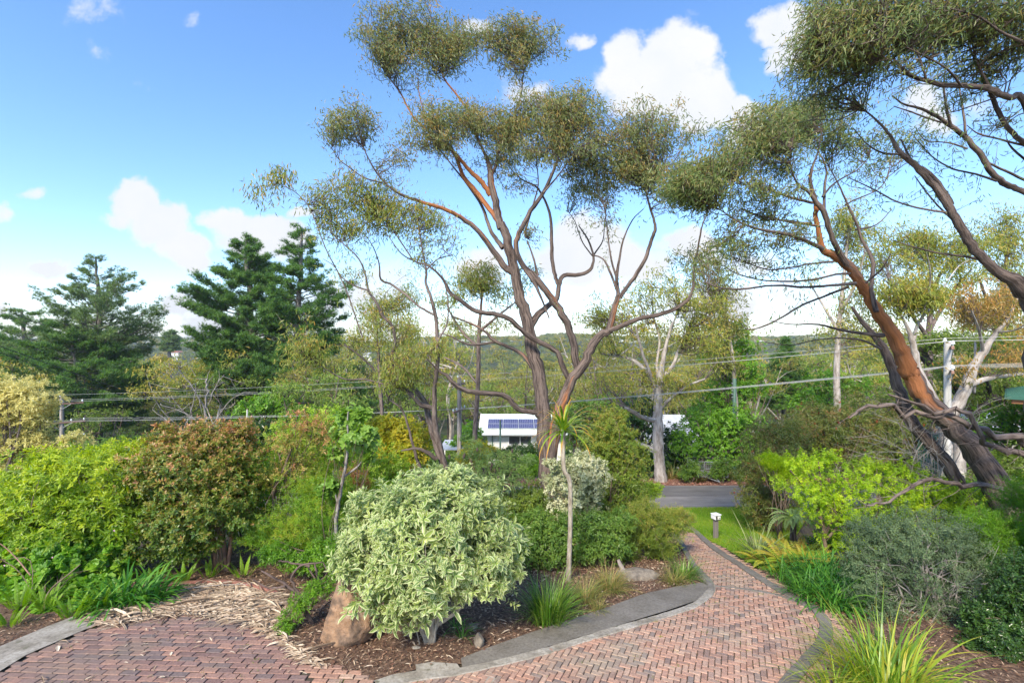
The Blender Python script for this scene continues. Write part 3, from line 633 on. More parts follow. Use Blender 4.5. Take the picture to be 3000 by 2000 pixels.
def straps(acc, base, az, pitch, L, W, bend, r, seg=7, clump=None, fold=0, taper=3, twist=.15):
    """strap leaves: pitch angle from horizontal at the base, bending over by `bend`"""
    n = len(base); L = np.broadcast_to(L, n); W = np.broadcast_to(W, n); bend = np.broadcast_to(bend, n)
    pos = base.copy(); V = np.zeros((n, (seg+1)*2, 3)); C = np.zeros((n, (seg+1)*2, 3)); az = az.copy()
    v = r.random(n); cl = r.random(n) if clump is None else clump
    for i in range(seg+1):
        s = i/seg; th = pitch-bend*s**1.4
        D = np.stack([np.cos(az)*np.cos(th), np.sin(az)*np.cos(th), np.sin(th)], 1)
        S = np.stack([-np.sin(az+twist*s), np.cos(az+twist*s), np.full(n, .15*np.sin(s*3))], 1)
        w = W*(.75+.5*s if s < .4 else .95)*(1-s**taper)+.0008
        V[:, 2*i] = pos-S*w[:, None]/2; V[:, 2*i+1] = pos+S*w[:, None]/2
        C[:, 2*i:2*i+2, 0] = v[:, None]; C[:, 2*i:2*i+2, 1] = cl[:, None]; C[:, 2*i:2*i+2, 2] = s
        pos = pos+D*(L/seg)[:, None]
    f = []
    for i in range(seg): f += [(2*i, 2*i+1, 2*i+3), (2*i, 2*i+3, 2*i+2)]
    Fc = (np.array(f)[None]+(np.arange(n)*(seg+1)*2)[:, None, None]).reshape(-1, 3); acc.add(V.reshape(-1, 3), Fc, C.reshape(-1, 3))
def strap_plant(name, label, cat, xy, n, L, W, bend, mt, seed, rad=.1, pitch=(.7, 1.45), group=None, extra=None, seg=7, taper=3, part='blades', z0=.02):
    r = np.random.default_rng(seed); b0 = np.array([xy[0], xy[1], gz(*xy)]); t = thing(name, b0, label, cat, group); ac = Acc()
    az = r.uniform(0, 6.283, n); rr = rad*np.sqrt(r.random(n)); bx = b0[0]+rr*np.cos(az+r.normal(size=n)*.6); by = b0[1]+rr*np.sin(az+r.normal(size=n)*.6)
    base = np.stack([bx, by, H(bx, by)+z0], 1); pt = r.uniform(*pitch, n)
    straps(ac, base, az, pt, L*np.exp(r.normal(size=n)*.22), W*np.exp(r.normal(size=n)*.2), bend*r.uniform(.5, 1.4, n), r, seg, taper=taper); ac.obj(part, mt, t)
    if extra: extra(t, r)
    return t
def fronds(acc, base, az, pitch, L, W, bend, r, st=18, ang=1.25, curl=0):
    """fern fronds: a curved midrib with a row of tapering leaflets on each side"""
    n = len(base); pos = base.copy(); L = np.broadcast_to(L, n); W = np.broadcast_to(W, n); v = r.random(n); cl = r.random(n)
    for i in range(st):
        s = i/(st-1); th = pitch-bend*s**1.3; D = np.stack([np.cos(az)*np.cos(th), np.sin(az)*np.cos(th), np.sin(th)], 1)
        S = np.stack([-np.sin(az), np.cos(az), np.zeros(n)], 1); N = np.cross(D, S)
        w = W*math.sin(math.pi*min(1, (s*.88+.14)))**.8*(1-.3*s)
        if s > .08:
            for sg in (-1, 1):
                DD = S*sg*math.sin(ang)+D*math.cos(ang)-N*.12*sg*0+np.array([0, 0, -.18]); 
                V, Fc, C = leaves(pos, DD, N*np.sign(N[:, 2:3]+1e-6), w*r.uniform(.85, 1.1, n), (L/st)*1.15, DIA, np.clip(v*.7+.3*r.random(n), 0, 1), cl); acc.add(V, Fc, C)
        npos = pos+D*(L/st)[:, None]
        V, Fc, C = leaves(pos, D, N, L/st*1.3, .012, DIA, v, cl); acc.add(V, Fc, C); pos = npos
def fern(name, label, xy, n, L, W, bend, mt, seed, rad=.1, pitch=(.5, 1.3), group=None, z=0, parent=None, st=18, cat='fern'):
    r = np.random.default_rng(seed); b0 = np.array([xy[0], xy[1], gz(*xy)]); t = parent or thing(name, b0, label, cat, group); ac = Acc()
    az = r.uniform(0, 6.283, n); rr = rad*np.sqrt(r.random(n)); base = np.stack([xy[0]+rr*np.cos(az), xy[1]+rr*np.sin(az), H(xy[0]+rr*np.cos(az), xy[1]+rr*np.sin(az))+.03+z], 1)
    fronds(ac, base, az, r.uniform(*pitch, n), L*np.exp(r.normal(size=n)*.2), W, bend*r.uniform(.6, 1.3, n), r, st); ac.obj('fronds', mt, t); return t

# ---- gum trees: traced limbs, fine branches grown into traced foliage masses, drooping leaves in sprigs ----
def gum(name, label, base_xyz, limbs, Rb, blobs, d, mt, bark, seed, leafL=.13, leafW=.028, per=26, nb=8, sprig_r=.17, wind=(.35, 0, 0), dens=1., group=None, cat='tree', hang=.8, twr=.014, maxatt=.09, flat=0):
    r = np.random.default_rng(seed); t = thing(name, base_xyz, label, cat, group)
    tr = Acc(); sk = []
    for X, orange in limbs:
        big = X[:, 3].max(); tube(tr, X[:, :3], X[:, 3], 14 if big > .12 else (9 if big > .04 else 6), orange, .07 if big > .12 else .03, r)
        sk.append(X)
    SK = np.vstack(sk); att = SK[SK[:, 3] < maxatt]; 
    if Rb:                                     # thin sprays between neighbouring leaf masses
        bb = [tuple(b)+(0,)*(1 if len(b) == 4 else 0) for b in blobs]; add = []
        for i in range(len(bb)):
            for j in range(i):
                dx, dy = bb[i][0]-bb[j][0], bb[i][1]-bb[j][1]; rx, ry = (bb[i][2]+bb[j][2])*.5, (bb[i][3]+bb[j][3])*.5; q = math.hypot(dx/rx, dy/ry)
                if 1.1 < q < 2.3: add.append(((bb[i][0]+bb[j][0])/2, (bb[i][1]+bb[j][1])/2, rx*.62, ry*.62, (bb[i][4]+bb[j][4])/2, .9, .45))
        blobs = list(blobs)+[add[k] for k in r.permutation(len(add))[:int(len(blobs)*1.6)]]
    if len(att) < 4: att = SK
    tw = Acc(); lf = Acc(); wind = np.array(wind); sprig_r *= .8
    bl3 = [(blob3(Rb, b, d) if not callable(getattr(b, 'get', None)) else b, b[6] if len(b) > 6 else 1.) for b in blobs] if Rb else [(b[:2], b[2] if len(b) > 2 else 1.) for b in blobs]
    for (c, s), dn in bl3:
        s = s*np.array([1.3, 1.3, 1.62])
        dist = np.linalg.norm((att[:, :3]-c)*np.array([1, .7, 1]), axis=1)+.6*np.clip(att[:, 2]-(c[2]-.2*s[2]), 0, None); a = att[np.argsort(dist)[:6]]
        vol = s[0]*s[2]; k = max(5, int(nb*1.5*min(1, dn*1.2)*dens*(.5+vol**.6))); sp = []
        for j in range(k):
            o = a[min(len(a)-1, int(r.exponential(1.2)))]; dv = rdir(r, 1)[0]; dv[2] = abs(dv[2])*1.2-.28
            tg = c+dv*s*min(1.15, abs(r.normal())*.42+.42); o3 = o[:3]; dd = tg-o3; ln = np.linalg.norm(dd)
            m1 = o3+dd*.35+r.normal(size=3)*ln*.08+np.array([0, 0, -ln*.04]); m2 = o3+dd*.7+r.normal(size=3)*ln*.07
            p = catmull([o3, m1, m2, tg], 4); rr = min(o[3]*.6, twr*(.5+ln*.25)); tube(tw, p, np.linspace(max(rr, .011), .005, len(p)), 5, 0, 0, r)
            for q in range(3):
                s0 = p[r.integers(len(p)//2-1, len(p))]; e = s0+rdir(r, 1)[0]*np.array([1, 1, .7])*r.uniform(.2, .55)*min(1.2, .45+s.mean()*.5)+np.array([0, 0, .1])
                tube(tw, [s0, (s0+e)/2+r.normal(size=3)*.03, e], [.008, .006, .003], 3, 0, 0, r); sp.append(e)
            sp.append(tg)
        sp = np.array(sp); nl = max(8, int(per*.62*min(1, dn+.35)*dens)); ns = len(sp); sp = np.repeat(sp, nl, 0); n = len(sp)
        pos = sp+r.normal(size=(n, 3))*sprig_r*np.array([1, 1, .75])
        D = np.array([0, 0, -hang])+wind*r.uniform(.3, 1.5, n)[:, None]+r.normal(size=(n, 3))*.62
        cl = np.clip(np.repeat(r.random(ns), nl)+.1*r.normal(size=n), 0, 1)
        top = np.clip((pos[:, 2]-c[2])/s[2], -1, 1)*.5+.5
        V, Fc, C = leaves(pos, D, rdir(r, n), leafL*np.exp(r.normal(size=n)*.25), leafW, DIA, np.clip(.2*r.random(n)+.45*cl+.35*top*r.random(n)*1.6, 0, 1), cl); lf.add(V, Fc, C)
    thin = SK[(SK[:, 3] < .028) & (SK[:, 2] > base_xyz[2]+3)]                    # tufts of leaves along the thin limbs
    if len(thin) and dens > 0:
        s0 = thin[r.integers(len(thin), size=int(len(thin)*.55)), :3]; n0 = len(s0); nl = 8; e = s0+r.normal(size=(n0, 3))*sprig_r*1.6+np.array([0, 0, .05]); sp = np.repeat(e, nl, 0)
        pos = sp+r.normal(size=(n0*nl, 3))*sprig_r*.8; D = np.array([0, 0, -hang])+r.normal(size=(n0*nl, 3))*.6; cl = np.repeat(r.random(n0), nl)
        V, Fc, C = leaves(pos, D, rdir(r, len(pos)), leafL*np.exp(r.normal(size=len(pos))*.25), leafW, DIA, .4*r.random(len(pos))+.4*cl, cl); lf.add(V, Fc, C)
        for a_, b_ in zip(s0, e): tube(tw, [a_, b_], [.006, .003], 3, 0, 0, r)
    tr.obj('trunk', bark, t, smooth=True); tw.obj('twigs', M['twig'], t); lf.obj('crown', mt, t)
    return t
M['twig'] = barkmat('twigs', (.075, .055, .045), (.19, .15, .125), (.3, .13, .06), 14, .3, .3)
M['bark'] = barkmat('stringy_bark', (.032, .023, .02), (.205, .155, .13), (.46, .18, .07), 15, .1, 1.)
M['bark_thin'] = barkmat('grey_brown_bark', (.07, .05, .042), (.235, .185, .16), (.40, .19, .09), 12, .2, .8)
M['bark_pale'] = barkmat('pale_gum_bark', (.22, .185, .155), (.50, .455, .41), (.30, .14, .08), 5, .3, .4)
M['bark_dead'] = barkmat('dead_wood', (.12, .105, .095), (.34, .31, .285), (.3, .13, .06), 12, .2, .6)
M['gum_leaf'] = leafmat('gum_leaf', [(.095, .12, .06), (.15, .175, .08), (.21, .22, .095), (.31, .27, .10), (.48, .31, .09)], .36, .42, tint=((.46, .32, .06), .9))
M['gum_leaf2'] = leafmat('green_gum_leaf', [(.11, .145, .045), (.18, .215, .055), (.27, .285, .07), (.37, .34, .08), (.5, .36, .09)], .38, .42)
M['gum_right'] = leafmat('right_gum_leaf', [(.09, .13, .06), (.14, .18, .08), (.20, .23, .09), (.27, .27, .10), (.37, .31, .10)], .36, .42, tint=((.32, .29, .08), .9))
M['gum_gold'] = leafmat('golden_gum_leaf', [(.10, .13, .03), (.18, .205, .045), (.29, .295, .06), (.41, .37, .075), (.50, .40, .08)], .34, .45)
# ================= the traced gum trees =================
def lim(Rf, pts, d0, d1=None, orange=0., bend=0., wob=.11):
    X = trace(Rf, pts, d0, d1, bend, 4, wob)
    return (X, np.linspace(orange[0], orange[1], len(X)) if isinstance(orange, tuple) else orange)
D0 = 15.0
g0 = G(1262, 1214); D0 = float(g0[1])
C_l = [
 lim(R6, [(1420,1660,120),(1400,1500,96),(1390,1300,88),(1378,1120,80),(1365,950,72),(1340,800,70),(1308,680,66),(1288,560,62),(1262,460,60),(1230,350,56),(1205,220,54),(1172,90,48),(1140,10,44)], D0, D0, .12),
 lim(R5, [(1140,1235,42),(1125,1170,40),(1110,1090,38),(1088,1000,36),(1082,930,30),(1068,870,22),(1050,825,16),(1012,740,14),(960,600,12),(890,500,10),(830,420,8),(790,300,5)], D0, D0+.6, .5),
 lim(R6, [(1408,1560,80),(1405,1330,76),(1425,1150,64),(1450,1040,60),(1482,950,58),(1530,845,54),(1590,762,50),(1632,670,46),(1682,608,42),(1722,588,38),(1745,500,32),(1772,400,28)], D0, D0-.5, .38),
 lim(R6, [(1722,588,28),(1800,560,26),(1880,525,24),(1990,502,24),(2080,470,20),(2150,420,18),(2180,350,15),(2182,250,13),(2205,140,10),(2230,10,8),(2285,-100,5)], D0-.5, D0-1.8),
 lim(R6, [(1772,400,22),(1765,300,18),(1780,200,12),(1800,100,9),(1850,-10,6),(1910,-70,4)], D0-.5, D0+.6),
 lim(R6, [(1780,410,24),(1860,300,22),(1920,200,20),(1950,105,20),(1972,50,18),(1968,0,14),(1942,-90,12),(1926,-150,9),(1920,-220,6)], D0-.5, D0-1),
 lim(R6, [(1775,395,14),(1725,260,12),(1690,200,8),(1640,180,7)], D0-.5, D0-.2),
 lim(R6, [(1770,330,12),(1735,200,10),(1715,60,6),(1700,-80,4)], D0-.5, D0-.9),
 lim(R5, [(1200,1470,40),(1150,1430,34),(1080,1330,30),(1000,1232,26),(900,1160,22),(820,1125,20),(720,1095,17),(620,1060,14),(530,1005,12),(460,920,9),(420,850,7),(390,780,5)], D0, D0-1.6, .42),
 lim(R5, [(500,990,9),(400,960,7),(320,905,6),(262,860,5),(225,800,3)], D0-1.5, D0-1.9),
 lim(R5, [(1128,1200,28),(1060,1110,26),(1000,1030,26),(940,960,22),(900,860,18),(850,790,14),(700,670,11),(640,590,9),(600,510,8),(520,400,5),(450,300,4)], D0, D0+1.4, .62),
 lim(R5, [(1082,1055,26),(1040,990,26),(970,920,22),(910,850,16),(870,800,12),(830,740,9),(740,640,7),(700,520,5),(690,400,4)], D0+.2, D0-.9, .62),
 lim(R5, [(1082,950,18),(1110,900,18),(1130,800,14),(1175,700,10),(1220,600,8),(1250,500,7),(1262,400,5),(1300,300,4),(1330,200,3)], D0+.2, D0+.8, .25),
 lim(R5, [(1150,1340,28),(1120,1300,24),(1080,1240,20),(1040,1120,16),(960,1000,12),(880,900,8),(800,800,6)], D0, D0+1.8, .3),
 lim(R6, [(1562,800,44),(1545,760,42),(1530,650,40),(1495,545,40),(1440,452,40),(1380,372,36),(1322,292,34),(1262,238,30),(1222,150,27),(1238,60,26),(1300,-60,24),(1370,-160,20),(1420,-270,16),(1452,-360,10),(1450,-480,6)], D0-.2, D0-1.1, .3),
 lim(R5, [(1370,1040,12),(1440,960,8),(1500,880,6),(1560,800,4)], D0-1, D0-1.6),
 lim(R6, [(1510,860,30),(1462,755,30),(1442,702,27),(1350,652,27),(1270,602,25),(1192,532,26),(1120,500,26),(1010,485,25),(922,427,23),(862,377,20),(822,302,14),(752,240,10),(680,215,8),(600,170,6),(520,60,4)], D0-.2, D0-2, .2),
 lim(R6, [(1362,1060,40),(1325,1030,30),(1270,1020,28),(1222,1002,28),(1182,952,28),(1130,930,26),(1050,926,26),(960,912,26),(892,880,24),(850,832,18),(800,800,12),(740,740,7)], D0, D0-1.5, .12),
 lim(R6, [(1312,790,22),(1262,722,22),(1200,682,20),(1100,640,18),(1062,600,14),(1000,560,12),(930,530,9),(870,510,6)], D0, D0+1.2, .4),
 lim(R6, [(1110,648,14),(1000,665,12),(930,650,10),(862,615,7),(800,600,4)], D0+.6, D0+1),
 lim(R6, [(1302,560,40),(1342,500,36),(1400,450,30),(1442,410,27),(1456,330,24),(1482,290,22),(1560,285,20),(1620,260,18),(1640,190,12),(1612,100,9),(1560,20,6)], D0, D0+1.5, .15),
 lim(R6, [(1448,335,22),(1432,290,20),(1415,200,20),(1412,80,18),(1402,-50,14),(1340,-180,10),(1250,-230,7),(1180,-300,4)], D0+.8, D0+1.8, .1),
 lim(R6, [(1640,180,9),(1690,100,6),(1700,0,5),(1720,-150,4)], D0+1.5, D0+1.8), lim(R6, [(1640,190,8),(1580,110,6),(1540,0,4),(1500,-60,3)], D0+1.5, D0+1.2),
 lim(R5, [(1290,1290,16),(1270,1260,14),(1300,1150,10),(1340,1000,7),(1330,860,5)], D0-.3, D0+.5),
 lim(R5, [(1340,1490,14),(1310,1380,10),(1280,1300,9)], D0-.5, D0-.5), lim(R6, [(1262,240,24),(1320,330,20),(1360,420,12),(1400,520,8)], D0-.6, D0-.8)]
C_b = [(500,150,140,90),(640,100,150,75),(450,270,120,90),(600,250,180,105,.8),(800,190,150,90,.8),(850,320,170,95),(980,230,120,80),(1090,260,90,70,.8),(1130,170,70,60),(1230,170,80,60,0),(1190,390,80,80,0,1.2,.45),(1380,230,70,60,0,1,.5),(1290,290,60,60,0,1,.4),(590,370,140,60,0,1.4,.5),
 (780,640,150,75,-.8),(700,770,110,85,-1),(900,690,160,90,-.5),(1050,640,150,70,.6),(1100,730,150,80,.8),(820,820,100,60,-.6,1.3,.55),(1190,840,80,75,.3),(1240,1010,70,70,.8,1,.4),
 (1350,560,120,75,-.5),(1480,545,150,90,-1),(1600,610,100,110,-1.3),(1400,690,160,110,-.8),(1550,720,140,100,-1.2),(1280,700,100,80,.2),(1370,820,120,80,-.6,1.4,.6),(1500,860,110,70,-1.2,1.4,.6),
 (330,645,95,80,-1.8),(225,715,85,50,-1.9),(430,660,90,60,-1.6,1.2,.4),(600,850,60,35,-1.2,.8,.4),
 (1600,980,100,70,-.2),(1700,880,140,80,-.8),(1760,960,130,90,-.6),(1650,1050,110,60,0),(1890,930,120,90,-1),(2010,980,110,80,-1.3),(2080,1080,70,60,-1.5),(1850,800,90,80,-.8,1.2,.5),
 (1890,650,80,45,-1,1,.6),(2000,700,140,70,-1.2,1.5,.65),(2150,760,80,55,-1.4,1,.6),(1790,760,60,60,-1,1,.6),(2080,620,35,40,-1.2,.6,.6),(1780,680,60,40,-1,.8,.5),
 (1290,1280,50,80,0,.6,.35),(1700,1230,50,90,-.4,.6,.35),(1100,900,120,60,.8,1.2,.3)]
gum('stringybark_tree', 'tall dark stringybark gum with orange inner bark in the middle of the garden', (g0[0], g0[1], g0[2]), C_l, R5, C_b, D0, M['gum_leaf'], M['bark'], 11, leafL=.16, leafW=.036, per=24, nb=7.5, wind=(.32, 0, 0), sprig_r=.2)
# slender many-stemmed gum to its left
D1 = 18.0; bx = (R6(840, 1330)[0]-1176)/F*D1; g1 = np.array([bx, D1, gz(bx, D1)])
yb = (HZ-g1[2]*F/D1-509.6)/.425
L_l = [
 lim(R6, [(850,yb+20,64),(842,1480,52),(838,1340,42),(800,1230,38),(770,1130,36),(742,1020,32),(720,960,28),(662,890,22),(620,800,12)], D1, D1+.8),
 lim(R6, [(860,yb+10,50),(850,1420,40),(835,1320,34),(800,1180,30),(782,1080,28),(780,980,26),(782,880,24),(796,760,22),(796,640,20),(786,520,20),(762,410,16),(732,330,14),(735,262,12),(705,100,8),(690,0,6),(640,-100,4)], D1, D1-1, .1),
 lim(R6, [(775,1005,26),(740,998,26),(700,982,26),(642,920,22),(562,880,20),(537,820,18),(546,730,16),(568,650,16),(550,560,16),(502,510,16),(462,430,14),(422,370,12),(408,290,10),(372,200,8),(300,130,6),(220,60,4)], D1, D1-1.5),
 lim(R6, [(785,505,14),(702,460,12),(622,390,12),(542,335,12),(490,310,10),(480,220,7),(440,120,5),(380,40,3)], D1-.6, D1+.8),
 lim(R6, [(740,yb,24),(735,1420,18),(692,1300,18),(662,1200,14),(640,1110,12),(602,1010,11),(540,960,8),(500,900,6)], D1+.4, D1),
 lim(R6, [(790,1280,24),(740,1245,22),(680,1224,14),(600,1236,9)], D1+.1, D1-.5),
 lim(R6, [(520,880,10),(400,850,9),(300,850,8),(200,800,6),(110,740,4)], D1-.6, D1-1.2),
 lim(R6, [(422,370,9),(350,345,8),(280,300,6),(240,240,5),(180,200,3)], D1-1.2, D1-.8),
 lim(R6, [(800,640,12),(850,540,9),(850,400,7),(820,280,4)], D1-.8, D1-.4), lim(R6, [(735,262,8),(800,200,7),(880,180,5)], D1-.8, D1-.3),
 lim(R6, [(660,200,8),(600,110,7),(540,20,6),(470,-60,4)], D1-.8, D1-.4),
 lim(R4, [(1960,900,8),(1860,620,7),(1760,420,6),(1680,215,5),(1600,120,4),(1500,70,3)], D1-1, D1-1.6)]
L_b = [(250,1050,130,90,-1),(390,1110,160,110,-.8),(190,1190,90,100,-1.2),(560,1090,130,110,0),(650,1220,120,110,-.4),(430,1230,120,90,-.6),(750,1190,70,70,0,1,.7),(860,1270,80,80,0,1,.5),(340,985,60,40,-1),(300,1290,120,70,-1,1,.5),
 (80,1850,70,90,-1.2),(140,1960,50,60,-1.2),(60,1930,60,60,-1.2,.8,.6),(640,1950,110,90,-.6),(700,2050,90,80,-.3),(560,2080,70,80,-.6),(790,1900,55,70,-.8),(650,1780,100,60,0,1,.6),(480,1760,80,60,-.6,1,.5),(330,1500,110,60,-1,1,.4),(720,1400,60,80,-.4,.8,.5),(560,1990,60,70,-.9,.8,.7)]
gum('slender_gum_tree', 'slender many stemmed gum with thin curving trunks left of the big stringybark', g1, L_l, R5, L_b, D1, M['gum_leaf2'], M['bark_thin'], 12, leafL=.17, leafW=.034, per=14, nb=6.5, wind=(-.12, 0, 0), hang=1.1, sprig_r=.22)
# the isolated leafy sprig at the end of its long thin branch is grown with a second crown pass
def extra_crown(parent, Rf, blobs, d, att, mt, seed, leafL, leafW, per=20, name='sprig'):
    r = np.random.default_rng(seed); lf = Acc(); tw = Acc()
    for b in blobs:
        c, s = blob3(Rf, b, d)
        for j in range(9):
            e = c+rdir(r, 1)[0]*s; tube(tw, catmull([att, (att+e)/2+r.normal(size=3)*.08, e], 3), np.linspace(.008, .003, 7), 4, 0, 0, r)
            n = per*2; pos = e+r.normal(size=(n, 3))*.18; D = np.array([0, 0, -1.])+r.normal(size=(n, 3))*.4; V, Fc, C = leaves(pos, D, rdir(r, n), leafL, leafW, DIA, r.random(n), r.random(n)); lf.add(V, Fc, C)
    lf.obj('crown', mt, parent); tw.obj('twigs', M['twig'], parent)
slender = bpy.data.objects['slender_gum_tree']
extra_crown(slender, R4, [(1430,95,60,60),(1520,25,30,20)], D1-1.6, P(*R4(1500, 70), D1-1.6), M['gum_leaf2'], 5, .2, .04, 14)

# leaning gum with the orange trunk on the right
D2 = 12.0; g2 = np.array([P(*R8(1790, 1640), D2)[0], D2, 0]); g2[2] = gz(g2[0], g2[1])
yb = (HZ-g2[2]*F/D2-470.4)/.45
T_l = [
 lim(R8, [(1880,yb+30,150),(1820,1700,140),(1700,1450,125),(1600,1280,108),(1480,1150,95),(1382,1050,90),(1302,960,85),(1245,850,80)], D2, D2+.6, (-.5, .72)),
 lim(R8, [(1252,865,78),(1240,840,79),(1202,740,72),(1152,640,64),(1092,560,56),(1042,480,50),(992,390,50),(932,310,48),(862,260,38),(802,225,32),(782,140,24),(766,60,22),(770,0,24)], D2+.6, D2, .72),
 lim(R7, [(866,1180,27),(850,1120,24),(830,1050,20),(832,1000,18),(850,940,12),(872,880,9),(900,750,5)], D2, D2-.3, .2),
 lim(R8, [(1660,yb,74),(1600,1620,66),(1540,1500,62),(1445,1330,60),(1380,1250,60),(1262,1110,58),(1222,1040,56),(1192,930,50),(1152,830,44),(1112,730,38),(1052,650,26),(1000,590,20),(950,520,12)], D2+.6, D2+1.6, .05),
 lim(R8, [(802,225,24),(740,195,20),(650,160,18),(560,140,16),(460,120,12),(380,90,8),(300,40,6),(220,-10,4)], D2, D2-.9, .3),
 lim(R8, [(1075,545,24),(1052,440,20),(1052,380,21),(1057,280,18),(1002,180,14),(972,90,12),(930,0,10),(880,-110,7),(820,-220,5)], D2, D2+1.4),
 lim(R8, [(970,400,18),(850,410,14),(700,420,12),(560,410,10),(380,430,10),(270,420,6),(190,390,4)], D2, D2-1.2),
 lim(R8, [(930,420,14),(800,470,12),(700,510,10),(600,570,10),(500,620,9),(420,635,6),(380,600,3)], D2+.2, D2-1),
 lim(R8, [(945,350,14),(870,355,12),(760,380,11),(650,390,10),(500,385,8),(360,350,6),(300,310,4)], D2, D2+1),
 lim(R8, [(860,290,12),(740,300,10),(640,320,8),(520,330,7),(400,290,5),(330,260,4)], D2, D2+.7),
 lim(R8, [(1110,665,24),(1000,655,16),(900,640,14),(780,610,9),(640,610,6),(530,590,4)], D2+.3, D2-1.2), lim(R8, [(1100,735,12),(1000,690,10),(880,680,8),(760,690,7),(640,715,5),(500,700,4)], D2+1.2, D2+.6),
 lim(R8, [(790,110,14),(700,95,12),(620,80,10),(500,70,7),(400,20,5)], D2, D2+.9, .2),
 lim(R7, [(845,1165,16),(740,1140,14),(650,1110,12),(560,1080,9),(460,1060,6),(380,1010,4)], D2, D2-.8, .2), lim(R7, [(840,1280,16),(750,1280,13),(640,1260,10),(550,1240,8),(430,1200,5)], D2, D2+.3),
 lim(R7, [(1040,1520,30),(985,1425,30),(940,1320,26),(912,1220,30),(882,1180,28),(850,1140,22),(820,1100,16),(760,1060,12),(720,960,8),(715,850,5)], D2+.1, D2-.5),
 lim(R7, [(912,1225,16),(912,1080,14),(922,970,10),(872,860,6),(800,780,4)], D2, D2+.7, .1), lim(R7, [(900,1130,13),(960,1060,10),(1040,1010,8),(1110,970,6),(1170,900,4)], D2, D2+.8),
 lim(R7, [(1090,1320,12),(1210,1290,8),(1300,1200,5)], D2+.8, D2+1), lim(R7, [(1030,1180,10),(1080,1150,8),(1230,1080,6),(1300,960,4)], D2+.8, D2+1.3), lim(R8, [(1020,400,12),(1100,330,8),(1150,250,5)], D2, D2-.4)]
T_b = [(240,960,110,50,-.6),(190,1050,100,60,-.4),(70,1000,80,50,-.9),(60,1110,70,75,-1),(120,1050,100,70,-.8),(290,1090,80,60,-.6),(450,800,140,95,-.4),(400,900,100,80,-.3),(560,710,140,85,0),(620,820,160,80,.3),(700,630,130,70,.4),(760,740,140,80,.6),(850,650,110,70,.9),(500,960,150,50,0,1.2,.55),
 (1050,720,100,60,1,1,.8),(1000,820,120,60,1,1.2,.55),(1200,860,100,60,1.2,1,.5),(1400,790,55,80,1.2,.7,.7),(580,1150,90,50,.2,1,.6),(660,1210,90,50,.2,1,.6),(350,1420,70,55,-.6),(560,1400,120,60,.2,1.2,.6),(700,1370,90,60,.5,1,.6),(470,1100,70,50,-.6,.8,.6),(180,1160,50,40,-.7,.6,.7),
 (150,1500,70,70,.2,1,.55),(760,950,100,60,-.3,1,.4),(1180,1010,70,40,1,.8,.3),(420,1290,60,40,.6,.8,.5),(640,1560,90,50,.6,1,.4)]
gum('leaning_gum_tree', 'leaning gum with thick orange barked trunk on the right', g2, T_l, R7, T_b, D2, M['gum_right'], M['bark'], 13, leafL=.135, leafW=.026, per=26, nb=8, wind=(-.3, 0, 0), sprig_r=.16, hang=.7)
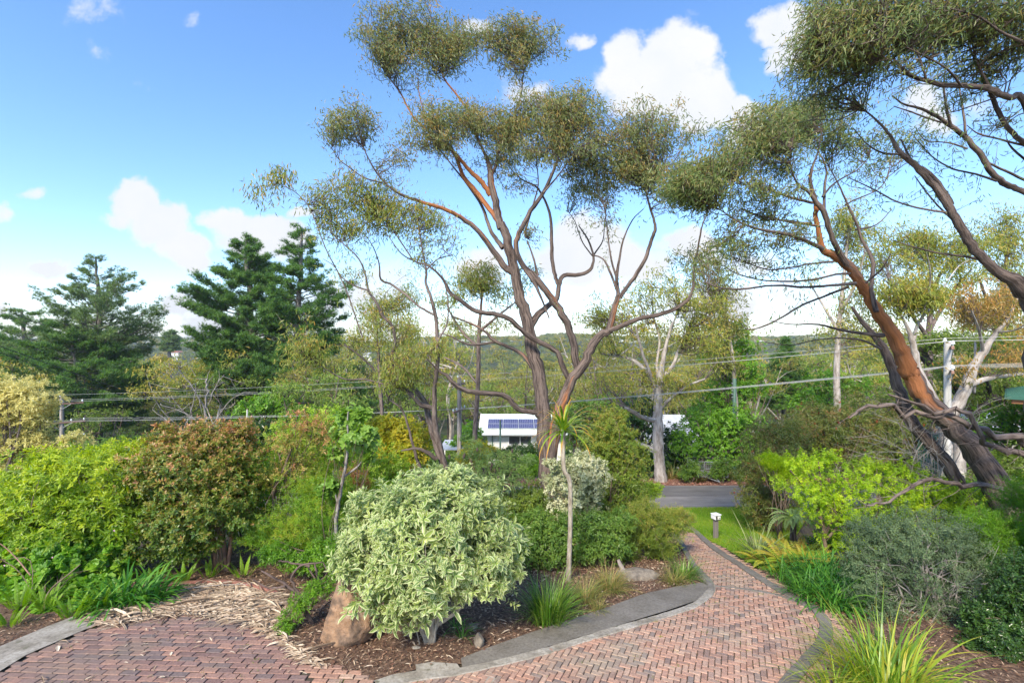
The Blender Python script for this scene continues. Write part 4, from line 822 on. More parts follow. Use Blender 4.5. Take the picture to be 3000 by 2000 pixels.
# nearer gum whose limbs come in from beyond the right edge
D3 = 9.0; bx = 10.2; g3 = np.array([bx, D3, gz(bx, D3)]); yb = (HZ-g3[2]*F/D3)
xb = bx/D3*F+1176
U_l = [
 lim(VV, [(xb,yb+10,80),(xb-6,1100,70),(2400,760,50),(2352,665,38),(2297,627,22),(2249,584,19),(2217,540,18.5),(2193,500,17),(2177,472,16),(2153,436,14.5),(2121,400,13),(2089,368,12),(2065,348,10.5),(2045,312,6),(2017,280,4.5),(1981,248,3)], D3, D3-.5, .05),
 lim(VV, [(xb-2,1000,74),(xb-20,760,62),(2480,520,44),(2420,470,30),(2352,440,13),(2321,428,12.8),(2289,408,12.5),(2269,384,12),(2253,356,11.5),(2229,328,11),(2209,308,10),(2177,284,9),(2145,264,7),(2109,248,5.5),(2077,240,4),(2049,220,3)], D3, D3+1, .12),
 lim(VV, [(xb-8,860,60),(2500,560,46),(2430,400,34),(2352,230,14),(2321,226,13),(2289,212,13),(2265,202,12),(2225,198,11),(2169,196,10),(2129,186,9),(2097,176,8),(2069,154,6),(2053,136,4)], D3, D3-1.6, .1),
 lim(R7, [(2300,960,40),(2058,820,28),(2000,770,26),(1942,700,25),(1902,620,24),(1862,520,22),(1820,440,16),(1780,360,10),(1740,260,6)], D3-.6, D3-.8),
 lim(R7, [(1640,725,16),(1612,620,14),(1600,520,10),(1602,430,7),(1620,340,5)], D3+.6, D3+.2), lim(R7, [(1725,775,13),(1710,650,12),(1690,530,8),(1680,430,5)], D3+.6, D3+1), lim(R7, [(1585,705,10),(1480,670,9),(1400,640,8),(1310,610,5)], D3+.7, D3+1.2),
 lim(R7, [(1645,1175,24),(1590,1080,22),(1502,980,18),(1420,930,14),(1350,800,8)], D3-.2, D3+.2), lim(R7, [(1640,1225,15),(1480,1200,12),(1330,1160,10),(1200,1090,8),(1050,1020,5)], D3-.2, D3+.8),
 lim(R7, [(1870,1500,18),(1700,1470,12),(1550,1450,10),(1400,1410,7),(1310,1380,4)], D3, D3-.6), lim(R7, [(1810,1460,18),(1720,1380,14),(1682,1300,13),(1562,1180,10),(1480,1080,8),(1430,1010,5)], D3, D3+.7),
 lim(R7, [(2120,1060,16),(1950,980,14),(1840,930,12)], D3+.8, D3+.7), lim(R7, [(1900,1040,14),(1780,1000,12),(1650,970,10),(1530,900,7),(1450,810,4)], D3+.6, D3+.1), lim(R7, [(2120,850,14),(1920,800,10),(1800,770,8),(1730,720,4)], D3-.5, D3-1),
 lim(R7, [(1735,855,12),(1620,820,8),(1500,810,6),(1450,760,3)], D3+.6, D3+1), lim(R7, [(2140,980,14),(1990,850,10),(1960,800,5)], D3-.4, D3-.6), lim(R7, [(1370,885,14),(1250,880,10),(1160,830,7),(1080,740,5)], D3-.4, D3-.8),
 lim(R7, [(1500,465,12),(1440,300,9),(1330,220,6),(1200,160,4)], D3-1.6, D3-1.8), lim(R7, [(1700,497,14),(1620,400,12),(1500,330,9),(1380,270,5)], D3-1.6, D3-2), lim(R7, [(1860,500,14),(1800,380,10),(1760,250,7),(1750,120,4)], D3-1.2, D3-1), lim(R7, [(1480,465,10),(1540,300,8),(1600,200,5)], D3-1.6, D3-1.2),
 lim(R7, [(1350,385,8),(1200,300,6),(1050,260,4),(920,200,3)], D3-1.7, D3-1.5), lim(R7, [(2200,300,24),(1950,200,14),(1800,100,9),(1600,40,6)], D3-1.6, D3-2)]
U_b = [(930,50,100,70,-1.2),(1000,130,130,100,-1.2),(900,200,80,90,-1.3),(870,320,80,90,-1.3),(830,430,70,70,-1.2),(960,300,110,90,-1.2),(1150,70,160,90,-1.4),(1200,200,160,105,-1.5),(1330,60,160,90,-1.6),(1400,200,140,100,-1.6),(1550,70,170,90,-1.4),(1520,250,120,90,-1.2),(1750,50,180,80,-1.6),(1700,180,150,85,-1.2),(1900,110,150,95,-1.4),(2000,250,110,90,-1.4),
 (1300,320,140,60,-1.4,1,.65),(1060,410,130,60,-1.3,1,.6),(900,520,110,60,-.5,1,.8),(1050,560,90,50,-.5,.8,.5),(1900,330,80,60,-1,.9,.6),(1850,420,140,55,-1,1,.35),(1640,330,110,60,-.5,1,.4),(1980,420,90,60,-1.2,1,.35),(1000,480,80,60,-.8,.8,.5),(1340,450,90,40,-1.4,.8,.3),(2040,120,80,90,-1.5),(2060,640,25,60,-.8,.5,.4)]
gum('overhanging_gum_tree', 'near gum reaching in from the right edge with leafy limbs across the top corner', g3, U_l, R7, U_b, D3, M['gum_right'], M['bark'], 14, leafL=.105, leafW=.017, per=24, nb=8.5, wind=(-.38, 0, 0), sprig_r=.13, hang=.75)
# ================= garden plants =================
def gxy(px, py): g = G(px, py); return g[0], g[1]
def at(px, d): return (px-1176)/F*d, d
LM = {}
LM['var'] = leafmat('variegated_leaf', [(.09, .16, .045), (.15, .24, .065), (.23, .34, .085), (.38, .46, .10), (.55, .58, .12)], .3, .4, edge=(.60, .64, .33), edge_at=.6, boost=False)
LM['rhodo'] = leafmat('yellow_green_leaf', [(.07, .15, .012), (.15, .27, .018), (.29, .42, .022), (.50, .58, .03), (.62, .64, .06)], .36, .38, boost=False)
LM['lilly'] = leafmat('lilly_pilly_leaf', [(.045, .10, .018), (.09, .17, .026), (.16, .24, .032), (.32, .28, .05), (.54, .26, .12), (.64, .36, .25)], .3, .36, spec=.5, boost=False)
LM['green'] = leafmat('fresh_green_leaf', [(.045, .11, .014), (.09, .19, .02), (.17, .29, .028), (.29, .38, .045)], .38, .42)
LM['geran'] = leafmat('groundcover_leaf', [(.05, .13, .014), (.09, .20, .018), (.14, .27, .022), (.24, .33, .035), (.42, .30, .05)], .34, .45)
LM['bright'] = leafmat('lime_leaf', [(.11, .23, .03), (.18, .33, .045), (.27, .42, .07), (.38, .50, .12)], .36, .42, boost=False)
LM['olive'] = leafmat('olive_leaf', [(.05, .085, .018), (.10, .145, .026), (.17, .21, .035), (.27, .28, .045)], .34, .45)
LM['dull'] = leafmat('dull_green_leaf', [(.045, .09, .02), (.085, .15, .028), (.14, .21, .038), (.23, .27, .05)], .34, .45)
LM['airy'] = leafmat('airy_green_leaf', [(.09, .15, .02), (.17, .26, .03), (.28, .37, .045), (.40, .44, .08), (.50, .42, .12)], .4, .42)
LM['yellow'] = leafmat('yellow_bush_leaf', [(.15, .18, .012), (.28, .30, .02), (.42, .40, .03), (.5, .44, .05)], .34, .45)
LM['wattle'] = leafmat('cream_wattle_flower', [(.14, .19, .05), (.50, .47, .15), (.72, .66, .26), (.80, .75, .36)], .3, .6, boost=False)
LM['grey'] = leafmat('grey_green_leaf', [(.05, .085, .042), (.095, .15, .07), (.16, .23, .10), (.27, .35, .15)], .26, .55, boost=False)
LM['maple'] = leafmat('maple_leaf', [(.12, .20, .012), (.22, .32, .016), (.36, .44, .024), (.50, .54, .04)], .46, .42)
LM['dark'] = leafmat('dark_glossy_leaf', [(.014, .036, .010), (.028, .062, .014), (.05, .10, .02), (.085, .14, .026)], .2, .3, spec=.6)
LM['cream'] = leafmat('cream_variegated_leaf', [(.12, .16, .06), (.36, .39, .19), (.62, .62, .38), (.78, .76, .55)], .25, .5, boost=False)
LM['redb'] = leafmat('bottlebrush_leaf', [(.055, .075, .025), (.095, .125, .032), (.15, .17, .04), (.22, .18, .06), (.30, .15, .07)], .26, .45)
LM['fern'] = leafmat('fern_frond', [(.09, .17, .016), (.16, .27, .02), (.25, .36, .03)], .35, .45)
LM['goldfern'] = leafmat('golden_fern_frond', [(.14, .24, .02), (.24, .34, .03), (.38, .42, .04), (.44, .36, .05), (.30, .15, .04)], .34, .5, boost=False)
LM['agap'] = leafmat('agapanthus_blade', [(.022, .085, .016), (.045, .14, .022), (.08, .20, .03), (.14, .26, .045)], .3, .45, spec=.3)
LM['loman'] = leafmat('grass_blade', [(.035, .09, .012), (.07, .15, .018), (.12, .21, .026), (.24, .27, .06)], .28, .38, edge=(.34, .30, .12), edge_at=.93)
LM['gold'] = leafmat('golden_blade', [(.11, .22, .025), (.19, .33, .035), (.32, .45, .045), (.48, .52, .06), (.52, .42, .05)], .36, .38, edge=(.50, .36, .08), edge_at=.93, boost=False)
LM['tuss'] = leafmat('tussock_blade', [(.10, .12, .03), (.17, .19, .045), (.28, .26, .08), (.38, .30, .12)], .28, .5)
LM['aloe'] = leafmat('spiky_head_blade', [(.08, .15, .018), (.14, .23, .022), (.26, .32, .03), (.42, .38, .04)], .25, .32, edge=(.60, .30, .04), edge_at=.7)
LM['banksia'] = leafmat('banksia_leaf', [(.06, .10, .04), (.10, .16, .055), (.17, .23, .08), (.26, .27, .09)], .22, .45)
LM['flower'] = leafmat('red_flower', [(.5, .03, .02), (.62, .06, .03)], .2, .5, boost=False)
LM['pinkfl'] = leafmat('pink_flower', [(.6, .25, .45), (.7, .38, .55)], .2, .5)

# --- the big variegated shrub in the middle ---
vb = gxy(986, 1478)
def var_extra(t, r, p, a, bl):
    st = Acc(); b0 = np.array([vb[0], vb[1], gz(*vb)])
    for pts in ([(985,1482,17),(978,1430,14),(960,1400,9),(930,1350,7),(900,1300,5)],[(992,1482,13),(1000,1440,11),(1040,1410,9),(1080,1370,8),(1120,1330,5)],[(988,1482,15),(992,1430,12),(1000,1380,9),(1010,1300,6),(1020,1200,4)],[(984,1480,12),(965,1440,9),(945,1425,7),(900,1410,4)],[(990,1480,9),(1005,1425,7),(1018,1390,5),(1050,1330,4)]):
        X = trace(VV, pts, vb[1], vb[1]+r.uniform(-.4, .6), wob=.2, r=r); tube(st, X[:, :3], X[:, 3], 8, 0, .06, r)
    st.obj('main_stem', M['stem_pale'], t, smooth=True)
shrub('variegated_shrub', 'big round shrub with cream edged leaves beside the sandstone boulder', 'shrub', vb, VV, vb[1], [
 (990,1240,165,128,0,1.0),(885,1290,98,100,-.1,.8),(1100,1290,98,82,.1,.8),(1030,1140,110,58,.3,.7),(890,1190,90,72,.1,.7),(950,1350,100,60,-.3,.7),(1000,1180,110,80,-.2,.7),(1150,1310,48,52,0,.45),(897,1345,50,44,-.2,.45),(935,1412,56,26,-.3,.35),(1040,1100,50,30,.4,.4),(835,1255,52,70,0,.5)],
 3000, 7, .128, .046, (.6, 1.45), OVA, LM['var'], 31, stem=M['stem_pale'], ns=4, r0=.011, inner=.42, rag=.19, up=.6, droop=.22, newgrow=.22, extra=var_extra, jit=.32, under=.4)

# --- left side ---
rb = at(150, 11.6)
shrub('yellow_green_shrub', 'broad shrub of bright yellow green whorled leaves at the left edge', 'shrub', rb, VV, 11.6, [
 (210,1110,130,82),(90,1140,90,88,0),(300,1090,60,66,.5),(190,1190,140,70,-.3),(40,1200,70,72,-.2),(330,1050,40,40,1),(120,1060,60,40,.4),(-30,1190,70,80,0),(240,1050,50,36,.5),(270,1180,60,70,0)],
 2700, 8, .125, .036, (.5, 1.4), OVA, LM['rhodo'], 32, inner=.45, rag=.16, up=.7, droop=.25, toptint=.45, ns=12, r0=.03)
lb = gxy(515, 1312)
def lil_extra(t, r, p, a, bl):
    st = Acc(); L_ = lb[1]
    for pts in ([(516,1316,17),(512,1250,15),(506,1200,13),(510,1150,10),(490,1080,6)],[(500,1312,13),(494,1260,11),(482,1210,10),(470,1150,7),(440,1080,4)],[(450,1318,12),(455,1270,10),(450,1220,9),(420,1130,5)],[(522,1314,9),(530,1240,8),(545,1160,6),(560,1080,4)]):
        X = trace(VV, pts, L_, L_+.3, wob=.2, r=r); X[0, 2] = gz(X[0, 0], X[0, 1])-.1; tube(st, X[:, :3], X[:, 3], 9, .3, .05, r)
    st.obj('main_stem', M['pinkbark'], t, smooth=True)
M['pinkbark'] = barkmat('pinkish_bark', (.22, .12, .085), (.42, .25, .18), (.46, .27, .18), 14, .3, .5)
shrub('lilly_pilly_tree', 'small tree with glossy dark leaves and reddish new growth on pinkish trunks', 'tree', lb, VV, lb[1]+.1, [
 (440,1080,110,88,0,1.2),(520,1060,76,75,.3,.9),(370,1110,70,85,0,.9),(470,1180,120,80,-.3,1.0),(390,1220,92,68,-.5,.8),(548,1125,50,70,0,.8),(390,1262,80,32,-.5,.6),(490,1005,70,40,.4,.7),(400,1030,60,48,.2,.7),(560,1000,26,40,.3,.4),(380,990,16,26,.3,.3),(330,1180,46,50,-.2,.6),(440,1150,100,100,.2,.9)],
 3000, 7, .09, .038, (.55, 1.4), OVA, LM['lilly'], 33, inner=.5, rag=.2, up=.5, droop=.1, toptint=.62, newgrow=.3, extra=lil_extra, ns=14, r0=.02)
wb = at(20, 19.)
shrub('cream_wattle_tree', 'wattle tree covered with cream yellow blossom at the left edge', 'tree', wb, VV, 19., [
 (50,930,64,50),(10,905,50,40),(90,960,26,30),(-10,960,60,60),(70,1010,50,22),(20,1030,50,26),(60,1050,60,20,.4),(175,1012,28,20,-.4),(130,1030,40,16),(20,1090,60,30),(90,1075,50,22),(10,1060,40,30)],
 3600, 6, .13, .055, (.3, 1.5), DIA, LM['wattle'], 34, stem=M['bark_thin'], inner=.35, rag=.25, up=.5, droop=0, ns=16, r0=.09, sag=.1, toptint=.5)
# airy shrubs between the lilly pilly and the variegated shrub
def sap(name, label, cat, stemspec, Rf, d, blobs, n, m_, L, W, el, tm, mt, seed, bark=M['stem'], **k):
    b = stemspec[0][0]; base = at(Rf(b[0], b[1])[0], d)
    def ex(t, r, p, a, bl):
        st = Acc()
        for pts in stemspec:
            X = trace(Rf, pts, d, d+r.uniform(-.3, .3), wob=.25, r=r)
            if pts is stemspec[0]: X = np.vstack([[X[0, 0], X[0, 1], gz(X[0, 0], X[0, 1])-.05, X[0, 3]], X])
            tube(st, X[:, :3], X[:, 3], 7, 0, .05, r)
        st.obj('main_stem', bark, t, smooth=True)
    return shrub(name, label, cat, base, Rf, d, blobs, n, m_, L, W, el, tm, mt, seed, extra=ex, **k)
sap('red_tipped_sapling', 'thin sapling with a pale stem and pinkish red leaf tips right of the lilly pilly', 'sapling', [[(632,1310,11),(630,1260,10),(628,1180,9),(632,1120,8),(650,1080,6),(670,1030,4)],[(632,1130,6),(670,1110,5),(700,1080,3)],[(634,1125,5),(610,1100,3)],[(650,1080,4),(640,1040,3)]], VV, 12.6,
 [(660,1020,50,50),(700,980,40,40,.2),(620,1095,40,26,-.1),(690,1070,50,40,.2),(735,1010,50,60,.5),(640,1090,26,18,-.2)], 420, 6, .075, .024, (.6, 1.4), OVA, leafmat('redtip_leaf', [(.10, .15, .03), (.18, .23, .04), (.30, .30, .06), (.45, .22, .11), (.52, .20, .16)], .3, .4), 35, ns=9, r0=.012, inner=.8, rag=.3, toptint=.4)
shrub('airy_shrub', 'loose pale green shrub of small leaves behind the red tipped sapling', 'shrub', at(700, 14.5), VV, 14.5, [(690,1010,80,60),(740,965,50,40,.3),(760,1060,80,70),(700,1110,80,60,-.3),(800,1010,50,50,.4),(650,1050,50,60),(820,1090,50,50),(850,1030,40,40),(780,960,40,30),(860,1130,40,40)], 2300, 6, .06, .024, (.5, 1.4), DIA, LM['airy'], 36, ns=14, inner=.7, rag=.3, r0=.02)
shrub('feathery_shrub', 'feathery green shrub with a rusty patch in front of the lime sapling', 'shrub', at(740, 12.2), VV, 12.2, [(720,1160,70,60),(660,1210,60,50,-.3),(760,1200,60,60,-.2),(700,1240,70,40,-.4),(600,1230,46,36,-.2),(790,1150,50,60),(740,1120,50,40,.3)], 2600, 9, .06, .011, (.4, 1.5), DIA, leafmat('feathery_leaf', [(.06, .14, .02), (.11, .22, .03), (.19, .30, .035), (.34, .36, .05), (.40, .26, .06)], .36, .42), 37, ns=14, inner=.7, rag=.3, r0=.018)
shrub('rusty_shrub', 'small rusty brown leaved shrub under the lime sapling', 'shrub', at(805, 12.8), VV, 12.8, [(815,1100,30,30),(800,1130,36,30),(830,1120,24,26)], 500, 7, .05, .012, (.4, 1.5), DIA, leafmat('rusty_leaf', [(.12, .09, .03), (.26, .14, .05), (.38, .19, .07)], .25, .5), 38, ns=6, inner=.7, rag=.3)
sap('lime_sapling', 'young tree with large lobed lime green leaves on a thin grey stem', 'sapling', [[(772,1190,9),(778,1150,8),(790,1090,7),(800,1030,6),(798,980,4),(800,945,3)],[(790,1095,5),(830,1060,4),(840,1010,3)],[(776,1160,4),(768,1120,3),(765,1080,2)]], VV, 11.4,
 [(800,960,34,22),(830,945,26,12,.1),(800,1000,48,26),(840,1020,30,26,.1),(780,1040,22,14),(845,990,24,18),(765,1110,14,22,-.1),(742,1125,16,12),(850,1045,16,16)], 75, 4, .17, .17, (.9, 1.5), LOBED, LM['bright'], 39, bark=M['stem_grey'], ns=7, inner=.9, rag=.3, gap=.05, droop=.25, r0=.008)
shrub('yellow_green_bush', 'rounded yellow green bush beneath the slender gum', 'shrub', at(905, 20.), VV, 20., [(940,1010,50,48),(890,1000,50,40,.3),(860,1040,50,40),(930,1050,50,36,-.2),(880,975,30,20)], 2300, 6, .075, .04, (.4, 1.4), DIA, LM['yellow'], 40, ns=12, inner=.4, rag=.15, r0=.03)
shrub('sunlit_bush', 'low sunlit green bush behind the rusty shrub', 'shrub', at(850, 16.5), VV, 16.5, [(860,1090,60,40),(900,1070,40,30),(820,1070,40,40),(760,1110,60,50),(720,1080,40,30),(880,1120,60,30)], 1500, 6, .07, .03, (.4, 1.4), DIA, LM['airy'], 41, ns=12, inner=.6, rag=.25)
# dense green filling below the left shrubs
shrub('geranium_mound', 'tangled groundcover of lobed bright green leaves at the left edge', 'groundcover', gxy(90, 1395), VV, 10.7, [
 (60,1270,100,50,.4,.8),(180,1240,90,50,.6,.8),(50,1350,110,50,-.2,.7),(190,1310,80,50,.1,.7),(30,1420,70,34,-.7,.5),(130,1290,90,60,.2,.7),(-30,1320,60,90,0,.7),(240,1260,50,50,.6,.6),(20,1455,60,30,-1,.4),(80,1430,50,24,-.9,.4),(180,1370,50,24,-.4,.5),(260,1310,30,30,.2,.4)],
 2600, 4, .085, .085, (.6, 1.5), ROUND, LM['geran'], 42, ns=10, inner=.6, rag=.25, up=.9, droop=.05, gap=.03, r0=.008)
pf = Acc(); r = np.random.default_rng(3)
for i, (px, py) in enumerate([(5,1420),(10,1298),(262,1218),(120,1280),(30,1350),(200,1300)]):
    q = P(px, py, 9.6+.2*i); V, Fc, C = leaves(np.repeat(q[None], 5, 0), np.stack([np.cos(np.arange(5)*1.257), r.normal(size=5)*.2, np.sin(np.arange(5)*1.257)], 1), np.tile([0, -1., .3], (5, 1)), .022, .018, DIA, r.random(5), r.random(5)); pf.add(V, Fc, C)
pf.obj('flowers', LM['pinkfl'], bpy.data.objects['geranium_mound'])
# fishbone ferns
shrub('low_groundcover', 'low leafy groundcover along the edge of the left concrete strip', 'groundcover', at(100, 9.4), VV, 9.5, [(20,1450,60,26,-.35,.3),(90,1416,60,26,-.1,.3),(180,1398,60,24,.1,.3),(-30,1470,50,30,-.5,.3)], 420, 4, .07, .07, (.6, 1.5), ROUND, LM['geran'], 49, ns=5, inner=.7, rag=.3, up=1, r0=.006)
for i, (px, py, n, L) in enumerate([(45,1395,11,.55),(105,1400,10,.5),(168,1418,9,.45),(230,1400,9,.45),(20,1435,8,.4),(420,1335,9,.45),(558,1322,7,.42),(140,1345,10,.6),(262,1375,7,.4),(350,1340,7,.45),(480,1322,6,.35)]):
    fern('fishbone_fern', ['fishbone fern of upright ribbed fronds at the far left of the bed','fishbone fern second from the left in the bed','fishbone fern leaning over the concrete drain strip','fishbone fern beside the left side of the agapanthus','low fishbone fern nearest the camera at the left edge','fishbone fern under the lilly pilly tree','fishbone fern at the foot of the pinkish trunks','tall fishbone fern rising from the green groundcover','short fishbone fern at the edge of the leaf heap','fishbone fern in the shade behind the agapanthus','tiny fishbone fern between agapanthus and pinkish trunks'][i], gxy(px, py+6), int(n*1.6), L*1.1, .06, .7, LM['fern'], 50+i, rad=.14, pitch=(.9, 1.5), group='fishbone ferns in the left bed', st=20)
for i, (px, py, n, L) in enumerate([(285,1398,130,.74),(350,1388,80,.66),(235,1402,50,.6)]):
    strap_plant('agapanthus', ['large dark green agapanthus clump behind the leaf heap','agapanthus clump right of the largest one in the left bed','smaller agapanthus clump at the edge of the concrete strip'][i], 'agapanthus', gxy(px, py), n, L, .04, 1.9, LM['agap'], 70+i, rad=.3-.05*i, pitch=(.5, 1.5), group='agapanthus in the left bed', taper=5)
# stems lying at the left
def stick(name, label, pts3, rad, m, cat='branch', group=None, orange=0, seed=1):
    r = np.random.default_rng(seed); ac = Acc(); p = catmull(np.array(pts3), 4); tube(ac, p, np.linspace(rad, rad*.5, len(p)), 7, orange, .08, r)
    o = ac.obj(name, m, smooth=True); return tag(o, label, cat, group)
def on(px, py, h=0): g = G(px, py); return g+np.array([0, 0, h])
stick('broken_branch', 'bare brown broken branch leaning out of the left bed', [on(105,1410,.0), on(104,1402,.18), on(118,1400,.42), on(160,1400,.72), on(184,1398,.88)], .022, M['stem'])
stick('prunus_stem', 'long reddish stem arching through the groundcover at the left edge', [on(70,1402,.7), on(40,1400,1.0), on(10,1400,1.25), on(-20,1400,1.4)], .014, M['pinkbark'])
# brick edging
M['brick_edge'] = mat('edging_brick', [(.3, (.20, .085, .06)), (.6, (.34, .15, .11)), (.75, (.42, .21, .16))], 5, 7, .85, .5, 50)
kerb('brick_edging', [G(*p)[:2] for p in ((280,1404),(330,1376),(380,1357),(440,1346),(520,1345),(590,1356),(640,1374))], .11, .1, M['brick_edge'], .03, .24)
# tangled dead branches and the green weed beside the boulder
r = np.random.default_rng(44)
db = on(690, 1428); t = thing('dead_branch_tangle', db, 'tangle of dark bare branches left of the sandstone boulder', 'branches'); tt = []
for k, pts in enumerate([[(720,1440,11),(700,1400,10),(690,1370,9),(650,1340,7),(600,1310,4)],[(720,1436,9),(706,1420,9),(670,1425,7),(655,1405,4)],[(705,1410,9),(722,1370,8),(730,1330,7),(722,1290,4)],[(700,1395,8),(740,1375,7),(770,1350,4)],[(690,1370,7),(670,1330,6),(690,1300,5),(740,1290,3)],[(655,1345,5),(620,1350,4),(580,1330,3)],[(720,1345,6),(750,1320,5),(742,1290,3)],[(725,1330,5),(706,1300,3)],[(712,1300,5),(660,1290,4),(640,1288,3)],[(722,1440,9),(740,1425,8),(735,1400,6),(760,1380,3)]]):
    ac = Acc(); X = trace(VV, pts, db[1]+r.uniform(-.2, .3), None, wob=.4, r=r); tube(ac, X[:, :3], X[:, 3], 6, 0, .06, r); ac.obj('branch', M['deadbr'] if 'deadbr' in M else M.setdefault('deadbr', barkmat('dark_dead_wood', (.05, .035, .03), (.17, .12, .10), (.3, .13, .06), 14, .3, .5)), t, smooth=True)
shrub('green_weed', 'bright green leafy weed growing left of the sandstone boulder', 'weed', gxy(660, 1455), VV, G(660, 1455)[1], [(660,1430,26,30,0,.2),(690,1390,30,26,.1,.2),(720,1360,36,20,.2,.2),(645,1455,18,14,-.1,.15),(740,1340,30,18,.3,.2)], 260, 7, .055, .017, (.4, 1.4), DIA, LM['green'], 45, ns=6, inner=.9, rag=.2, r0=.006)
# behind and right of the variegated shrub
def bank_extra(t, r, p, a, bl):
    for i in range(26):
        c = Acc(); q = p[r.integers(len(p))]*np.array([1, 1, 1])+np.array([0, -.15, .02]); tube(c, [q, q+[0, 0, .05], q+[0, 0, .10], q+[0, 0, .13]], [.02, .035, .033, .012], 8, 0, .1, r); c.obj('seed_cone', M['cone'], t)
M['cone'] = mat('dark_seed_cone', [(.3, (.035, .026, .022)), (.6, (.10, .075, .06)), (.7, (.16, .10, .06))], 60, 5, .9, .8, 90)
sap('banksia', 'banksia bush with dark seed cones behind the variegated shrub', 'shrub', [[(1122,1150,13),(1115,1110,11),(1130,1080,8),(1160,1060,6)],[(1118,1115,8),(1090,1080,6),(1080,1050,4)],[(1130,1085,6),(1165,1085,5),(1200,1065,3)]], VV, 14.6,
 [(1100,1050,46,30),(1140,1070,50,36),(1080,1085,40,40),(1170,1095,46,40),(1130,1110,60,40,-.2),(1190,1060,40,26,.3),(1085,1020,26,20,.2),(1100,1120,40,34,-.2)], 620, 9, .12, .017, (.5, 1.45), DIA, LM['banksia'], 46, ns=12, inner=.75, rag=.25, r0=.02)
bank_extra(bpy.data.objects['banksia'], np.random.default_rng(8), np.array([P(1100+90*a, 1080+50*b, 14.4) for a, b in np.random.default_rng(9).uniform(-1, 1, (60, 2))]), None, None)
shrub('round_green_shrub', 'neat round green shrub below the white house', 'shrub', at(1214, 21), VV, 21., [(1216,1072,29,26,0,.5)], 800, 7, .07, .018, (.4, 1.4), DIA, LM['green'], 47, ns=5, inner=.3, rag=.08)
shrub('golden_dome_shrub', 'dome shaped golden green shrub in front of the house', 'shrub', at(1100, 24), VV, 24., [(1100,1042,40,26,0,.8),(1085,1055,30,20)], 900, 7, .09, .018, (.4, 1.4), DIA, LM['yellow'], 48, ns=5, inner=.3, rag=.1)
shrub('dark_blue_green_shrub', 'dark green shrub left of the big trunk under the house', 'shrub', at(1190, 23), VV, 23., [(1200,1040,40,18),(1160,1045,30,18),(1230,1040,30,20),(1180,1070,30,22)], 800, 7, .09, .02, (.4, 1.4), DIA, LM['dark'], 49, ns=5, inner=.4, rag=.2)
bb = at(1340, 13.8)
shrub('white_flowering_shrub', 'shrub frosted with small cream white leaves at the foot of the stringybark', 'shrub', bb, VV, 13.8, [(1335,1068,46,34),(1365,1085,34,30),(1310,1180,50,50,-.3),(1340,1090,44,42),(1310,1120,50,46,-.2),(1360,1130,34,40),(1270,1110,26,30,-.3),(1330,1165,44,26),(1290,1075,24,20),(1265,1065,16,14,-.3)], 2000, 6, .05, .03, (.5, 1.4), DIA, LM['cream'], 51, stem=M['stem'], ns=14, inner=.75, rag=.25, r0=.015)
shrub('tall_green_shrub', 'tall loose green shrub right of the spiky headed plant', 'shrub', at(1400, 16.6), VV, 16.6, [(1400,985,44,44),(1420,1040,60,56),(1380,1080,56,60),(1440,1100,50,56),(1400,1150,66,44),(1385,1020,50,44),(1410,960,26,26)], 4200, 6, .06, .017, (.3, 1.3), DIA, leafmat('light_shrub_leaf', [(.055, .09, .018), (.10, .15, .026), (.18, .23, .036), (.28, .28, .05), (.36, .27, .07)], .3, .42), 52, ns=16, inner=.6, rag=.22, r0=.03, toptint=.3)
shrub('box_leaved_shrub', 'dull green small leaved shrub between the spiky headed plant and variegated shrub', 'shrub', at(1245, 12.4), VV, 12.4, [(1220,1230,66,50),(1270,1260,60,46,-.2),(1200,1270,50,40,-.3),(1300,1230,40,50),(1240,1200,50,30,.3)], 4200, 5, .032, .017, (.5, 1.4), DIA, LM['dull'], 53, ns=16, inner=.5, rag=.2, r0=.015)
shrub('under_tree_shrub', 'mid green shrub at the base of the stringybark trunk', 'shrub', at(1180, 14.5), VV, 14.5, [(1190,1165,60,40),(1230,1150,40,40),(1150,1180,40,40),(1260,1190,50,30,-.2)], 2400, 5, .05, .016, (.4, 1.4), DIA, LM['olive'], 54, ns=12, inner=.5, rag=.2)
shrub('dark_leafed_shrub', 'dark green shrub right of the spiky plant stem', 'shrub', at(1370, 12.6), VV, 12.6, [(1360,1215,60,40),(1400,1250,50,40,-.2),(1340,1260,40,40,-.2),(1420,1200,40,30)], 3200, 5, .036, .016, (.5, 1.4), DIA, LM['dull'], 55, ns=12, inner=.5, rag=.2)
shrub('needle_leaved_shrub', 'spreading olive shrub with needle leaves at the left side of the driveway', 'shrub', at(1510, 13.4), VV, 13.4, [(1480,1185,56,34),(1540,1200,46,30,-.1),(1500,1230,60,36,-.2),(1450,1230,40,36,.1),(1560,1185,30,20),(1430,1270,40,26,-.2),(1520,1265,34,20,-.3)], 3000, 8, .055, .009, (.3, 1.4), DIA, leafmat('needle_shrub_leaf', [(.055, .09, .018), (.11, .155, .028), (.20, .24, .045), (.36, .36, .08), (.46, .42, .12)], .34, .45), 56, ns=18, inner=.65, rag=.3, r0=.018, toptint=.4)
shrub('roadside_shrub', 'pale yellow green shrub in front of the road left of the lawn', 'shrub', at(1470, 18.5), VV, 18.5, [(1470,1130,44,24),(1440,1150,40,30),(1500,1120,20,14),(1390,1190,50,30)], 1500, 6, .07, .018, (.4, 1.4), DIA, LM['airy'], 57, ns=12, inner=.6, rag=.25)
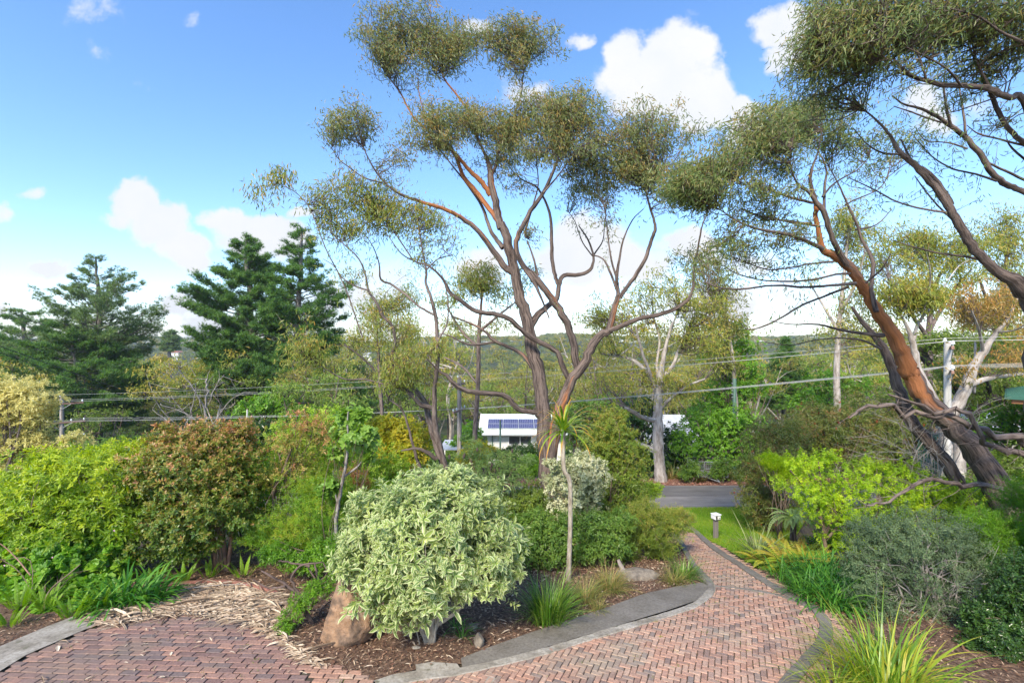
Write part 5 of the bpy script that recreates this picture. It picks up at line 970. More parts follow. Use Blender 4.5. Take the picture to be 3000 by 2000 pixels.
# spiky headed plant on its tall bent stem
ab = gxy(1306, 1338); t = thing('spiky_headed_plant', (ab[0], ab[1], gz(*ab)), 'tall bare stemmed plant with a spiky green and orange head', 'plant')
r = np.random.default_rng(58); ac = Acc(); X = trace(VV, [(1306,1345,13),(1307,1300,12),(1309,1240,11),(1310,1180,10.5),(1310,1120,10),(1306,1096,10.5),(1297,1082,10.5),(1294,1060,10),(1294,1035,9),(1294,1010,10),(1294,985,12)], ab[1], ab[1]); tube(ac, X[:, :3], X[:, 3], 10, 0, .06, r); ac.obj('stem', M['stem_pale'], t, smooth=True)
hd = X[-1, :3]; ac = Acc(); n = 70; straps(ac, hd+r.normal(size=(n, 3))*.02-np.array([0, 0, 1])*r.random(n)[:, None]*.12, r.uniform(0, 6.28, n), r.uniform(-.1, 1.5, n), .95*np.exp(r.normal(size=n)*.18), .062, r.uniform(.9, 2.1, n), r, 9, taper=1.6, fold=0); ac.obj('leaf_head', LM['aloe'], t)
# strap plants and tussocks of the middle bed
strap_plant('mat_rush', 'dense dark green mat rush in the mulch beside the grey concrete apron', 'mat rush', gxy(1258, 1432), 520, .72, .013, 1.0, LM['loman'], 59, rad=.24, pitch=(.75, 1.55))
strap_plant('tussock_grass', 'olive tussock grass right of the mat rush', 'grass tussock', gxy(1345, 1385), 300, .5, .008, 1.3, LM['tuss'], 60, rad=.16, pitch=(.5, 1.5))
strap_plant('tussock_grass', 'golden tussock grass beside the weathered white log', 'grass tussock', gxy(1400, 1358), 420, .52, .008, 1.4, LM['tuss'], 61, rad=.18, pitch=(.5, 1.5))
strap_plant('tussock_grass', 'small pale tussock at the foot of the mat rush', 'grass tussock', gxy(1372, 1405), 120, .26, .007, 1.3, LM['tuss'], 62, rad=.1, pitch=(.5, 1.5))
strap_plant('tussock_grass', 'green tussock grass at the inside bend of the driveway', 'grass tussock', gxy(1568, 1330), 260, .5, .01, 1.3, LM['loman'], 63, rad=.2, pitch=(.5, 1.5))
strap_plant('tussock_grass', 'fine grey green tussock nearest the end of the concrete apron', 'grass tussock', gxy(1545, 1342), 260, .35, .006, 1.3, LM['tuss'], 64, rad=.16, pitch=(.5, 1.5))
strap_plant('daylily', 'small green daylily clump beside the little kerb stone', 'plant', gxy(1062, 1470), 26, .34, .014, 1.8, LM['agap'], 65, rad=.06, pitch=(.6, 1.5))
strap_plant('daylily', 'dark daylily clump behind the stem of the variegated shrub', 'plant', gxy(1046, 1446), 20, .36, .014, 1.6, LM['agap'], 66, rad=.06, pitch=(.6, 1.5))
# rocks
def rock(name, label, base, size, m, seed, squash=1, pts=None, rz=0, sink=.1, det=4):
    r = np.random.default_rng(seed); bm = bmesh.new(); bmesh.ops.create_icosphere(bm, subdivisions=det, radius=1); ph = r.uniform(0, 6, 12)
    Vs = np.array([v.co[:] for v in bm.verts]); d = nrm(Vs); planes = rdir(r, 10)
    planes[:, 2] = np.abs(planes[:, 2])*.8-.1; planes = nrm(planes); dist = r.uniform(.58, .92, len(planes))
    rad = np.ones(len(d))
    for k in range(len(planes)):
        c = d @ planes[k]; rad = np.where(c > .05, np.minimum(rad, dist[k]/np.maximum(c, .05)), rad)
    rad = rad*(1+.03*np.sin(9*d[:, 0]+ph[0])*np.sin(8*d[:, 2]+ph[1])+.02*np.sin(21*d[:, 0]+ph[2])*np.sin(19*d[:, 1]+ph[3])*np.sin(17*d[:, 2]))
    V = d*rad[:, None]
    if pts is not None: V = pts(V)
    V = V*np.array(size); V = V @ rot(0, 0, rz).T
    for v, c in zip(bm.verts, V): v.co = c
    me = bpy.data.meshes.new(name); bm.to_mesh(me); bm.free(); me.materials.append(m)
    for p in me.polygons: p.use_smooth = True
    try: me.set_sharp_from_angle(angle=R(28))
    except Exception: pass
    o = bpy.data.objects.new(name, me); COL.objects.link(o); o.location = (base[0], base[1], gz(base[0], base[1])+size[2]*(1-sink)-0*sink); tag(o, label, 'rock'); return o
M['sandstone'] = mat('orange_sandstone', [(.3, (.11, .085, .065)), (.42, (.24, .165, .11)), (.52, (.36, .225, .13)), (.62, (.36, .27, .18)), (.74, (.26, .23, .195))], 2.6, 9, .85, 1, 16, bdist=.03, second=([(.35, (.5, .45, .42)), (.6, (1.05, 1, 1))], 5, .7), spots=((.08, .07, .065), 9, .67))
M['greystone'] = mat('grey_brown_stone', [(.3, (.10, .085, .07)), (.6, (.25, .21, .16)), (.75, (.33, .29, .23))], 9, 8, .9, .8, 40)
def taperx(V): 
    V = V.copy(); z = (V[:, 2]+1)/2; V[:, 0] = V[:, 0]*(1-.45*z)+.12*z-.1; V[:, 1] = V[:, 1]*(1-.3*z); return V
rg = G(790, 1488); rock('boulder', 'large orange brown sandstone boulder under the variegated shrub', (rg[0]+.02, rg[1]+.22), (.68, .42, .60), M['sandstone'], 71, pts=taperx, sink=.12, det=5)
rg = G(905, 1470); rock('low_boulder', 'low shaded sandstone block right of the orange boulder', (rg[0]-.1, rg[1]+.45), (.62, .34, .26), M['sandstone'], 72, sink=.25, det=5)
rg = G(1100, 1490); rock('kerb_stone', 'small upright grey brown stone beside the concrete apron', (rg[0], rg[1]+.05), (.09, .09, .15), M['greystone'], 73, sink=.15)
rg = G(1086, 1450); rock('kerb_stone', 'rounded brown stone behind the small upright one', (rg[0], rg[1]+.05), (.12, .1, .08), M['greystone'], 74, sink=.2)
rg = G(955, 1490); rock('pebble', 'flat pale grey pebble left of the variegated shrub stem', (rg[0], rg[1]), (.085, .06, .035), M['concrete'], 75, sink=.2)
rg = G(1470, 1335); rock('flat_rock', 'long flat grey rock at the top of the mulch beside the white log', (rg[0], rg[1]+.2), (.55, .3, .12), M['greystone'], 76, sink=.2)
lg = G(1432, 1330); stick('white_log', 'weathered white driftwood log leaning in the garden bed', [lg+[.06, 0, -.05], lg+[0, .05, .18], lg+[-.1, .1, .42]], .085, M['bark_pale'], 'log', seed=4)
stick('fallen_stick', 'thin pale stick lying across the leaf heap', [on(345,1408,.12), on(400,1375,.14), on(480,1358,.13), on(590,1352,.12)], .012, M['bark_pale'], 'stick', seed=5)
stick('fallen_stick', 'thin brown twig lying in front of the boulder', [on(985,1452,.05), on(1040,1470,.05), on(1090,1462,.06)], .007, M['bark_thin'], 'stick', seed=6)

# --- right side ---
gb = at(2130, 9.4)
def grey_extra(t, r, p, a, bl):
    st = Acc(); b0 = np.array([at(2150, 9.3)[0], 9.3, gz(at(2150, 9.3)[0], 9.3)])
    for i in range(70):
        tg = P(r.uniform(1985, 2300), r.uniform(1250, 1440), 9.5+r.uniform(-.3, .6)); b_ = b0+np.array([r.normal()*.35, r.normal()*.2, .05]); d_ = tg-b_
        tube(st, catmull([b_, b_+d_*.4+r.normal(size=3)*.07, b_+d_*.75+r.normal(size=3)*.07, tg], 3), np.linspace(.012, .003, 10), 4, 0, 0, r)
    st.obj('inner_twigs', M['stem_grey'], t)
shrub('grey_green_shrub', 'big dense grey green shrub with fine leaves and bare inner twigs on the right', 'shrub', gb, VV, 9.4, [
 (2050,1240,90,62,.2),(2130,1215,90,48,.4),(1985,1320,52,60,0),(2000,1400,50,64,-.2),(2120,1300,120,70,.2),(2220,1270,80,60,.4),(2260,1340,80,60,.2),(2000,1220,50,30,.2),(1975,1440,40,44,-.3),(1990,1480,50,46,-.6),(2110,1480,100,46,-.6),(2220,1450,70,56,-.5),(2080,1380,90,60,.2),(2180,1420,120,60,-.1),(2050,1460,70,46,-.3),(2010,1270,60,50,.1)],
 7000, 7, .036, .011, (.4, 1.4), DIA, LM['grey'], 81, stem=M['stem_grey'], ns=26, r0=.02, inner=.4, rag=.2, extra=grey_extra, jit=.25)
mb = at(1960, 12.6)
def mapx(t, r, p, a, bl):
    st = Acc()
    for pts in ([(1895,1300,10),(1893,1220,8),(1880,1170,6),(1840,1110,4),(1815,1080,3)],[(1893,1230,8),(1920,1180,6),(1960,1120,4),(1990,1080,3)],[(1895,1240,7),(1950,1190,5),(2050,1150,3)],[(1880,1175,5),(1885,1110,4),(1880,1060,3)]):
        X = trace(VV, pts, 12.6, 12.4, wob=.3, r=r); tube(st, X[:, :3], X[:, 3], 6, 0, .03, r)
    st.obj('main_stem', M['stem'], t, smooth=True)
shrub('maple_tree', 'japanese style maple of layered yellow green leaves on the right of the driveway', 'tree', mb, VV, 12.6, [
 (2130,1110,60,30,.2),(2200,1150,60,40,.2),(2140,1200,60,40),(2060,1080,50,30,.3),(1870,1060,40,30),(1840,1120,56,40,-.2),(1900,1130,66,50),(1970,1100,66,50,.2),(1895,1165,60,45,-.2),(1960,1180,70,60),(2050,1130,70,50,.2),(2060,1200,70,50),(1830,1060,26,26),(2120,1150,60,40,.3),(1955,1240,60,36,-.2),(2000,1070,40,30,.4),(2180,1120,50,30,.3),(1905,1050,30,30,.1)],
 2300, 5, .075, .062, (.8, 1.5), MAPLE, LM['maple'], 82, ns=20, r0=.02, inner=.7, rag=.3, up=1.3, droop=.25, extra=mapx, jit=.15, gap=.03, dens=1.5)
def redfl(n, rad=.03):
    def f(t, r, p, a, bl):
        ac = Acc(); q = p[r.integers(len(p), size=n)]+np.array([0, -.05, .03]); q = np.repeat(q, 7, 0)+r.normal(size=(n*7, 3))*.015; V, Fc, C = leaves(q, rdir(r, n*7), rdir(r, n*7), rad*1.6, rad*.7, DIA, r.random(n*7), r.random(n*7)); ac.add(V, Fc, C); ac.obj('flowers', LM['flower'], t)
    return f
shrub('bottlebrush_shrub', 'dark reddish brown bottlebrush bush with red flowers right of the lawn', 'shrub', at(1765, 17.6), VV, 17.6, [
 (1745,1140,44,60),(1780,1060,60,60),(1730,1090,36,40),(1790,1170,50,46),(1765,1010,50,40,.4),(1820,1000,50,40,.5),(1760,1195,44,24),(1720,1160,22,36,-.2)], 4200, 6, .06, .014, (.4, 1.4), DIA, LM['redb'], 83, ns=22, inner=.6, rag=.25, r0=.025, extra=redfl(26))
shrub('red_flowered_hedge', 'wide russet bush dotted with small red flowers beyond the maple', 'shrub', at(1900, 19.5), VV, 19.5, [
 (1850,990,60,46),(1920,1000,70,50),(1980,960,60,60,.3),(2030,1000,60,50),(1960,1040,70,40),(1880,950,50,30,.4),(2080,950,40,60,.5),(1900,1050,60,36)], 4800, 6, .07, .018, (.4, 1.4), DIA, LM['redb'], 84, ns=22, inner=.6, rag=.25, r0=.03, extra=redfl(60, .035))
shrub('wispy_green_shrub', 'wispy bright green shrub against the bottlebrush bush', 'shrub', at(1800, 15.6), VV, 15.6, [(1790,1070,34,26),(1770,1060,24,20),(1810,1090,30,30)], 700, 8, .08, .009, (.2, 1.2), DIA, LM['maple'], 85, ns=8, inner=.7, rag=.25)
# ferns, tree fern, flax, agapanthus along the drive
k = 0
for (px, py, n, L, w, lb) in [(1765,1300,40,.72,.15,'golden fern at the left of the fern bank by the lawn'),(1812,1306,44,.78,.15,'golden brown fern in the middle of the fern bank'),(1862,1302,40,.75,.15,'yellow fern at the right of the fern bank'),(1840,1282,36,.75,.15,'rusty fern behind the middle of the fern bank'),(1795,1274,32,.7,.15,'yellow green fern at the back of the fern bank')]:
    fern('golden_fern', lb, gxy(px, py), n, L, w, 1.5, LM['goldfern'], 90+k, rad=.15, pitch=(.5, 1.2), group='golden ferns beside the lawn', st=22); k += 1
tf = gxy(1822, 1262); t = thing('tree_fern', (tf[0], tf[1], gz(*tf)), 'pale green tree fern on a short dark trunk behind the golden ferns', 'tree fern')
ac = Acc(); g = gz(*tf); tube(ac, [(tf[0], tf[1], g-.1), (tf[0], tf[1], g+.5), (tf[0]+.03, tf[1], g+.95)], [.1, .085, .07], 9, 0, .15, rng); ac.obj('trunk', M['bark'], t)
fern(None, None, tf, 20, .85, .14, 1.7, leafmat('pale_fern', [(.20, .27, .09), (.30, .36, .14), (.38, .40, .2)], .3, .5), 96, rad=.05, pitch=(.2, 1.0), z=.95, parent=t)
for i, (px, py, n, L) in enumerate([(1850,1325,60,.5),(1800,1330,40,.45),(1880,1350,110,.5),(1850,1372,80,.42),(1915,1370,110,.5),(1900,1395,90,.45),(1945,1395,70,.5),(1900,1320,70,.5),(1930,1345,80,.5)]):
    strap_plant('agapanthus', ['agapanthus clump right below the ferns','agapanthus clump at the left end below the ferns','agapanthus clump in the middle of the right bed','low agapanthus clump touching the paver border','broad agapanthus clump against the grey green shrub','agapanthus clump nearest the camera beside the driveway','agapanthus clump tucked under the grey green shrub','dark agapanthus clump under the maple','agapanthus clump behind the broadest one in the right bed'][i], 'agapanthus', gxy(px, py), int(n*1.7), L*1.25, .028, 1.7, LM['agap'], 100+i, rad=.32, pitch=(.5, 1.5), group='agapanthus along the right of the driveway', taper=5)
strap_plant('flax', 'grey green spiky flax at the edge of the lawn', 'flax', gxy(1742, 1284), 130, .8, .035, .5, leafmat('flax_blade', [(.10, .13, .05), (.17, .20, .08), (.26, .28, .13), (.34, .34, .2)], .22, .42), 110, rad=.12, pitch=(.4, 1.4), taper=2)
strap_plant('golden_mat_rush', 'large golden green strappy plant at the bottom right of the driveway', 'mat rush', gxy(2045, 1604), 460, .98, .024, 1.3, LM['gold'], 111, rad=.42, pitch=(.6, 1.5), taper=2.4, seg=9)
strap_plant('golden_mat_rush', 'smaller golden strappy plant at the bottom edge left of the larger one', 'mat rush', gxy(1915, 1606), 110, .62, .018, 1.3, LM['gold'], 112, rad=.16, pitch=(.5, 1.4), taper=2.4, seg=9)
# dark shrubs of the right edge
shrub('dark_green_shrub', 'dense dark green shrub filling the bottom right corner', 'shrub', at(2340, 7.9), VV, 7.9, [(2330,1460,80,70),(2370,1360,70,80),(2290,1420,56,50,.2),(2240,1515,50,30,.1),(2400,1480,80,80),(2270,1490,50,34,.1)], 5200, 5, .038, .02, (.5, 1.4), DIA, LM['dark'], 113, ns=14, inner=.5, rag=.18)
shrub('soft_green_shrub', 'soft fresh green shrub at the right edge above the dark one', 'shrub', at(2320, 9.8), VV, 9.8, [(2330,1240,60,56),(2280,1270,50,50),(2350,1160,40,60,.3),(2250,1210,40,40,.2),(2380,1290,60,60)], 3800, 6, .055, .009, (.3, 1.3), DIA, LM['green'], 114, ns=16, inner=.6, rag=.25)
shrub('mid_green_shrub', 'fresh green shrub between maple and the leaning trunk', 'shrub', at(2200, 13.5), VV, 13.5, [(2180,1180,60,40),(2120,1190,50,40),(2250,1150,50,40),(2230,1210,50,40)], 2600, 5, .06, .022, (.4, 1.4), DIA, LM['green'], 115, ns=16, inner=.6, rag=.25)
# dead twiggy bush
tb = at(2090, 13.2); t = thing('dead_twiggy_bush', (tb[0], tb[1], gz(*tb)), 'tangle of bare grey twigs hanging in front of the leaning trunk', 'bush'); r = np.random.default_rng(116); ac = Acc()
b0 = np.array([tb[0], tb[1], gz(*tb)])
for i in range(22):
    e = P(r.uniform(1930, 2260), r.uniform(930, 1090), tb[1]+r.uniform(-.8, .8)); b_ = P(2150+r.normal()*30, 1090+r.normal()*30, tb[1]+r.normal()*.2); d_ = e-b_
    p = catmull([b0+np.array([r.normal()*.2, r.normal()*.1, 0]), b_, b_+d_*.5+np.array([0, 0, .15])+r.normal(size=3)*.12, e], 5); tube(ac, p, np.linspace(.02, .004, len(p)), 5, 0, .05, r)
    for q in range(9):
        s0 = p[r.integers(len(p)//2, len(p))]; dd = nrm(d_)*r.uniform(.2, .8)+r.normal(size=3)*.28; tube(ac, catmull([s0, s0+dd*.5+r.normal(size=3)*.05, s0+dd+np.array([0, 0, -.08])], 3), np.linspace(.006, .0025, 7), 3, 0, 0, r)
ac.obj('branches', M['stem_grey'], t)
# long bare limbs at the right
for i, (pts, lb) in enumerate([([(2420,1040,18),(2340,1010,16),(2240,975,13),(2180,955,12),(2100,950,11),(2010,930,9),(1950,960,4)],'long bare limb crossing in front of the leaning trunk'),([(2420,1085,16),(2350,1048,15),(2270,1010,12),(2200,940,10),(2150,945,8),(2040,905,4)],'upper bare limb crossing the leaning trunk'),([(2420,1115,13),(2300,1118,12),(2190,1115,10),(2120,1100,9),(2040,1150,6),(1990,1160,4)],'lowest bare limb reaching over the maple')]):
    d = 11.; X = trace(VV, pts, d+.4, d-.3, wob=.9); xb_ = (2480-1176)/F*(d+.4); g_ = gz(xb_, d+.6); X = np.vstack([[xb_, d+.6, g_, .05], [xb_, d+.5, (g_+X[0, 2])/2, .04], X])
    t = thing('bare_limb_tree', (xb_, d+.6, g_), lb, 'branch', 'bare limbs at the right edge'); ac = Acc(); tube(ac, X[:, :3], X[:, 3], 7, 0, .06, rng)
    for q in range(26):
        s0 = X[rng.integers(5, len(X)), :3]; e = s0+np.array([-rng.uniform(.2, .7), rng.normal()*.2, rng.uniform(-.5, .35)]); tube(ac, catmull([s0, (s0+e)/2+rng.normal(size=3)*.05, e], 3), np.linspace(.01, .003, 7), 4, 0, 0, rng)
    ac.obj('limb', M['bark_thin'], t, smooth=True)
# fillers in the shade under the left shrubs and along the fence line so that no bare earth shows between
for i, (px, d, bl, nn, mt, lb) in enumerate([
 (560, 15.2, [(560,1090,60,60),(600,1150,60,60),(560,1200,60,50),(500,1130,60,80)], 1500, 'green', 'leafy green shrub behind the lilly pilly tree'),
 (620, 17.5, [(610,1040,40,60),(640,1090,50,60),(590,1000,30,40)], 1500, 'dark', 'tall dark shrub seen between lilly pilly and sapling'),
 (960, 14.2, [(900,1150,60,50),(960,1130,60,40),(850,1180,60,60),(1030,1150,60,40)], 1500, 'green', 'green shrub hidden behind the variegated one'),
 (150, 15., [(60,1130,80,70),(200,1080,80,60),(320,1090,60,70),(400,1060,70,60)], 1800, 'dull', 'dull green shrub behind the yellow green one'),
 (1090, 16.5, [(1080,1150,60,50),(1130,1160,60,40),(1040,1120,40,40)], 1300, 'dull', 'dull shrub beneath the banksia'),
 (2300, 16.5, [(2300,1120,70,50),(2370,1080,60,60),(2230,1130,50,40),(2420,1150,60,60)], 1600, 'olive', 'olive shrub at the right edge behind the leaning trunk'),
 (1990, 15., [(1940,1230,60,50),(2020,1240,70,50),(2090,1220,70,60),(2170,1240,70,50),(1890,1270,50,36)], 2600, 'green', 'leafy shrub beneath the maple tree'),
 (2200, 10.8, [(2200,1330,90,70),(2290,1330,80,70),(2110,1350,80,70)], 2200, 'dull', 'dark shrub behind the grey green one'),
 (760, 10.9, [(760,1270,50,36),(700,1290,50,26),(640,1270,40,26),(800,1300,40,40)], 900, 'green', 'low green shrub behind the dead branches')]):
    shrub('garden_shrub', lb, 'shrub', at(px, d), VV, d, bl, nn, 6, .07, .026, (.4, 1.4), DIA, LM[mt], 130+i, ns=12, inner=.6, rag=.2, group='filler shrubs of the garden')
# ================= beyond the road =================
M['needle'] = leafmat('pine_needles', [(.03, .07, .022), (.06, .125, .03), (.105, .19, .04), (.16, .25, .055)], .3, .5)
M['needle2'] = leafmat('grey_pine_needles', [(.045, .08, .035), (.085, .13, .045), (.13, .185, .06), (.19, .24, .08)], .3, .5)
M['pine_bark'] = barkmat('pine_bark', (.07, .06, .052), (.26, .235, .21), (.3, .2, .1), 6, .25, .7)
M['shade_wood'] = barkmat('dark_wood', (.03, .024, .02), (.10, .085, .072), (.2, .1, .05), 8, .2, .6)
def pine(name, label, d, trunk, prof_, mt, seed, nb=70, tufts=16, tl=.42, open_=0., flat=.25, base_open=None, gnarl=.1, cat='pine tree', bare=0.):
    """trunk: [(x,y,w)] from base to tip; prof_: [(y, reach left, reach right)] in picture units"""
    r = np.random.default_rng(seed); X = trace(VV, trunk, d, d, wob=.3, r=r); bx = X[0, 0]
    b0 = np.array([bx, d, gz(bx, d)]); t = thing(name, b0, label, cat, 'pines beyond the road')
    X = np.vstack([[bx, d, b0[2]-.2, X[0, 3]*1.15], X]); tr = Acc(); tube(tr, X[:, :3], X[:, 3], 10, 0, .05, r)
    br = Acc(); lf = Acc(); s = d/F; ys = np.array([p[0] for p in prof_], float); ls = np.array([p[1] for p in prof_], float); rs = np.array([p[2] for p in prof_], float)
    y0, y1 = ys.min(), ys.max(); zs = X[:, 2]; o = np.argsort(zs); tips = []
    for i in range(nb):
        py = y0+(y1-y0)*((i+r.random())/nb)**.85; az = r.uniform(0, 6.283); l_ = np.interp(py, ys, ls); r_ = np.interp(py, ys, rs)
        c = math.cos(az); reach = (l_ if c < 0 else r_)*s; reach = reach*abs(c)+.5*(l_+r_)*s*.85*(1-abs(c)); reach *= r.uniform(.72, 1.08)
        z = (HZ-py)*s; up = reach*(flat+.25*r.random())*(1 if py < y1-60 else .4); sz = z-up*.9
        st = np.array([np.interp(sz, zs[o], X[o, k]) for k in range(3)]); e = st+np.array([c*reach, math.sin(az)*reach, up*.9+r.normal()*.2])
        dd = e-st; ln = np.linalg.norm(dd)+.01
        p = catmull([st, st+dd*.35+np.array([0, 0, -.06*ln])+r.normal(size=3)*gnarl*ln*.3, st+dd*.7+np.array([0, 0, -.05*ln])+r.normal(size=3)*gnarl*ln*.3, e], 4)
        rr = .012+.012*ln; tube(br, p, np.linspace(rr, .012, len(p)), 5, 0, .05, r)
        k = max(3, int(tufts*ln/3.5*(1-bare*r.random())))
        for q in range(k):
            f = r.uniform(.32 if ln > 1 else .1, 1); s0 = np.array([np.interp(f, np.linspace(0, 1, len(p)), p[:, m]) for m in range(3)])
            side = np.cross(dd/ln, [0, 0, 1])*r.choice([-1, 1])*r.uniform(.2, 1)*ln*.28*(1.15-f)+dd/ln*r.uniform(0, .35)*ln*.4
            e2 = s0+side+np.array([0, 0, r.uniform(-.02, .16)*ln*.6]); 
            if q % 2 == 0: tube(br, [s0, (s0+e2)/2-[0, 0, .03], e2], [.022, .015, .008], 3, 0, 0, r)
            tips.append(np.stack([e2, nrm((e2-s0)+dd/ln*.3+np.array([0, 0, .5]))]))
            if r.random() < .7: tips.append(np.stack([(s0+e2)/2+r.normal(size=3)*.1, nrm((e2-s0)+np.array([0, 0, .6]))]))
        tips.append(np.stack([e, nrm(dd+[0, 0, ln*.4])]))
    tp = np.array(tips); rep = 5; tl = tl*.66; n = len(tp)*rep; pos = np.repeat(tp[:, 0], rep, 0)+r.normal(size=(n, 3))*tl*.55*np.array([1, 1, .45]); ax = nrm(np.repeat(tp[:, 1], rep, 0)+r.normal(size=(n, 3))*.35)
    cl = np.repeat(r.random(len(tp)), rep)
    V, Fc, C = leaves(pos, ax, rdir(r, n), tl*np.exp(r.normal(size=n)*.2), tl*.9, TUFT, .6*cl+.4*r.random(n), cl); lf.add(V, Fc, C)
    tr.obj('trunk', M['pine_bark'], t, smooth=True); br.obj('branches', M['pine_bark'], t); lf.obj('crown', mt, t); return t
pine('pine_tree', 'open topped pine with bare spreading boughs on the far left', 62, [(222,1000,22),(226,900,20),(228,800,15),(226,700,10),(222,640,6),(220,590,3)],
 [(585,8,12),(610,32,30),(650,50,110),(680,110,120),(705,130,140),(735,170,140),(765,190,130),(790,170,110),(820,130,90)], M['needle2'], 201, nb=120, tufts=13, tl=.55, flat=.42, bare=.5)
pine('pine_tree', 'dark spreading pine mass below the open topped pine on the left', 58, [(225,1040,24),(215,960,20),(190,880,16),(170,800,10),(150,730,5)],
 [(740,40,60),(780,90,70),(820,150,110),(860,190,130),(900,200,120),(940,190,110),(975,150,100)], M['needle'], 202, nb=130, tufts=20, tl=.6, flat=.12)
pine('pine_tree', 'dark pine rising at the left edge behind the wattle', 66, [(60,1010,20),(60,860,16),(55,760,8),(50,715,4)], [(705,10,30),(740,50,50),(790,80,60),(850,90,70),(920,100,80)], M['needle'], 203, nb=85, tufts=16, tl=.6)
pine('pine_tree', 'tall dense dark pine, the left one of the pair beside the slender gum', 60, [(572,1000,26),(572,850,22),(574,700,14),(568,600,8),(566,540,4)],
 [(540,8,12),(565,34,36),(600,64,60),(640,90,60),(660,130,80),(690,150,80),(730,120,100),(780,100,110),(830,120,120),(880,130,120),(920,90,120)], M['needle'], 204, nb=190, tufts=24, tl=.62, flat=.3)
pine('pine_tree', 'tall gnarled dark pine, the right one of the pair beside the slender gum', 56, [(684,1010,22),(682,880,20),(684,760,14),(690,640,10),(694,560,6),(690,520,3)],
 [(518,12,10),(550,40,26),(590,50,50),(630,60,80),(670,70,120),(700,80,130),(740,90,90),(790,90,100),(840,110,110),(880,110,90),(915,100,60)], M['needle'], 205, nb=150, tufts=18, tl=.58, flat=.16, gnarl=.35)
pine('pine_tree', 'low dark pine boughs under the right hand pine of the pair', 50, [(760,1010,16),(760,950,12),(765,880,5)], [(872,30,30),(890,70,70),(920,120,90),(945,100,80)], M['needle'], 206, nb=80, tufts=18, tl=.5, flat=.08)
pine('cypress_tree', 'conical dark green fir standing in the valley right of the lawn', 58, [(1800,930,10),(1802,860,8),(1803,775,2)], [(778,3,3),(800,16,16),(830,34,34),(860,50,46),(890,60,56),(930,66,60)], M['needle'], 207, nb=150, tufts=16, tl=.5, flat=.02)
pine('pine_tree', 'small far pine against the haze between the two pine groups', 170, [(390,820,8),(392,780,5),(394,758,2)], [(760,5,5),(770,14,14),(785,18,18),(805,20,20)], M['needle2'], 208, nb=60, tufts=6, tl=1.3, flat=.1)

# ---- generic gum built from a seed, used for the trees of the valley ----
def gen_gum(seed, h=14., spread=5., nl=6, leafsz=.3, per=30, mt=None, bark=None, name='gum_tree', lobes=16, flatc=.42, trunk_r=.2, low=.45):
    r = np.random.default_rng(seed); t = thing(name, (0, 0, 0), None, None); tr = Acc(); lf = Acc(); tw = Acc()
    tp = np.array([[0, 0, -.5], [r.normal()*.2, r.normal()*.2, h*.22], [r.normal()*.5, r.normal()*.5, h*.45], [r.normal()*.8, r.normal()*.8, h*.7]]); p = catmull(tp, 4); tube(tr, p, np.linspace(trunk_r, trunk_r*.45, len(p)), 8, 0, .05, r)
    tips = []
    for i in range(nl):
        a = i*6.283/nl+r.uniform(-.4, .4); s0 = p[int(r.integers(int(len(p)*low), len(p)))]; rad = spread*r.uniform(.45, 1); e = np.array([math.cos(a)*rad, math.sin(a)*rad, h*r.uniform(.62, .97)])
        m = (s0+e)/2+np.array([math.cos(a)*rad*.18, math.sin(a)*rad*.18, -h*.04])+r.normal(size=3)*.25; q = catmull([s0, m, e], 5); tube(tr, q, np.linspace(trunk_r*.5, .03, len(q)), 6, 0, .05, r); tips.append(e)
        for k in range(2):
            s1 = q[int(r.integers(4, len(q)-2))]; e1 = s1+np.array([r.normal()*1.4, r.normal()*1.4, r.uniform(.4, 1.8)]); tube(tr, catmull([s1, (s1+e1)/2+r.normal(size=3)*.2, e1], 3), np.linspace(.05, .015, 7), 5, 0, 0, r); tips.append(e1)
    tips.append(p[-1]+np.array([0, 0, h*.22])); tips = np.array(tips)
    for i in range(lobes):
        c = tips[i % len(tips)]+r.normal(size=3)*np.array([.7, .7, .5]); s = np.array([1, 1, flatc])*spread*r.uniform(.2, .4)
        for j in range(7):
            d_ = rdir(r, 1)[0]; d_[2] = abs(d_[2])*.8-.1; e = c+d_*s*r.uniform(.5, 1); tube(tw, [c-[0, 0, s[2]*.8], (c+e)/2+r.normal(size=3)*.1, e], [.03, .02, .01], 3, 0, 0, r)
            n = per; pos = e+r.normal(size=(n, 3))*leafsz*1.25*np.array([1, 1, .6]); D = np.array([.25, 0, -.55])+r.normal(size=(n, 3))*.6
            cl = np.full(n, r.random()); V, Fc, C = leaves(pos, D, rdir(r, n), leafsz*np.exp(r.normal(size=n)*.25), leafsz*.3, DIA, .3*r.random(n)+.4*cl+.3*np.clip((pos[:, 2]-c[2])/s[2]*.5+.5, 0, 1), cl); lf.add(V, Fc, C)
    tr.obj('trunk', bark or M['bark_thin'], t, smooth=True, local=True); tw.obj('twigs', M['twig'], t, local=True); lf.obj('crown', mt or M['gum_gold'], t, local=True); return t
def place(o, x, y, sc=1., rz=0, dz=0): o.location = (x, y, gz(x, y)+dz); o.scale = (sc, sc, sc); o.rotation_euler = (0, 0, rz); return o
M['gum_far'] = leafmat('valley_gum_leaf', [(.09, .11, .035), (.16, .175, .045), (.26, .26, .055), (.36, .34, .07)], .36, .5)
M['gum_far2'] = leafmat('valley_green_leaf', [(.06, .10, .028), (.11, .165, .038), (.19, .24, .05), (.28, .31, .065)], .36, .5)
M['lush'] = leafmat('lush_tree_leaf', [(.05, .12, .016), (.10, .20, .022), (.17, .30, .03), (.27, .40, .045)], .38, .42)
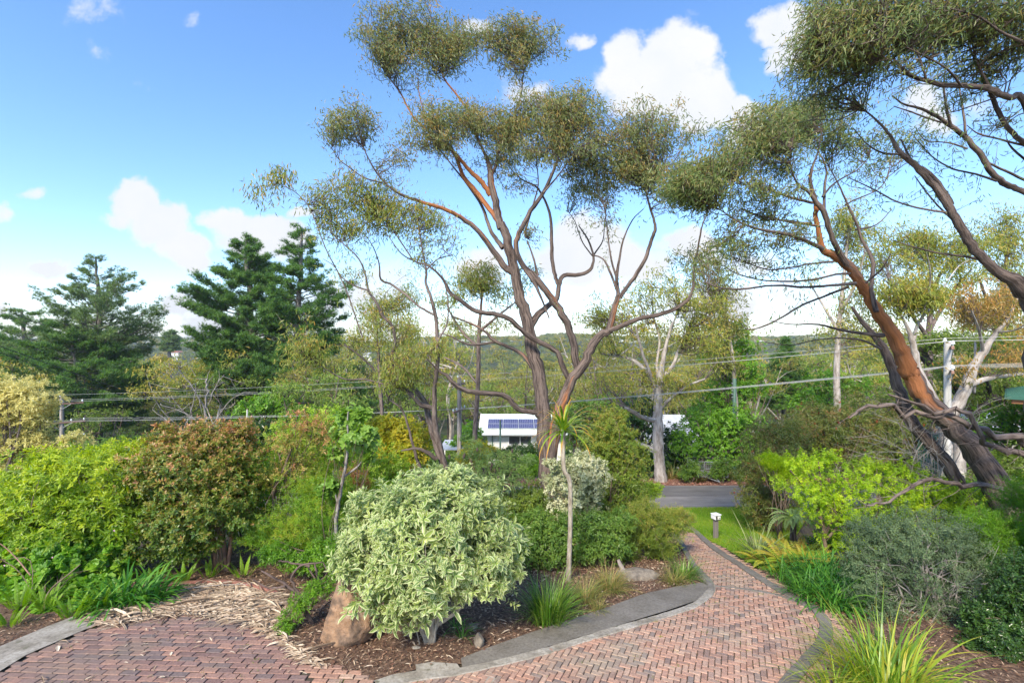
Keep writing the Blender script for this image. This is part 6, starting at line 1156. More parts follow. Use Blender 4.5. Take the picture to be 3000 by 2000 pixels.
# traced trees of the middle distance
def traced(name, label, d, limbs, blobs, mt, bark, seed, **k):
    b = limbs[0][1][0]; x = (limbs[0][0](b[0], b[1])[0]-1176)/F*d; b0 = np.array([x, d, gz(x, d)]); L_ = []
    for i, (Rf, pts) in enumerate(limbs):
        X = trace(Rf, pts, d, d+(0 if i == 0 else (1.5 if i % 2 else -1.5)), wob=.1)
        if i == 0: X = np.vstack([[x, d, b0[2]-.2, X[0, 3]*1.25], X])
        L_.append((X, k.get('orange', 0.)))
    kk = {a: v for a, v in k.items() if a != 'orange'}
    return gum(name, label, b0, L_, blobs[0], blobs[1], d, mt, bark, seed, maxatt=.2, **kk)
dw = G(1517, 1106)[1]
traced('white_gum_tree', 'pale trunked gum standing at the far side of the road', dw, [
 (VV, [(1517,1106,30),(1515,1060,24),(1512,1010,24),(1510,960,22),(1512,920,20),(1516,880,18),(1520,840,12),(1530,790,8),(1545,740,5)]), (VV, [(1512,1040,14),(1490,1026,10),(1470,1020,8),(1460,1008,5)]), (VV, [(1508,965,13),(1480,960,10),(1455,945,9),(1432,935,7)]), (VV, [(1510,905,12),(1490,860,10),(1460,830,8),(1430,820,6),(1380,812,4)]),
 (VV, [(1505,890,8),(1490,850,8),(1472,800,6),(1460,750,4)]), (VV, [(1518,870,10),(1545,840,8),(1560,800,6),(1580,760,4)]), (VV, [(1514,940,9),(1545,910,7),(1580,885,5),(1620,870,4)]), (VV, [(1540,760,5),(1560,700,4),(1552,660,3)]), (VV, [(1465,780,5),(1440,750,4),(1400,735,3)]), (VV, [(1516,890,8),(1508,840,6),(1515,780,5),(1500,730,3)])],
 (VV, [(1340,740,44,28,1),(1400,720,55,32,-1),(1450,690,55,32,1),(1520,650,55,26,0),(1560,690,50,36,-1),(1610,720,60,34,1),(1660,700,30,24,0),(1590,780,60,36,0),(1500,760,44,30,1),(1640,770,50,34,1),(1540,880,60,24,-1),(1590,905,44,24,0),(1460,870,60,24,1),(1420,790,50,30,0),(1480,930,40,20,-1,1,.6),(1400,880,60,30,1,1,.7),(1650,820,40,26,0,1,.7)]), M['gum_gold'], M['bark_pale'], 220, leafL=.26, leafW=.06, per=16, nb=3.4, sprig_r=.32, twr=.03)
traced('background_gum_tree', 'gum with a dark rounded crown seen behind the left limbs of the stringybark', 27, [
 (VV, [(1090,1080,12),(1092,980,11),(1098,880,10),(1100,780,9),(1105,700,6),(1110,660,4)]), (VV, [(1100,800,8),(1060,760,6),(1030,710,4)]), (VV, [(1102,760,7),(1150,720,5),(1190,690,3)]), (VV, [(1096,880,6),(1060,840,5),(1020,820,3)])],
 (VV, [(1085,640,46,34),(1130,655,44,36),(1060,670,36,30),(1165,680,30,26),(1100,620,36,20),(1215,630,24,22),(1060,760,50,24,1,1,.6),(1160,760,40,24,0,1,.5),(1030,690,26,22)]), M['gum_leaf2'], M['bark_thin'], 221, leafL=.24, leafW=.05, per=18, nb=4, sprig_r=.28)
traced('background_gum_tree', 'gum with wispy crown behind the slender stems on the left', 30, [(VV, [(880,1080,10),(878,960,9),(872,860,8),(866,760,5),(860,720,3)]), (VV, [(876,900,6),(920,840,5),(950,780,3)]), (VV, [(872,860,6),(830,820,4),(790,790,3)])],
 (VV, [(860,700,50,30),(900,720,40,30),(930,700,40,36,1),(840,760,40,30),(940,770,40,30),(800,790,40,26),(880,800,50,30),(960,660,40,26,0,1,.6)]), M['gum_leaf2'], M['bark_thin'], 222, leafL=.24, leafW=.05, per=18, nb=4, sprig_r=.3)
traced('pale_forked_tree', 'pale trunked gum rising to the right behind the leaning trunk', 21, [
 (R8, [(1440,1130,66),(1450,1090,60),(1512,980,54),(1562,850,44),(1622,750,34),(1692,650,22),(1760,560,14),(1800,470,8)]), (R8, [(1540,920,30),(1650,885,24),(1750,870,18),(1829,860,14),(1900,850,8)]), (R8, [(1620,750,16),(1600,640,12),(1560,540,8)]), (R8, [(1570,850,14),(1575,960,12),(1580,800,12),(1580,700,8)]), (R8, [(1690,650,10),(1780,640,8),(1850,600,5)])],
 (R8, [(1590,490,130,60,-1),(1680,540,100,50,0),(1500,530,70,40,0),(1760,460,90,60,1),(1580,590,100,40,1,1,.7),(1740,800,100,44,0),(1520,840,60,40,-1),(1800,700,60,70,1)]), leafmat('orange_gum_leaf', [(.11, .13, .03), (.22, .20, .05), (.36, .29, .07), (.48, .31, .09), (.5, .26, .09)], .32, .42), M['bark_pale'], 223, leafL=.2, leafW=.045, per=20, nb=4.5, sprig_r=.24)
traced('dark_limbed_tree', 'old tree with thick dark limbs in the shade beside the concrete pole', 25, [(R8, [(1560,1160,60),(1600,1080,50),(1650,980,44),(1720,1000,36),(1750,900,30),(1790,850,16)]), (R8, [(1560,1080,40),(1450,900,40),(1340,800,40),(1310,740,30),(1330,690,12)]), (R8, [(1650,980,24),(1640,900,18),(1560,840,12)])],
 (R8, [(1360,700,80,50),(1480,720,90,60),(1640,720,90,60),(1780,760,80,60),(1700,900,100,70),(1400,850,70,60),(1600,1030,110,60),(1500,920,60,50),(1800,1000,70,60)]), M['gum_far2'], M['shade_wood'], 224, leafL=.2, leafW=.07, per=22, nb=5, sprig_r=.3)
traced('pale_forked_tree', 'thin pale gum stem directly behind the orange trunk', 17, [(R8, [(1500,1230,50),(1440,1120,48),(1360,980,44),(1300,870,38),(1275,780,32),(1262,700,26),(1240,640,18),(1200,560,10)]), (R8, [(1265,690,18),(1290,600,14),(1340,540,10),(1400,450,8),(1490,320,5),(1550,280,3)]), (R8, [(1300,600,8),(1345,430,8),(1350,330,6),(1330,240,4)])],
 (R8, [(1190,440,110,50),(1280,420,70,50),(1200,540,110,60),(1290,540,60,60),(1100,440,40,40,0,.8,.6),(1330,480,50,40)]), M['gum_gold'], M['bark_pale'], 225, leafL=.17, leafW=.042, per=22, nb=5, sprig_r=.2)
bigR = [(VV, [(2130,1000,20),(2132,850,16),(2135,740,12),(2138,640,8),(2140,580,4)]), (VV, [(2134,760,9),(2180,680,7),(2230,620,4)]), (VV, [(2134,780,9),(2080,700,7),(2040,640,4)]), (VV, [(2136,700,8),(2160,630,6),(2200,580,3)])]
traced('tall_gum_tree', 'tall gum with golden green crown behind the leaning trunk', 30, bigR, (VV, [(2100,560,55,28),(2160,545,60,28),(2220,575,60,32),(2050,545,50,26),(2010,580,40,30),(2060,610,60,36),(2150,610,60,36),(2230,640,50,40),(2100,680,60,40),(2180,700,50,40),(2020,690,40,40),(2260,560,40,24)]), M['gum_gold'], M['bark_thin'], 226, leafL=.26, leafW=.06, per=17, nb=4, sprig_r=.3)
traced('tall_gum_tree', 'golden gum filling the far right skyline', 33, [(VV, [(2310,1000,20),(2308,850,16),(2302,740,12),(2306,640,8),(2320,540,4)]), (VV, [(2304,760,9),(2350,680,7),(2390,600,4)]), (VV, [(2304,780,9),(2270,700,7),(2250,640,4)])], (VV, [(2300,500,50,18),(2345,520,40,24),(2270,560,50,30),(2330,580,60,36),(2290,640,60,40),(2360,660,50,50),(2320,720,60,50),(2260,740,50,50),(2300,820,60,50),(2370,800,50,60),(2250,880,50,40)]), M['gum_gold'], M['bark_thin'], 227, leafL=.26, leafW=.06, per=17, nb=4, sprig_r=.3)
traced('tall_gum_tree', 'gum with domed crown behind the limbs of the leaning tree', 32, [(VV, [(1925,1000,16),(1922,850,13),(1928,740,10),(1940,620,7),(1950,520,4)]), (VV, [(1926,760,7),(1890,700,5),(1860,650,3)]), (VV, [(1930,720,7),(1970,640,5),(1990,560,3)])], (VV, [(1955,490,46,30),(1930,520,40,26),(1985,540,40,30),(1940,580,50,30,1,1,.6),(1990,620,40,30,0,1,.7),(1870,640,40,30,0,1,.5),(1960,680,50,36,0,1,.7),(1990,740,50,40),(1920,760,50,40,0,1,.6),(2020,800,50,40)]), M['gum_gold'], M['bark_pale'], 228, leafL=.26, leafW=.06, per=17, nb=3.6, sprig_r=.3)
traced('smooth_gum_tree', 'wispy gum between the white gum and the leaning tree branches', 34, [(VV, [(1690,1000,12),(1688,900,9),(1680,800,7),(1660,700,4)]), (VV, [(1684,850,5),(1640,760,4)])], (VV, [(1575,590,46,22),(1620,610,40,24),(1650,640,46,26),(1600,640,40,22),(1660,690,40,30),(1640,740,50,34),(1620,800,50,34),(1690,760,30,26),(1650,850,50,30)]), M['gum_far'], M['bark_pale'], 229, leafL=.28, leafW=.06, per=15, nb=3.6, sprig_r=.34)
# leafy broadleaf trees beyond the road
def leafy(name, label, d, x, blobs, n, mt, seed, L=.17, group=None):
    return shrub(name, label, 'tree', at(x, d), VV, d, blobs, n, 5, L, L*.55, (.5, 1.5), DIA, mt, seed, stem=M['bark_thin'], ns=14, r0=.12, inner=.45, rag=.22, dens=1, part='crown', group=group)
leafy('leafy_tree', 'vivid green leafy tree rising behind the green pole', 36, 1690, [(1660,760,36,30),(1690,800,46,36),(1650,820,44,40),(1700,850,50,40),(1670,900,60,40),(1720,890,40,40),(1640,950,60,40),(1700,760,20,30)], 2300, M['lush'], 240, .2)
leafy('leafy_tree', 'fresh green tree right of the white gum beyond the road', 31, 1640, [(1640,980,56,40),(1700,970,50,44),(1600,1000,44,36),(1660,1020,60,36),(1580,1030,40,30),(1720,1010,40,40),(1640,1050,60,24)], 3000, M['lush'], 241, .14)
leafy('leafy_tree', 'lime green tree between conical fir and the leaning trunk', 44, 1900, [(1900,870,40,30),(1870,900,46,30),(1940,890,46,36),(1850,930,50,26),(1910,930,60,30),(1980,900,40,40)], 1900, M['lush'], 242)
leafy('leafy_tree', 'dark ivy green tree under the right pine of the pair', 44, 610, [(600,935,40,32),(640,920,36,26),(570,950,36,24),(700,950,40,22),(660,955,44,20)], 1600, M['lush'], 243)
leafy('leafy_tree', 'dark leafy mass left of the white gum trunk', 33, 1460, [(1460,980,50,40),(1440,1030,40,36),(1480,1060,26,26),(1470,940,40,30)], 1500, LM['dark'], 244)
leafy('leafy_tree', 'shadowed shrubby tree behind the cage trailer', 34, 1620, [(1600,1060,50,26),(1560,1050,30,30),(1660,1070,50,24),(1550,1010,30,30)], 1500, LM['dark'], 245)
leafy('leafy_tree', 'green tree above the left end of the white house roof', 42, 1070, [(1080,1000,26,30),(1060,1020,24,24),(1095,1030,20,18)], 900, LM['green'], 246)
leafy('leafy_tree', 'dark tree right of the solar roof behind the stringybark', 40, 1330, [(1330,960,44,40),(1380,940,44,36),(1350,1000,50,40),(1400,1000,50,40)], 1500, LM['dull'], 247)
leafy('leafy_tree', 'dark green tree beside the concrete pole on the right', 23, 2240, [(2230,1010,50,40),(2280,980,50,40),(2330,960,40,40),(2200,1050,40,30),(2260,1050,50,30),(2340,1030,50,40)], 1900, LM['green'], 248, .13)
leafy('leafy_tree', 'shaded green tree under the dark limbs at the right', 27, 2100, [(2080,920,50,40),(2050,980,50,40),(2120,960,50,40),(2060,1040,50,30)], 1500, LM['olive'], 249, .14)
leafy('leafy_tree', 'mid green shrubbery behind the airy shrubs left of the slender gum', 27, 720, [(650,1010,50,40),(720,1000,60,40),(800,1000,50,40),(760,1050,70,40),(640,1070,60,40),(560,1060,60,40)], 2200, LM['green'], 250, .13)
leafy('leafy_tree', 'shaded bushes behind the poles left of the cream wattle', 34, 160, [(60,1080,80,50),(180,1060,70,40),(280,1040,70,40),(380,1030,60,40),(470,1020,60,40)], 2200, LM['dull'], 251, .16)
# dead tree between the pine groups
t = None; ddx = (480-1176)/F*45; t = thing('dead_tree', (ddx, 45, gz(ddx, 45)), 'bleached leafless tree with crossing bare limbs between the pine groups', 'tree'); ac = Acc(); r = np.random.default_rng(260)
for pts in [[(478,1060,12),(475,960,8),(474,900,7),(476,870,8)],[(476,960,7),(450,900,5),(420,860,3),(408,840,2)],[(470,1000,6),(520,930,4),(560,900,2)],[(460,1040,6),(400,980,4),(350,940,2)],[(480,990,5),(430,950,4),(370,930,2)],[(478,930,4),(500,880,3),(515,860,2)],[(500,1030,5),(540,990,3),(590,960,2)],[(450,1040,5),(420,1000,4),(440,940,3),(450,880,2)]]:
    X = trace(VV, pts, 45, 45+r.uniform(-1.5, 1.5), wob=.5, r=r); X[:, 3] *= .6; tube(ac, X[:, :3], X[:, 3], 5, 0, .05, r)
    for q in range(9):
        s0 = X[r.integers(2, len(X)), :3]; e = s0+r.normal(size=3)*np.array([.9, .6, .7]); tube(ac, [s0, (s0+e)/2+r.normal(size=3)*.1, e], [.03, .02, .01], 3, 0, 0, r)
tube(ac, [(ddx, 45, gz(ddx, 45)-.2), P(478, 1060, 45)], [.3, .25], 7, 0, 0, r)
ac.obj('branches', M['bark_dead'], t)

# ---- valley trees: copies of a few gums; far hills: one mass ----
protos = [gen_gum(300+i, h=h_, spread=s_, nl=nl_, mt=m_, bark=b_, leafsz=lz, per=pr) for i, (h_, s_, nl_, m_, b_, lz, pr) in enumerate([(13,4.6,6,M['gum_far'],M['bark_thin'],.42,15),(15,5.2,7,M['gum_gold'],M['bark_pale'],.42,15),(12,4.2,5,M['gum_far2'],M['bark_thin'],.42,15),(16,4.4,6,M['gum_far'],M['bark_pale'],.42,15),(11,4.8,6,M['gum_far2'],M['bark_thin'],.42,16)])]
r = np.random.default_rng(400); spots = []; tries = 0
def ok_spot(x, y, hh):
    u = 1176+x/y*F
    top = HZ-(gz(x, y)+hh)/y*F
    if y < 62 and 1040 < u < 1330: return False            # keep the white house in view
    if y < 44 and (u < 560 or 1440 < u < 1760): return False
    if 330 < u < 430 and top < 800 and y < 160: return False
    lim_ = 790 if u < 450 else (745 if u < 1000 else (768 if u < 1350 else (745 if u < 1700 else (790 if u < 1900 else 690))))
    return top > lim_-(70 if (int(x*7+y*13) % 4 == 0 and 600 < u < 1750) else 0)
while len(spots) < 275 and tries < 20000:
    tries += 1; y = 38+105*r.random()**1.1; x = (r.uniform(-150, 2500)-1176)/F*y; sc = r.uniform(.75, 1.4)
    if not ok_spot(x, y, 15*sc): continue
    if spots and min((x-a)**2+(y-b)**2 for a, b, _, _ in spots) < (2.9 if y < 80 else 4.2)**2: continue
    spots.append((x, y, sc, r.integers(0, 5)))
used = set()
names = ['olive crowned gum among the trees of the valley', 'golden crowned gum with a pale trunk among the trees of the valley', 'green crowned gum among the trees of the valley', 'tall olive gum with a pale trunk among the trees of the valley', 'low spreading green gum among the trees of the valley']
for i, (x, y, sc, k) in enumerate(spots):
    o = protos[k] if k not in used else copy_tree(protos[k]); used.add(k); place(o, x, y, sc, r.uniform(0, 6.28), -.2)
    tag(o, names[k], 'tree', ['olive gums in the valley', 'golden gums in the valley', 'green gums in the valley', 'tall olive gums in the valley', 'low green gums in the valley'][k])
for k in range(5):
    if k not in used: bpy.data.objects.remove(protos[k])
# undergrowth of the valley floor
def mass(name, label, pts, size, per, mt, seed, hgt):
    r = np.random.default_rng(seed); n = len(pts); rep = np.repeat(pts, per, 0); sz = np.repeat(size, per); hh = np.repeat(hgt, per); d = rdir(r, len(rep)); d[:, 2] = np.abs(d[:, 2]); lump = 1+.22*np.sin(5*d[:, 0]+rep[:, 0])*np.sin(5*d[:, 1]+rep[:, 1])
    pos = rep+np.array([0, 0, 1])*hh[:, None]+d*np.stack([sz, sz, sz*.62], 1)*(1-.3*r.random((len(rep), 1))**2)*lump[:, None]
    cl = np.repeat(r.random(n), per)
    D = nrm(np.cross(d, rdir(r, len(rep)))+d*.3); V, Fc, C = leaves(pos, D, d+r.normal(size=d.shape)*.4, sz*.3*np.exp(r.normal(size=len(rep))*.3), sz*.17, DIA, np.clip(.85*cl+.15*r.random(len(rep)), 0, 1), cl)
    ac = Acc(); ac.add(V, Fc, C); o = ac.obj(name, mt); tag(o, label, name.replace('_', ' '), kind='stuff'); return o
n = 2300; y = 31+135*r.random(n)**1.3; x = (r.uniform(-200, 2600, n)-1176)/F*y; k = ~((y < 50) & (x > (1040-1176)/F*y) & (x < (1290-1176)/F*y)); k &= y > ru+4+.03*np.abs(x); x, y = x[k], y[k]
sz = r.uniform(.7, 1.6, len(x)); mass('undergrowth', 'scrubby undergrowth beneath the valley trees', np.stack([x, y, H(x, y)], 1), sz, 80, M['gum_far2'], 402, sz*.25)
M['far_leaf'] = leafmat('far_forest_leaf', [(.05, .07, .022), (.10, .12, .032), (.18, .19, .04), (.30, .27, .05), (.12, .17, .04)], .3, .6)
y = 140+740*r.random(8200)**.9; x = (r.uniform(-250, 2650, len(y))-1176)/F*y; sz = r.uniform(2.6, 4.8, len(y))*(1+.25*sst(400, 800, y))
mass('distant_forest', 'far wooded hillside of gum crowns across the valley', np.stack([x, y, H(x, y)], 1), sz, 120, M['far_leaf'], 401, sz*.9+3)
# far houses
def farhouse(px, py, d, w, wall, roof, label, h=2.6):
    d = 560 if px < 700 else 520; x = (px-1176)/F*d; y = d; q = np.array([0, 0, gz(x, y)+8.5]); w *= 1.3; t = thing('distant_house', (x, y, gz(x, y)), label, 'house', 'houses on the far hillside'); z = q[2]-gz(x, y)
    MB().box((0, 0, z/2), (w, w*.7, z)).obj('wall', wall, t); MB().prism([(-w*.56, z), (w*.56, z), (w*.3, z+h*.8), (-w*.3, z+h*.8)], -w*.42, w*.42).obj('roof', roof, t)
def flat(name, c, rough=.6, metal=0, spec=.4, n=.12):
    return mat(name, [(.3, tuple(v*(1-n) for v in c)), (.7, tuple(min(1, v*(1+n)) for v in c))], 2.2, 7, rough, .05, 30, metal=metal, spec=spec)
M['white_wall'] = flat('white_painted_wall', (.74, .74, .70)); M['tile_red'] = flat('red_tiles', (.36, .15, .10)); M['white_roof'] = flat('pale_metal_roof', (.66, .73, .66), .45); M['grey_roof'] = flat('grey_metal_roof', (.48, .50, .52), .5)
for a in [(404, 795, 210, 9, 'white_wall', 'tile_red', 'far house with a reddish roof among the trees on the left'), (470, 782, 240, 10, 'white_wall', 'grey_roof', 'far pale house with grey roof left of the pine pair'), (846, 812, 200, 7, 'white_wall', 'grey_roof', 'far white house glimpsed behind the slender gum'), (1590, 802, 230, 8, 'white_wall', 'grey_roof', 'far pale house right of the white gum crown')]:
    farhouse(a[0], a[1], a[2], a[3], M[a[4]], M[a[5]], a[6])
# ================= buildings, poles, wires, letterbox, trailer =================
def bx_(v, a): return v
M['glass'] = mat('window_glass', [(.4, (.02, .025, .03)), (.6, (.05, .055, .06))], 1, 3, .06, spec=.9)
M['panel'] = flat('solar_cell', (.075, .08, .17), .25, spec=.7); M['panel_frame'] = flat('aluminium', (.62, .62, .64), .4, .6); M['green_paint'] = flat('green_paint', (.045, .14, .10), .5); M['fascia'] = flat('timber_fascia', (.32, .14, .06), .7)
M['galv'] = flat('galvanised_steel', (.42, .44, .45), .45, .6); M['white_metal'] = flat('white_enamel', (.78, .79, .82), .4)
# white house with solar panels
hd_ = 50.; hx0 = (1098-1176)/F*hd_; z_e = (HZ-998)/F*hd_; z_r = (HZ-952)/F*(hd_+4.2); gx = hx0+5; g_h = gz(gx, hd_+3); t = thing('white_house', (hx0, hd_, g_h), 'white weatherboard house with a pale green metal roof and solar panels', 'house')
W_ = 9.4; ze = z_e-g_h; zr = z_r-g_h; wl = MB(); wy = .7
wl.box((W_/2+.35, 4.2, ze/2-.05), (W_-1.2, 6.6, ze-.1)); wall = wl.obj('wall', M['white_wall'], t)
MB().prism([(.75, ze-.05), (.75, ze-.04)], 0, 0) if False else None
rf = MB(); th = .09
rf.prism([(0, ze), (4.2, zr), (8.4, ze), (8.4, ze+th), (4.2, zr+th), (0, ze+th)], 0, W_, 'x'); roof = rf.obj('roof', M['white_roof'], t)
rb_ = MB()
for i in range(38):
    xx = .12+i*(W_-.24)/37; s_ = math.atan2(zr-ze, 4.2); L_ = math.hypot(4.2, zr-ze); rb_.box((xx, 2.1, (ze+zr)/2+th+.012), (.03, L_-.05, .02), rx=s_)
rb_.obj('roof_rib', M['white_roof'], roof)
MB().box((W_/2, -.07, ze+.02), (W_, .13, .14)).obj('gutter', M['grey_roof'], t)
MB().box((.05, 2.1, (ze+zr)/2+.02), (.1, math.hypot(4.2, zr-ze), .24), rx=math.atan2(zr-ze, 4.2)).obj('barge_board', M['white_wall'], t)
MB().cyl((1.45, .82, 0), (1.45, .82, ze-.05), .05).obj('downpipe', M['green_paint'], t)
s_ = math.atan2(zr-ze, 4.2)
for row in range(2):
    for c in range(4):
        cx_ = 1.75+c*1.66; y_ = 1.35+row*1.0; z_ = ze+(zr-ze)*y_/4.2+th+.1; f = MB().box((cx_, y_, z_), (1.62, 1.02, .04), rx=s_).obj('solar_panel', M['panel_frame'], t)
        cl = MB()
        for a in range(8): cl.box((cx_-.69+a*.197, y_, z_+.024), (.18, .94, .006), rx=s_)
        cl.obj('solar_cell', M['panel'], f)
def window(x, z, w, h, y=.86):
    f = MB(); b = .06
    f.box((x, y, z+h/2), (w, .08, b)); f.box((x, y, z-h/2), (w, .08, b)); f.box((x-w/2, y, z), (b, .08, h-b)); f.box((x+w/2, y, z), (b, .08, h-b)); f.box((x, y, z), (.05, .07, h-b)); fr = f.obj('window', M['white_metal'], t)
    MB().box((x, y+.02, z), (w-.06, .03, h-.06)).obj('pane', M['glass'], fr)
window(4.4, ze-.75, 2.4, .9); window(7.6, ze-.75, 1.6, .9)
sd = MB(); sd.box((5.2, .3, ze-2.05), (1.9, 1.1, 1.5)).obj('porch_panel', M['white_metal'], t)
MB().box((5.2, .3, ze-1.27), (1.98, 1.18, .06)).obj('porch_rail', M['white_wall'], t)
wb_ = MB()
for i in range(16): wb_.box((W_/2+.35, .885, .2+i*.2), (W_-1.18, .02, .015))
wb_.obj('weatherboard_lap', M['white_wall'], wall)
# second pale roof to the right, behind the white gum
def cottage(px, py, d, w, dp, hgt, label, roofm, rise=1.2, wallm=None):
    q = P(px, py, d); x = q[0]; g_ = gz(x, d); zz = q[2]-g_; t = thing('cottage', (x, d, g_), label, 'house'); MB().box((0, dp/2, (zz)/2), (w-.6, dp-.6, zz)).obj('wall', wallm or M['white_wall'], t)
    MB().prism([(-.1, zz), (dp/2, zz+rise), (dp+.1, zz), (dp+.1, zz+.08), (dp/2, zz+rise+.08), (-.1, zz+.08)], -w/2, w/2, 'x').obj('roof', roofm, t)
    MB().box((0, -.16, zz+.02), (w, .12, .12)).obj('gutter', M['grey_roof'], t)
    f = MB().box((-w*.2, .28, zz-1.1), (1.4, .06, 1.1)).obj('window', M['white_metal'], t); MB().box((-w*.2, .24, zz-1.1), (1.26, .02, .96)).obj('pane', M['glass'], f); return t
cottage(1545, 1004, 42, 4.2, 6, 3, 'pale roofed cottage glimpsed behind the pale trunked gum', M['grey_roof'], 1.5)
cottage(1610, 1024, 44, 2.6, 5, 3, 'small white building showing through leaves right of the white gum', M['white_wall'], .9)
cottage(2280, 985, 36, 4.5, 5, 3, 'pale roofed building half hidden behind twigs at the far right', M['grey_roof'], .8)
# carport
q = P(1048, 1033, 40); g_ = gz(q[0], 40); t = thing('carport', (q[0], 40, g_), 'low flat pale carport roof below the slender gum', 'carport'); z_ = q[2]-g_
MB().box((0, 2.2, z_), (3.0, 3.5, .1), rx=R(2)).obj('roof', M['grey_roof'], t)
for sx in (-1.6, 1.6):
    for sy in (-.2, 4.6): MB().box((sx, sy, z_/2-.08), (.1, .1, z_-.2)).obj('post', M['white_wall'], t)
# green roofed house at the right edge
q = P(2313, 912, 20); g_ = gz(q[0]+4, 20); t = thing('green_roofed_house', (q[0], 20, g_), 'corner of a house with green corrugated roof and orange timber fascia at the right edge', 'house', rz=R(-46)); z_ = q[2]-g_
MB().box((4.8, 2.5, z_/2-.1), (8, 4.4, z_-.2)).obj('wall', flat('brown_cladding', (.16, .13, .10), .8), t)
rf = MB(); rf.prism([(0, z_+.02), (9, z_+.02), (9, z_+.06), (4.5, z_+1.2), (0, z_+.06)], 0, 5.2); ro = rf.obj('roof', M['green_paint'], t)
rr_ = MB()
for i in range(44): rr_.box((2.25, .1+i*.115, z_+.64), (4.64, .03, .03), ry=-math.atan2(1.14, 4.5))
rr_.obj('corrugation', M['green_paint'], ro)
MB().box((.0, 2.6, z_-.01), (.14, 5.3, .13)).obj('gutter', M['green_paint'], t); MB().box((4.5, -.05, z_-.01), (9, .12, .13)).obj('gutter', M['green_paint'], t)
MB().box((.15, 2.6, z_-.16), (.04, 5.1, .18)).obj('fascia_board', M['fascia'], t); MB().box((4.5, .06, z_-.16), (8.7, .04, .18)).obj('fascia_board', M['fascia'], t)
# caravan-like white tank and green fence
q = P(*R8(1500, 1172), 27); g_ = gz(q[0], 27); t = thing('water_tank', (q[0], 27, g_), 'rounded white tank beyond the leaning trunk', 'tank'); z_ = q[2]-g_
tk = MB(); tk.cyl((-.9, 0, z_+.7), (.9, 0, z_+.7), .72, n=28); tk.obj('tank_body', M['white_metal'], t, smooth=False, bevel=.15)
for sx in (-.6, .6): MB().box((sx, 0, z_/2+.05), (.12, 1.1, max(.1, z_+.1))).obj('cradle', M['galv'], t)
q = P(*R8(1362, 1200), 26); g_ = gz(q[0], 26); t = thing('picket_fence', (q[0], 26, g_), 'short run of green pickets behind the leaning trunk', 'fence'); z_ = P(*R8(1362, 1160), 26)[2]-g_
for i in range(12): MB().box((-.75+i*.135, 0, z_/2), (.07, .03, z_)).obj('picket', M['green_paint'], t)
for zz in (z_-.2, z_-.9): MB().box((0, .035, zz), (1.7, .04, .08)).obj('rail', M['green_paint'], t)
q = P(*R8(1322, 1160), 30); g_ = gz(q[0], 30); t = thing('garden_shed', (q[0], 30, g_), 'small shed with a dull red tiled roof behind the green pickets', 'shed'); z_ = q[2]-g_
MB().box((0, 1.2, z_/2), (2, 2, z_)).obj('wall', M['fascia'], t); MB().prism([(-1.25, z_), (1.25, z_), (.2, z_+.9), (-.2, z_+.9)], -.05, 2.4).obj('roof', M['tile_red'], t)
pp = gpoly(R8, [(1270,1300),(1400,1280),(1470,1330),(1440,1350),(1330,1345)]); drape('gravel_path', pp, .05, M['path'], .5)
rr2 = gpoly(R8, [(1400,1440),(1520,1400),(1740,1380),(1900,1400),(1900,1480),(1700,1470),(1500,1480)]); drape('side_road', rr2, .05, M['road'], .5)
# letterbox
lb_ = G(1644, 1239); ld = lb_[1]; t = thing('letterbox', lb_, 'white metal letterbox on a weathered grey timber post at the lawn edge', 'letterbox', rz=R(18))
M['post'] = barkmat('weathered_post', (.06, .05, .045), (.30, .27, .25), (.3, .2, .1), 16, .1, .8)
sF = ld/F; ph = (1239-1193)*sF
MB().box((0, 0, ph/2), (.135, .12, ph+.0)).obj('post', M['post'], t, bevel=.012)
bw, bh, bd = .22, .15, .22; z0 = ph+.004
MB().box((0, 0, z0+.012), (.2, .2, .02)).obj('mounting_plate', M['shade_wood'], t)
b_ = MB().box((0, 0, z0+.03+bh/2), (bw, bd, bh)).obj('box_body', M['white_metal'], t, bevel=.008)
MB().box((0, -.01, z0+.03+bh+.012), (bw+.03, bd+.04, .022)).obj('lid', M['white_metal'], t, bevel=.006)
MB().box((-bw/2+.05, -bd/2-.006, z0+.03+bh/2), (.06, .01, bh-.04)).obj('slot', M['shade_wood'], t)
MB().box((.0, -bd/2-.006, z0+.03+bh/2), (.045, .01, .05)).obj('name_plate', flat('pale_plate', (.78, .78, .68)), t)
MB().prism([(.05, z0+.06), (.08, z0+.06), (.07, z0+.10), (.06, z0+.10)], -bd/2-.012, -bd/2-.002).obj('lock', M['shade_wood'], t)
# hose line on lawn, solar garden light, timber sleepers
g_ = G(1776, 1252); 
s1, s2 = G(1672, 1242), G(1752, 1243); ac = Acc(); tube(ac, [s1+[0, 0, .06], (s1+s2)/2+[0, .03, .055], s2+[0, 0, .06]], .012, 6); tag(ac.obj('garden_hose', M['stem']), 'thin brown hose lying on the lawn right of the letterbox', 'hose')
g_ = G(1722, 1262); t = thing('garden_light', g_, 'little black stake light in the flax at the lawn edge', 'garden light'); MB().cyl((0, 0, 0), (0, 0, .28), .012).obj('stake', M['shade_wood'], t); MB().cyl((0, 0, .28), (.06, 0, .40), .045, .05).obj('lamp_head', M['shade_wood'], t)
for i, (a, b, lb) in enumerate([((1745,1278),(1795,1302),'grey weathered sleeper edging the fern bank'),((1726,1262),(1742,1272),'short end of a grey sleeper behind the flax')]):
    A, B = G(*a), G(*b); c = (A+B)/2; o = MB().box((0, 0, .06), (np.linalg.norm(B-A), .14, .16)).obj('timber_sleeper', M['post'], None, bevel=.015); o.location = c; o.rotation_euler = (0, -math.asin((B-A)[2]/np.linalg.norm(B-A)), math.atan2(B[1]-A[1], B[0]-A[0])); tag(o, lb, 'sleeper', 'timber sleepers')
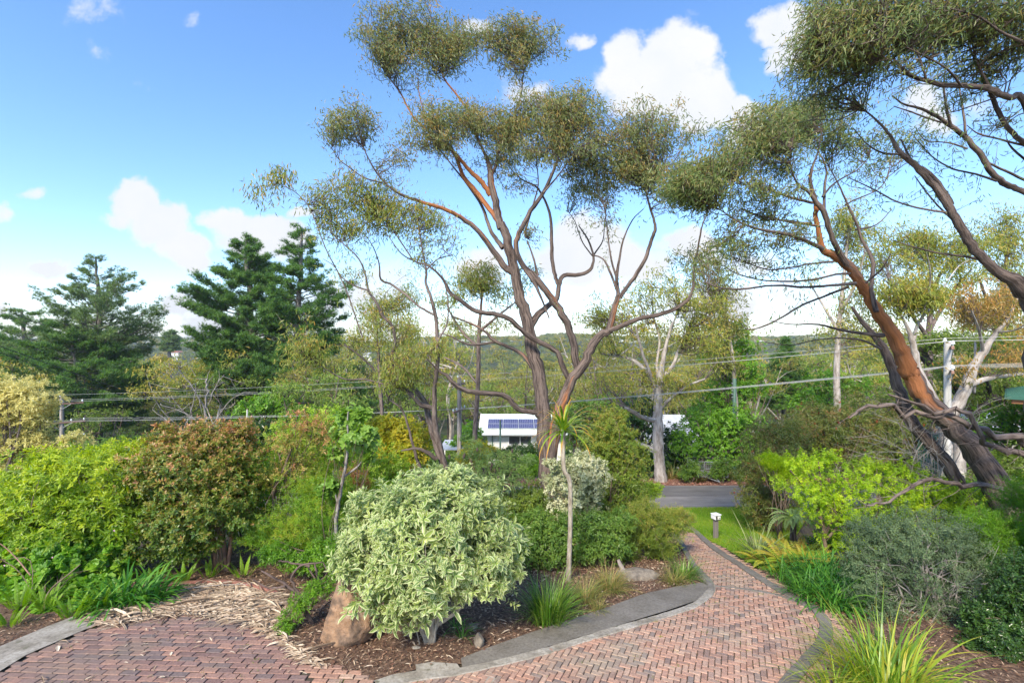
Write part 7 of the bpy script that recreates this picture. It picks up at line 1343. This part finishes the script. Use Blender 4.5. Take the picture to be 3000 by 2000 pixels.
# cage trailer
g_ = G(1625, 1094); d = 30.; x0 = (1625-1176)/F*d; t = thing('cage_trailer', (x0, d, gz(x0, d)), 'galvanised mesh cage trailer parked under the trees beyond the road', 'trailer', rz=R(-8))
def frame(name, pts, rad): 
    m = MB()
    for a, b in pts: m.cyl(a, b, rad, n=6)
    return m.obj(name, M['galv'], t)
w, l, h0, h1 = 2.1, 1.3, .5, 1.35; cs_ = [(-w/2, -l/2), (w/2, -l/2), (w/2, l/2), (-w/2, l/2)]
frame('cage_frame', [((a[0], a[1], z), (b[0], b[1], z)) for a, b in zip(cs_, cs_[1:]+cs_[:1]) for z in (h0, (h0+h1)/2, h1)]+[((c[0], c[1], h0), (c[0], c[1], h1)) for c in cs_]+[((xx, y_, h0), (xx, y_, h1)) for xx in (-.35, .35) for y_ in (-l/2, l/2)], .022)
frame('wire_mesh', [((-w/2+i*.105, y_, h0), (-w/2+i*.105, y_, h1)) for i in range(21) for y_ in (-l/2, l/2)]+[((-w/2, y_, h0+i*.1), (w/2, y_, h0+i*.1)) for i in range(9) for y_ in (-l/2, l/2)], .006)
MB().box((0, 0, h0-.05), (w, l, .08)).obj('tray', M['galv'], t); frame('drawbar', [((.3, -l/2, h0-.08), (.3, -l/2-.9, h0-.12)), ((-.3, -l/2, h0-.08), (.3, -l/2-.9, h0-.12))], .035)
for sx in (-.75, .75):
    wh = MB().cyl((sx, l/2-.2, .28), (sx, l/2, .28), .28, n=20).obj('wheel', M['shade_wood'], t); MB().cyl((sx, l/2-.22, .28), (sx, l/2-.19, .28), .15, n=14).obj('rim', M['galv'], wh)
# power poles and wires
M['pole'] = barkmat('old_pole_timber', (.17, .14, .115), (.42, .38, .335), (.36, .22, .12), 8, .06, .5); M['pole_white'] = barkmat('pale_pole', (.40, .39, .36), (.60, .59, .56), (.4, .3, .2), 6, .08, .2); M['pole_green'] = barkmat('green_treated_pole', (.07, .13, .10), (.16, .26, .21), (.2, .2, .1), 8, .08, .3)
M['arm'] = barkmat('crossarm_timber', (.20, .10, .07), (.42, .26, .20), (.4, .2, .1), 12, 1, .3); M['porcelain'] = flat('porcelain', (.66, .70, .70), .25); M['wire'] = flat('bare_conductor', (.46, .46, .45), .5, .3); M['blackwire'] = flat('black_cable', (.03, .03, .03), .5)
def ppole(name, px, ytop, d, r0, r1, mt, label, arms=(), group='power poles along the road', topins=True):
    x = (px-1176)/F*d; g_ = gz(x, d); zt = (HZ-ytop)/F*d-g_; t = thing(name, (x, d, g_), label, 'power pole', group); ac = Acc(); tube(ac, [(0, 0, -.3), (0, 0, zt*.5), (0, 0, zt)], [r0, (r0+r1)/2, r1], 12, .2, .02); V = ac
    ac.obj('pole', mt, t, smooth=True, local=True); MB().cyl((0, 0, zt-.001), (0, 0, zt+.02), r1*1.03).obj('cap', M['arm'], t)
    ends = []
    def ins(parent, x_, y_, z_):
        o = MB().cyl((x_, y_, z_), (x_, y_, z_+.08), .02, n=8); o.cyl((x_, y_, z_+.08), (x_, y_, z_+.12), .075, .06, n=10); o.cyl((x_, y_, z_+.13), (x_, y_, z_+.17), .065, .05, n=10); o.cyl((x_, y_, z_+.18), (x_, y_, z_+.22), .05, .03, n=10); o.obj('insulator', M['porcelain'], parent)
    for (py, half, ang, xs) in arms:
        z_ = (HZ-py)/F*d-g_; ca, sa = math.cos(ang), math.sin(ang); a = MB().box((-.0, -r1-.06, z_), (half*2, .09, .12), rz=ang).obj('crossarm', M['arm'], t)
        for s in xs: ins(a, s*half*ca, s*half*sa-r1-.06, z_+.06); ends.append((x+s*half*ca, d+s*half*sa-r1-.06, g_+z_+.27))
        br = MB()
        for s in (-1, 1): br.cyl((s*half*.5*ca, s*half*.5*sa-r1-.12, z_-.05), (0, -r1-.03, z_-.55), .014, n=6)
        br.obj('arm_brace', M['galv'], t)
    if topins: ins(t, -.12, -.02, zt); ends.append((x-.12, d, g_+zt+.2))
    return t, ends
dl, dm, dr = 40., 37., 20.
pl_, e0 = ppole('power_pole', 142, 912, dl, .17, .14, M['pole'], 'old timber power pole with two crossarms at the far left', [(927, 1.5, R(50), (-.95, .95)), (970, 1.6, R(48), (-.95, -.45, .45, .95))])
pm_, e1 = ppole('power_pole', 1055, 868, dm, .20, .15, M['pole'], 'grey timber power pole left of the white house', [(882, 1.3, R(76), (-.95, .95)), (942, 1.3, R(76), (-.95, -.4, .4, .95))])
pr_, e2 = ppole('power_pole', 2176, 788, dr, .15, .12, M['pole_white'], 'tall pale power pole behind the leaning trunk', [(798, 1.1, R(50), (-.95, .95)), (852, 1.1, R(50), (-.95, -.4, .4, .95))])
tg_, _ = ppole('utility_pole', 1687, 868, 31.5, .14, .12, M['pole_green'], 'green treated timber pole right of the cage trailer', [], None, False)
k_ = MB()
for i in range(5): k_.box((-.16, -.02, (HZ-880-i*8)/F*31.5-gz((1687-1176)/F*31.5, 31.5)), (.08, .1, .06))
k_.obj('bracket', M['galv'], tg_)
sp_, _ = ppole('service_pole', 568, 940, 38., .07, .06, M['pole_white'], 'thin pale service pole above the lilly pilly tree', [], None, False)
sp2, _ = ppole('garden_pole', 1149, 965, 26., .05, .045, M['pole_green'], 'slim green pole standing before the solar roof', [], None, False)
xl = (185-1176)/F*38; t = thing('street_lamp', (xl-1.3, 38.6, gz(xl-1.3, 38.6)), 'street lamp head glimpsed above the wattle at the left pole', 'street lamp'); zl = (HZ-996)/F*38-gz(xl-1.3, 38.6)
ac = Acc(); tube(ac, catmull([(0, 0, 0), (0, 0, zl*.8), (.2, -.1, zl-.1), (1.0, -.5, zl)], 4), .035, 7); ac.obj('lamp_arm', M['galv'], t, local=True)
lh = MB(); lh.cyl((.95, -.5, zl), (1.25, -.6, zl+.02), .06, .11, n=12); lh.cyl((1.25, -.6, zl+.02), (1.75, -.75, zl+.03), .11, .05, n=12); lh.obj('lamp_head', M['white_metal'], t)
def wire(name, pts, label, rad, mt, sag=.25, group=None):
    ac = Acc(); q = []
    for a, b in zip(pts[:-1], pts[1:]):
        a, b = np.array(a, float), np.array(b, float); L_ = np.linalg.norm(b-a)
        for i in range(15): s = i/14; c = a+(b-a)*s; c[2] -= sag*4*s*(1-s)*L_/30; q.append(c)
    tube(ac, np.array(q), rad, 5); return tag(ac.obj(name, mt, smooth=True), label, 'power wire', group)
def off(px, py, d): return P(px, py, d)
up = 'upper power wires strung between the poles'; lo = 'lower power wires strung between the poles'
eR = [(off(3100, 740, 15)), (off(3100, 752, 15)), (off(3100, 762, 15))]
order = lambda e: sorted(e, key=lambda v: v[0])
U0 = [e0[-1], e0[1], e0[0]]; U1 = [e1[-1], e1[1], e1[0]]; U2 = [e2[-1], e2[1], e2[0]]
for i in range(3):
    wire('overhead_wire', [off(-300, 905+12*i, 44), U0[i], U1[i], U2[i], eR[i]], ['topmost thin wire carried on the pole tops', 'upper wire on the right hand ends of the top crossarms', 'upper wire on the left hand ends of the top crossarms'][i], .008, M['wire'], .16, up)
for i in range(4):
    wire('overhead_wire', [e0[2+i], np.array(e1[2+i])-[0, 0, .1*i], np.array(e2[2+i])-[0, 0, .05*i], off(3100, 800+9*i, 15)], ['lower wire on the outermost left insulators', 'lower wire on the inner left insulators', 'lower wire on the inner right insulators', 'lower wire on the outermost right insulators'][i], .008, M['wire'], .16, lo)
for i, (a, b, lb, rd) in enumerate([((-260, 700, 18), (620, 1010, 40), 'upper black cable descending from the top left edge', .016), ((-260, 716, 18), (600, 1014, 40), 'second black cable descending just below the upper one', .012), ((-260, 790, 22), (470, 1012, 40), 'black cable starting level with the cream wattle', .014), ((-260, 895, 24), (640, 990, 40), 'lowest black cable passing behind the left power pole', .016)]):
    wire('service_cable', [P(*a), P(*b)], lb, rd, M['blackwire'], .15, 'black service cables at the left')
for i, (px, d, sy) in enumerate([(1545, 30.5, 1.), (1575, 30.8, .8), (1600, 29.5, .6), (1700, 29.8, .7), (1670, 30.4, .8), (1745, 30, .8)]):
    strap_plant('verge_tussock', ['large tussock right of the white gum trunk','grassy tussock left of the cage trailer','small bright tussock in front of the cage trailer','tussock beside the green pole','tussock right of the cage trailer drawbar','tussock half hidden by the bottlebrush'][i], 'grass tussock', at(px, d), 130, .9*sy, .035, 1.2, LM['loman'] if i % 2 else LM['tuss'], 500+i, rad=.3, group='tussocks on the far verge')

shrub('verge_shrub', 'dark green shrub hiding the left end of the cage trailer', 'shrub', at(1588, 29), VV, 29., [(1590,1078,22,20),(1575,1090,20,12)], 500, 6, .1, .03, (.4, 1.4), DIA, LM['dull'], 520, ns=6, inner=.6, rag=.25)
shrub('verge_shrub', 'dark green shrub hiding the right end of the cage trailer', 'shrub', at(1660, 29), VV, 29., [(1662,1074,22,22),(1645,1090,20,12)], 500, 6, .1, .03, (.4, 1.4), DIA, LM['dull'], 521, ns=6, inner=.6, rag=.25)
# ================= the air between here and the far ridge =================
HAZE = .0003
hm = bpy.data.materials.new('haze'); hm.use_nodes = True; nt = hm.node_tree; nt.nodes.clear()
o_ = nt.nodes.new('ShaderNodeOutputMaterial'); v_ = nt.nodes.new('ShaderNodeVolumePrincipled'); v_.inputs['Color'].default_value = (.82, .88, .95, 1); v_.inputs['Density'].default_value = HAZE; v_.inputs['Anisotropy'].default_value = .3
nt.links.new(v_.outputs[0], o_.inputs['Volume'])
hz_ = MB().box((0, 1150, -8), (3600, 2600, 92)).obj('haze', hm); tag(hz_, kind='stuff')
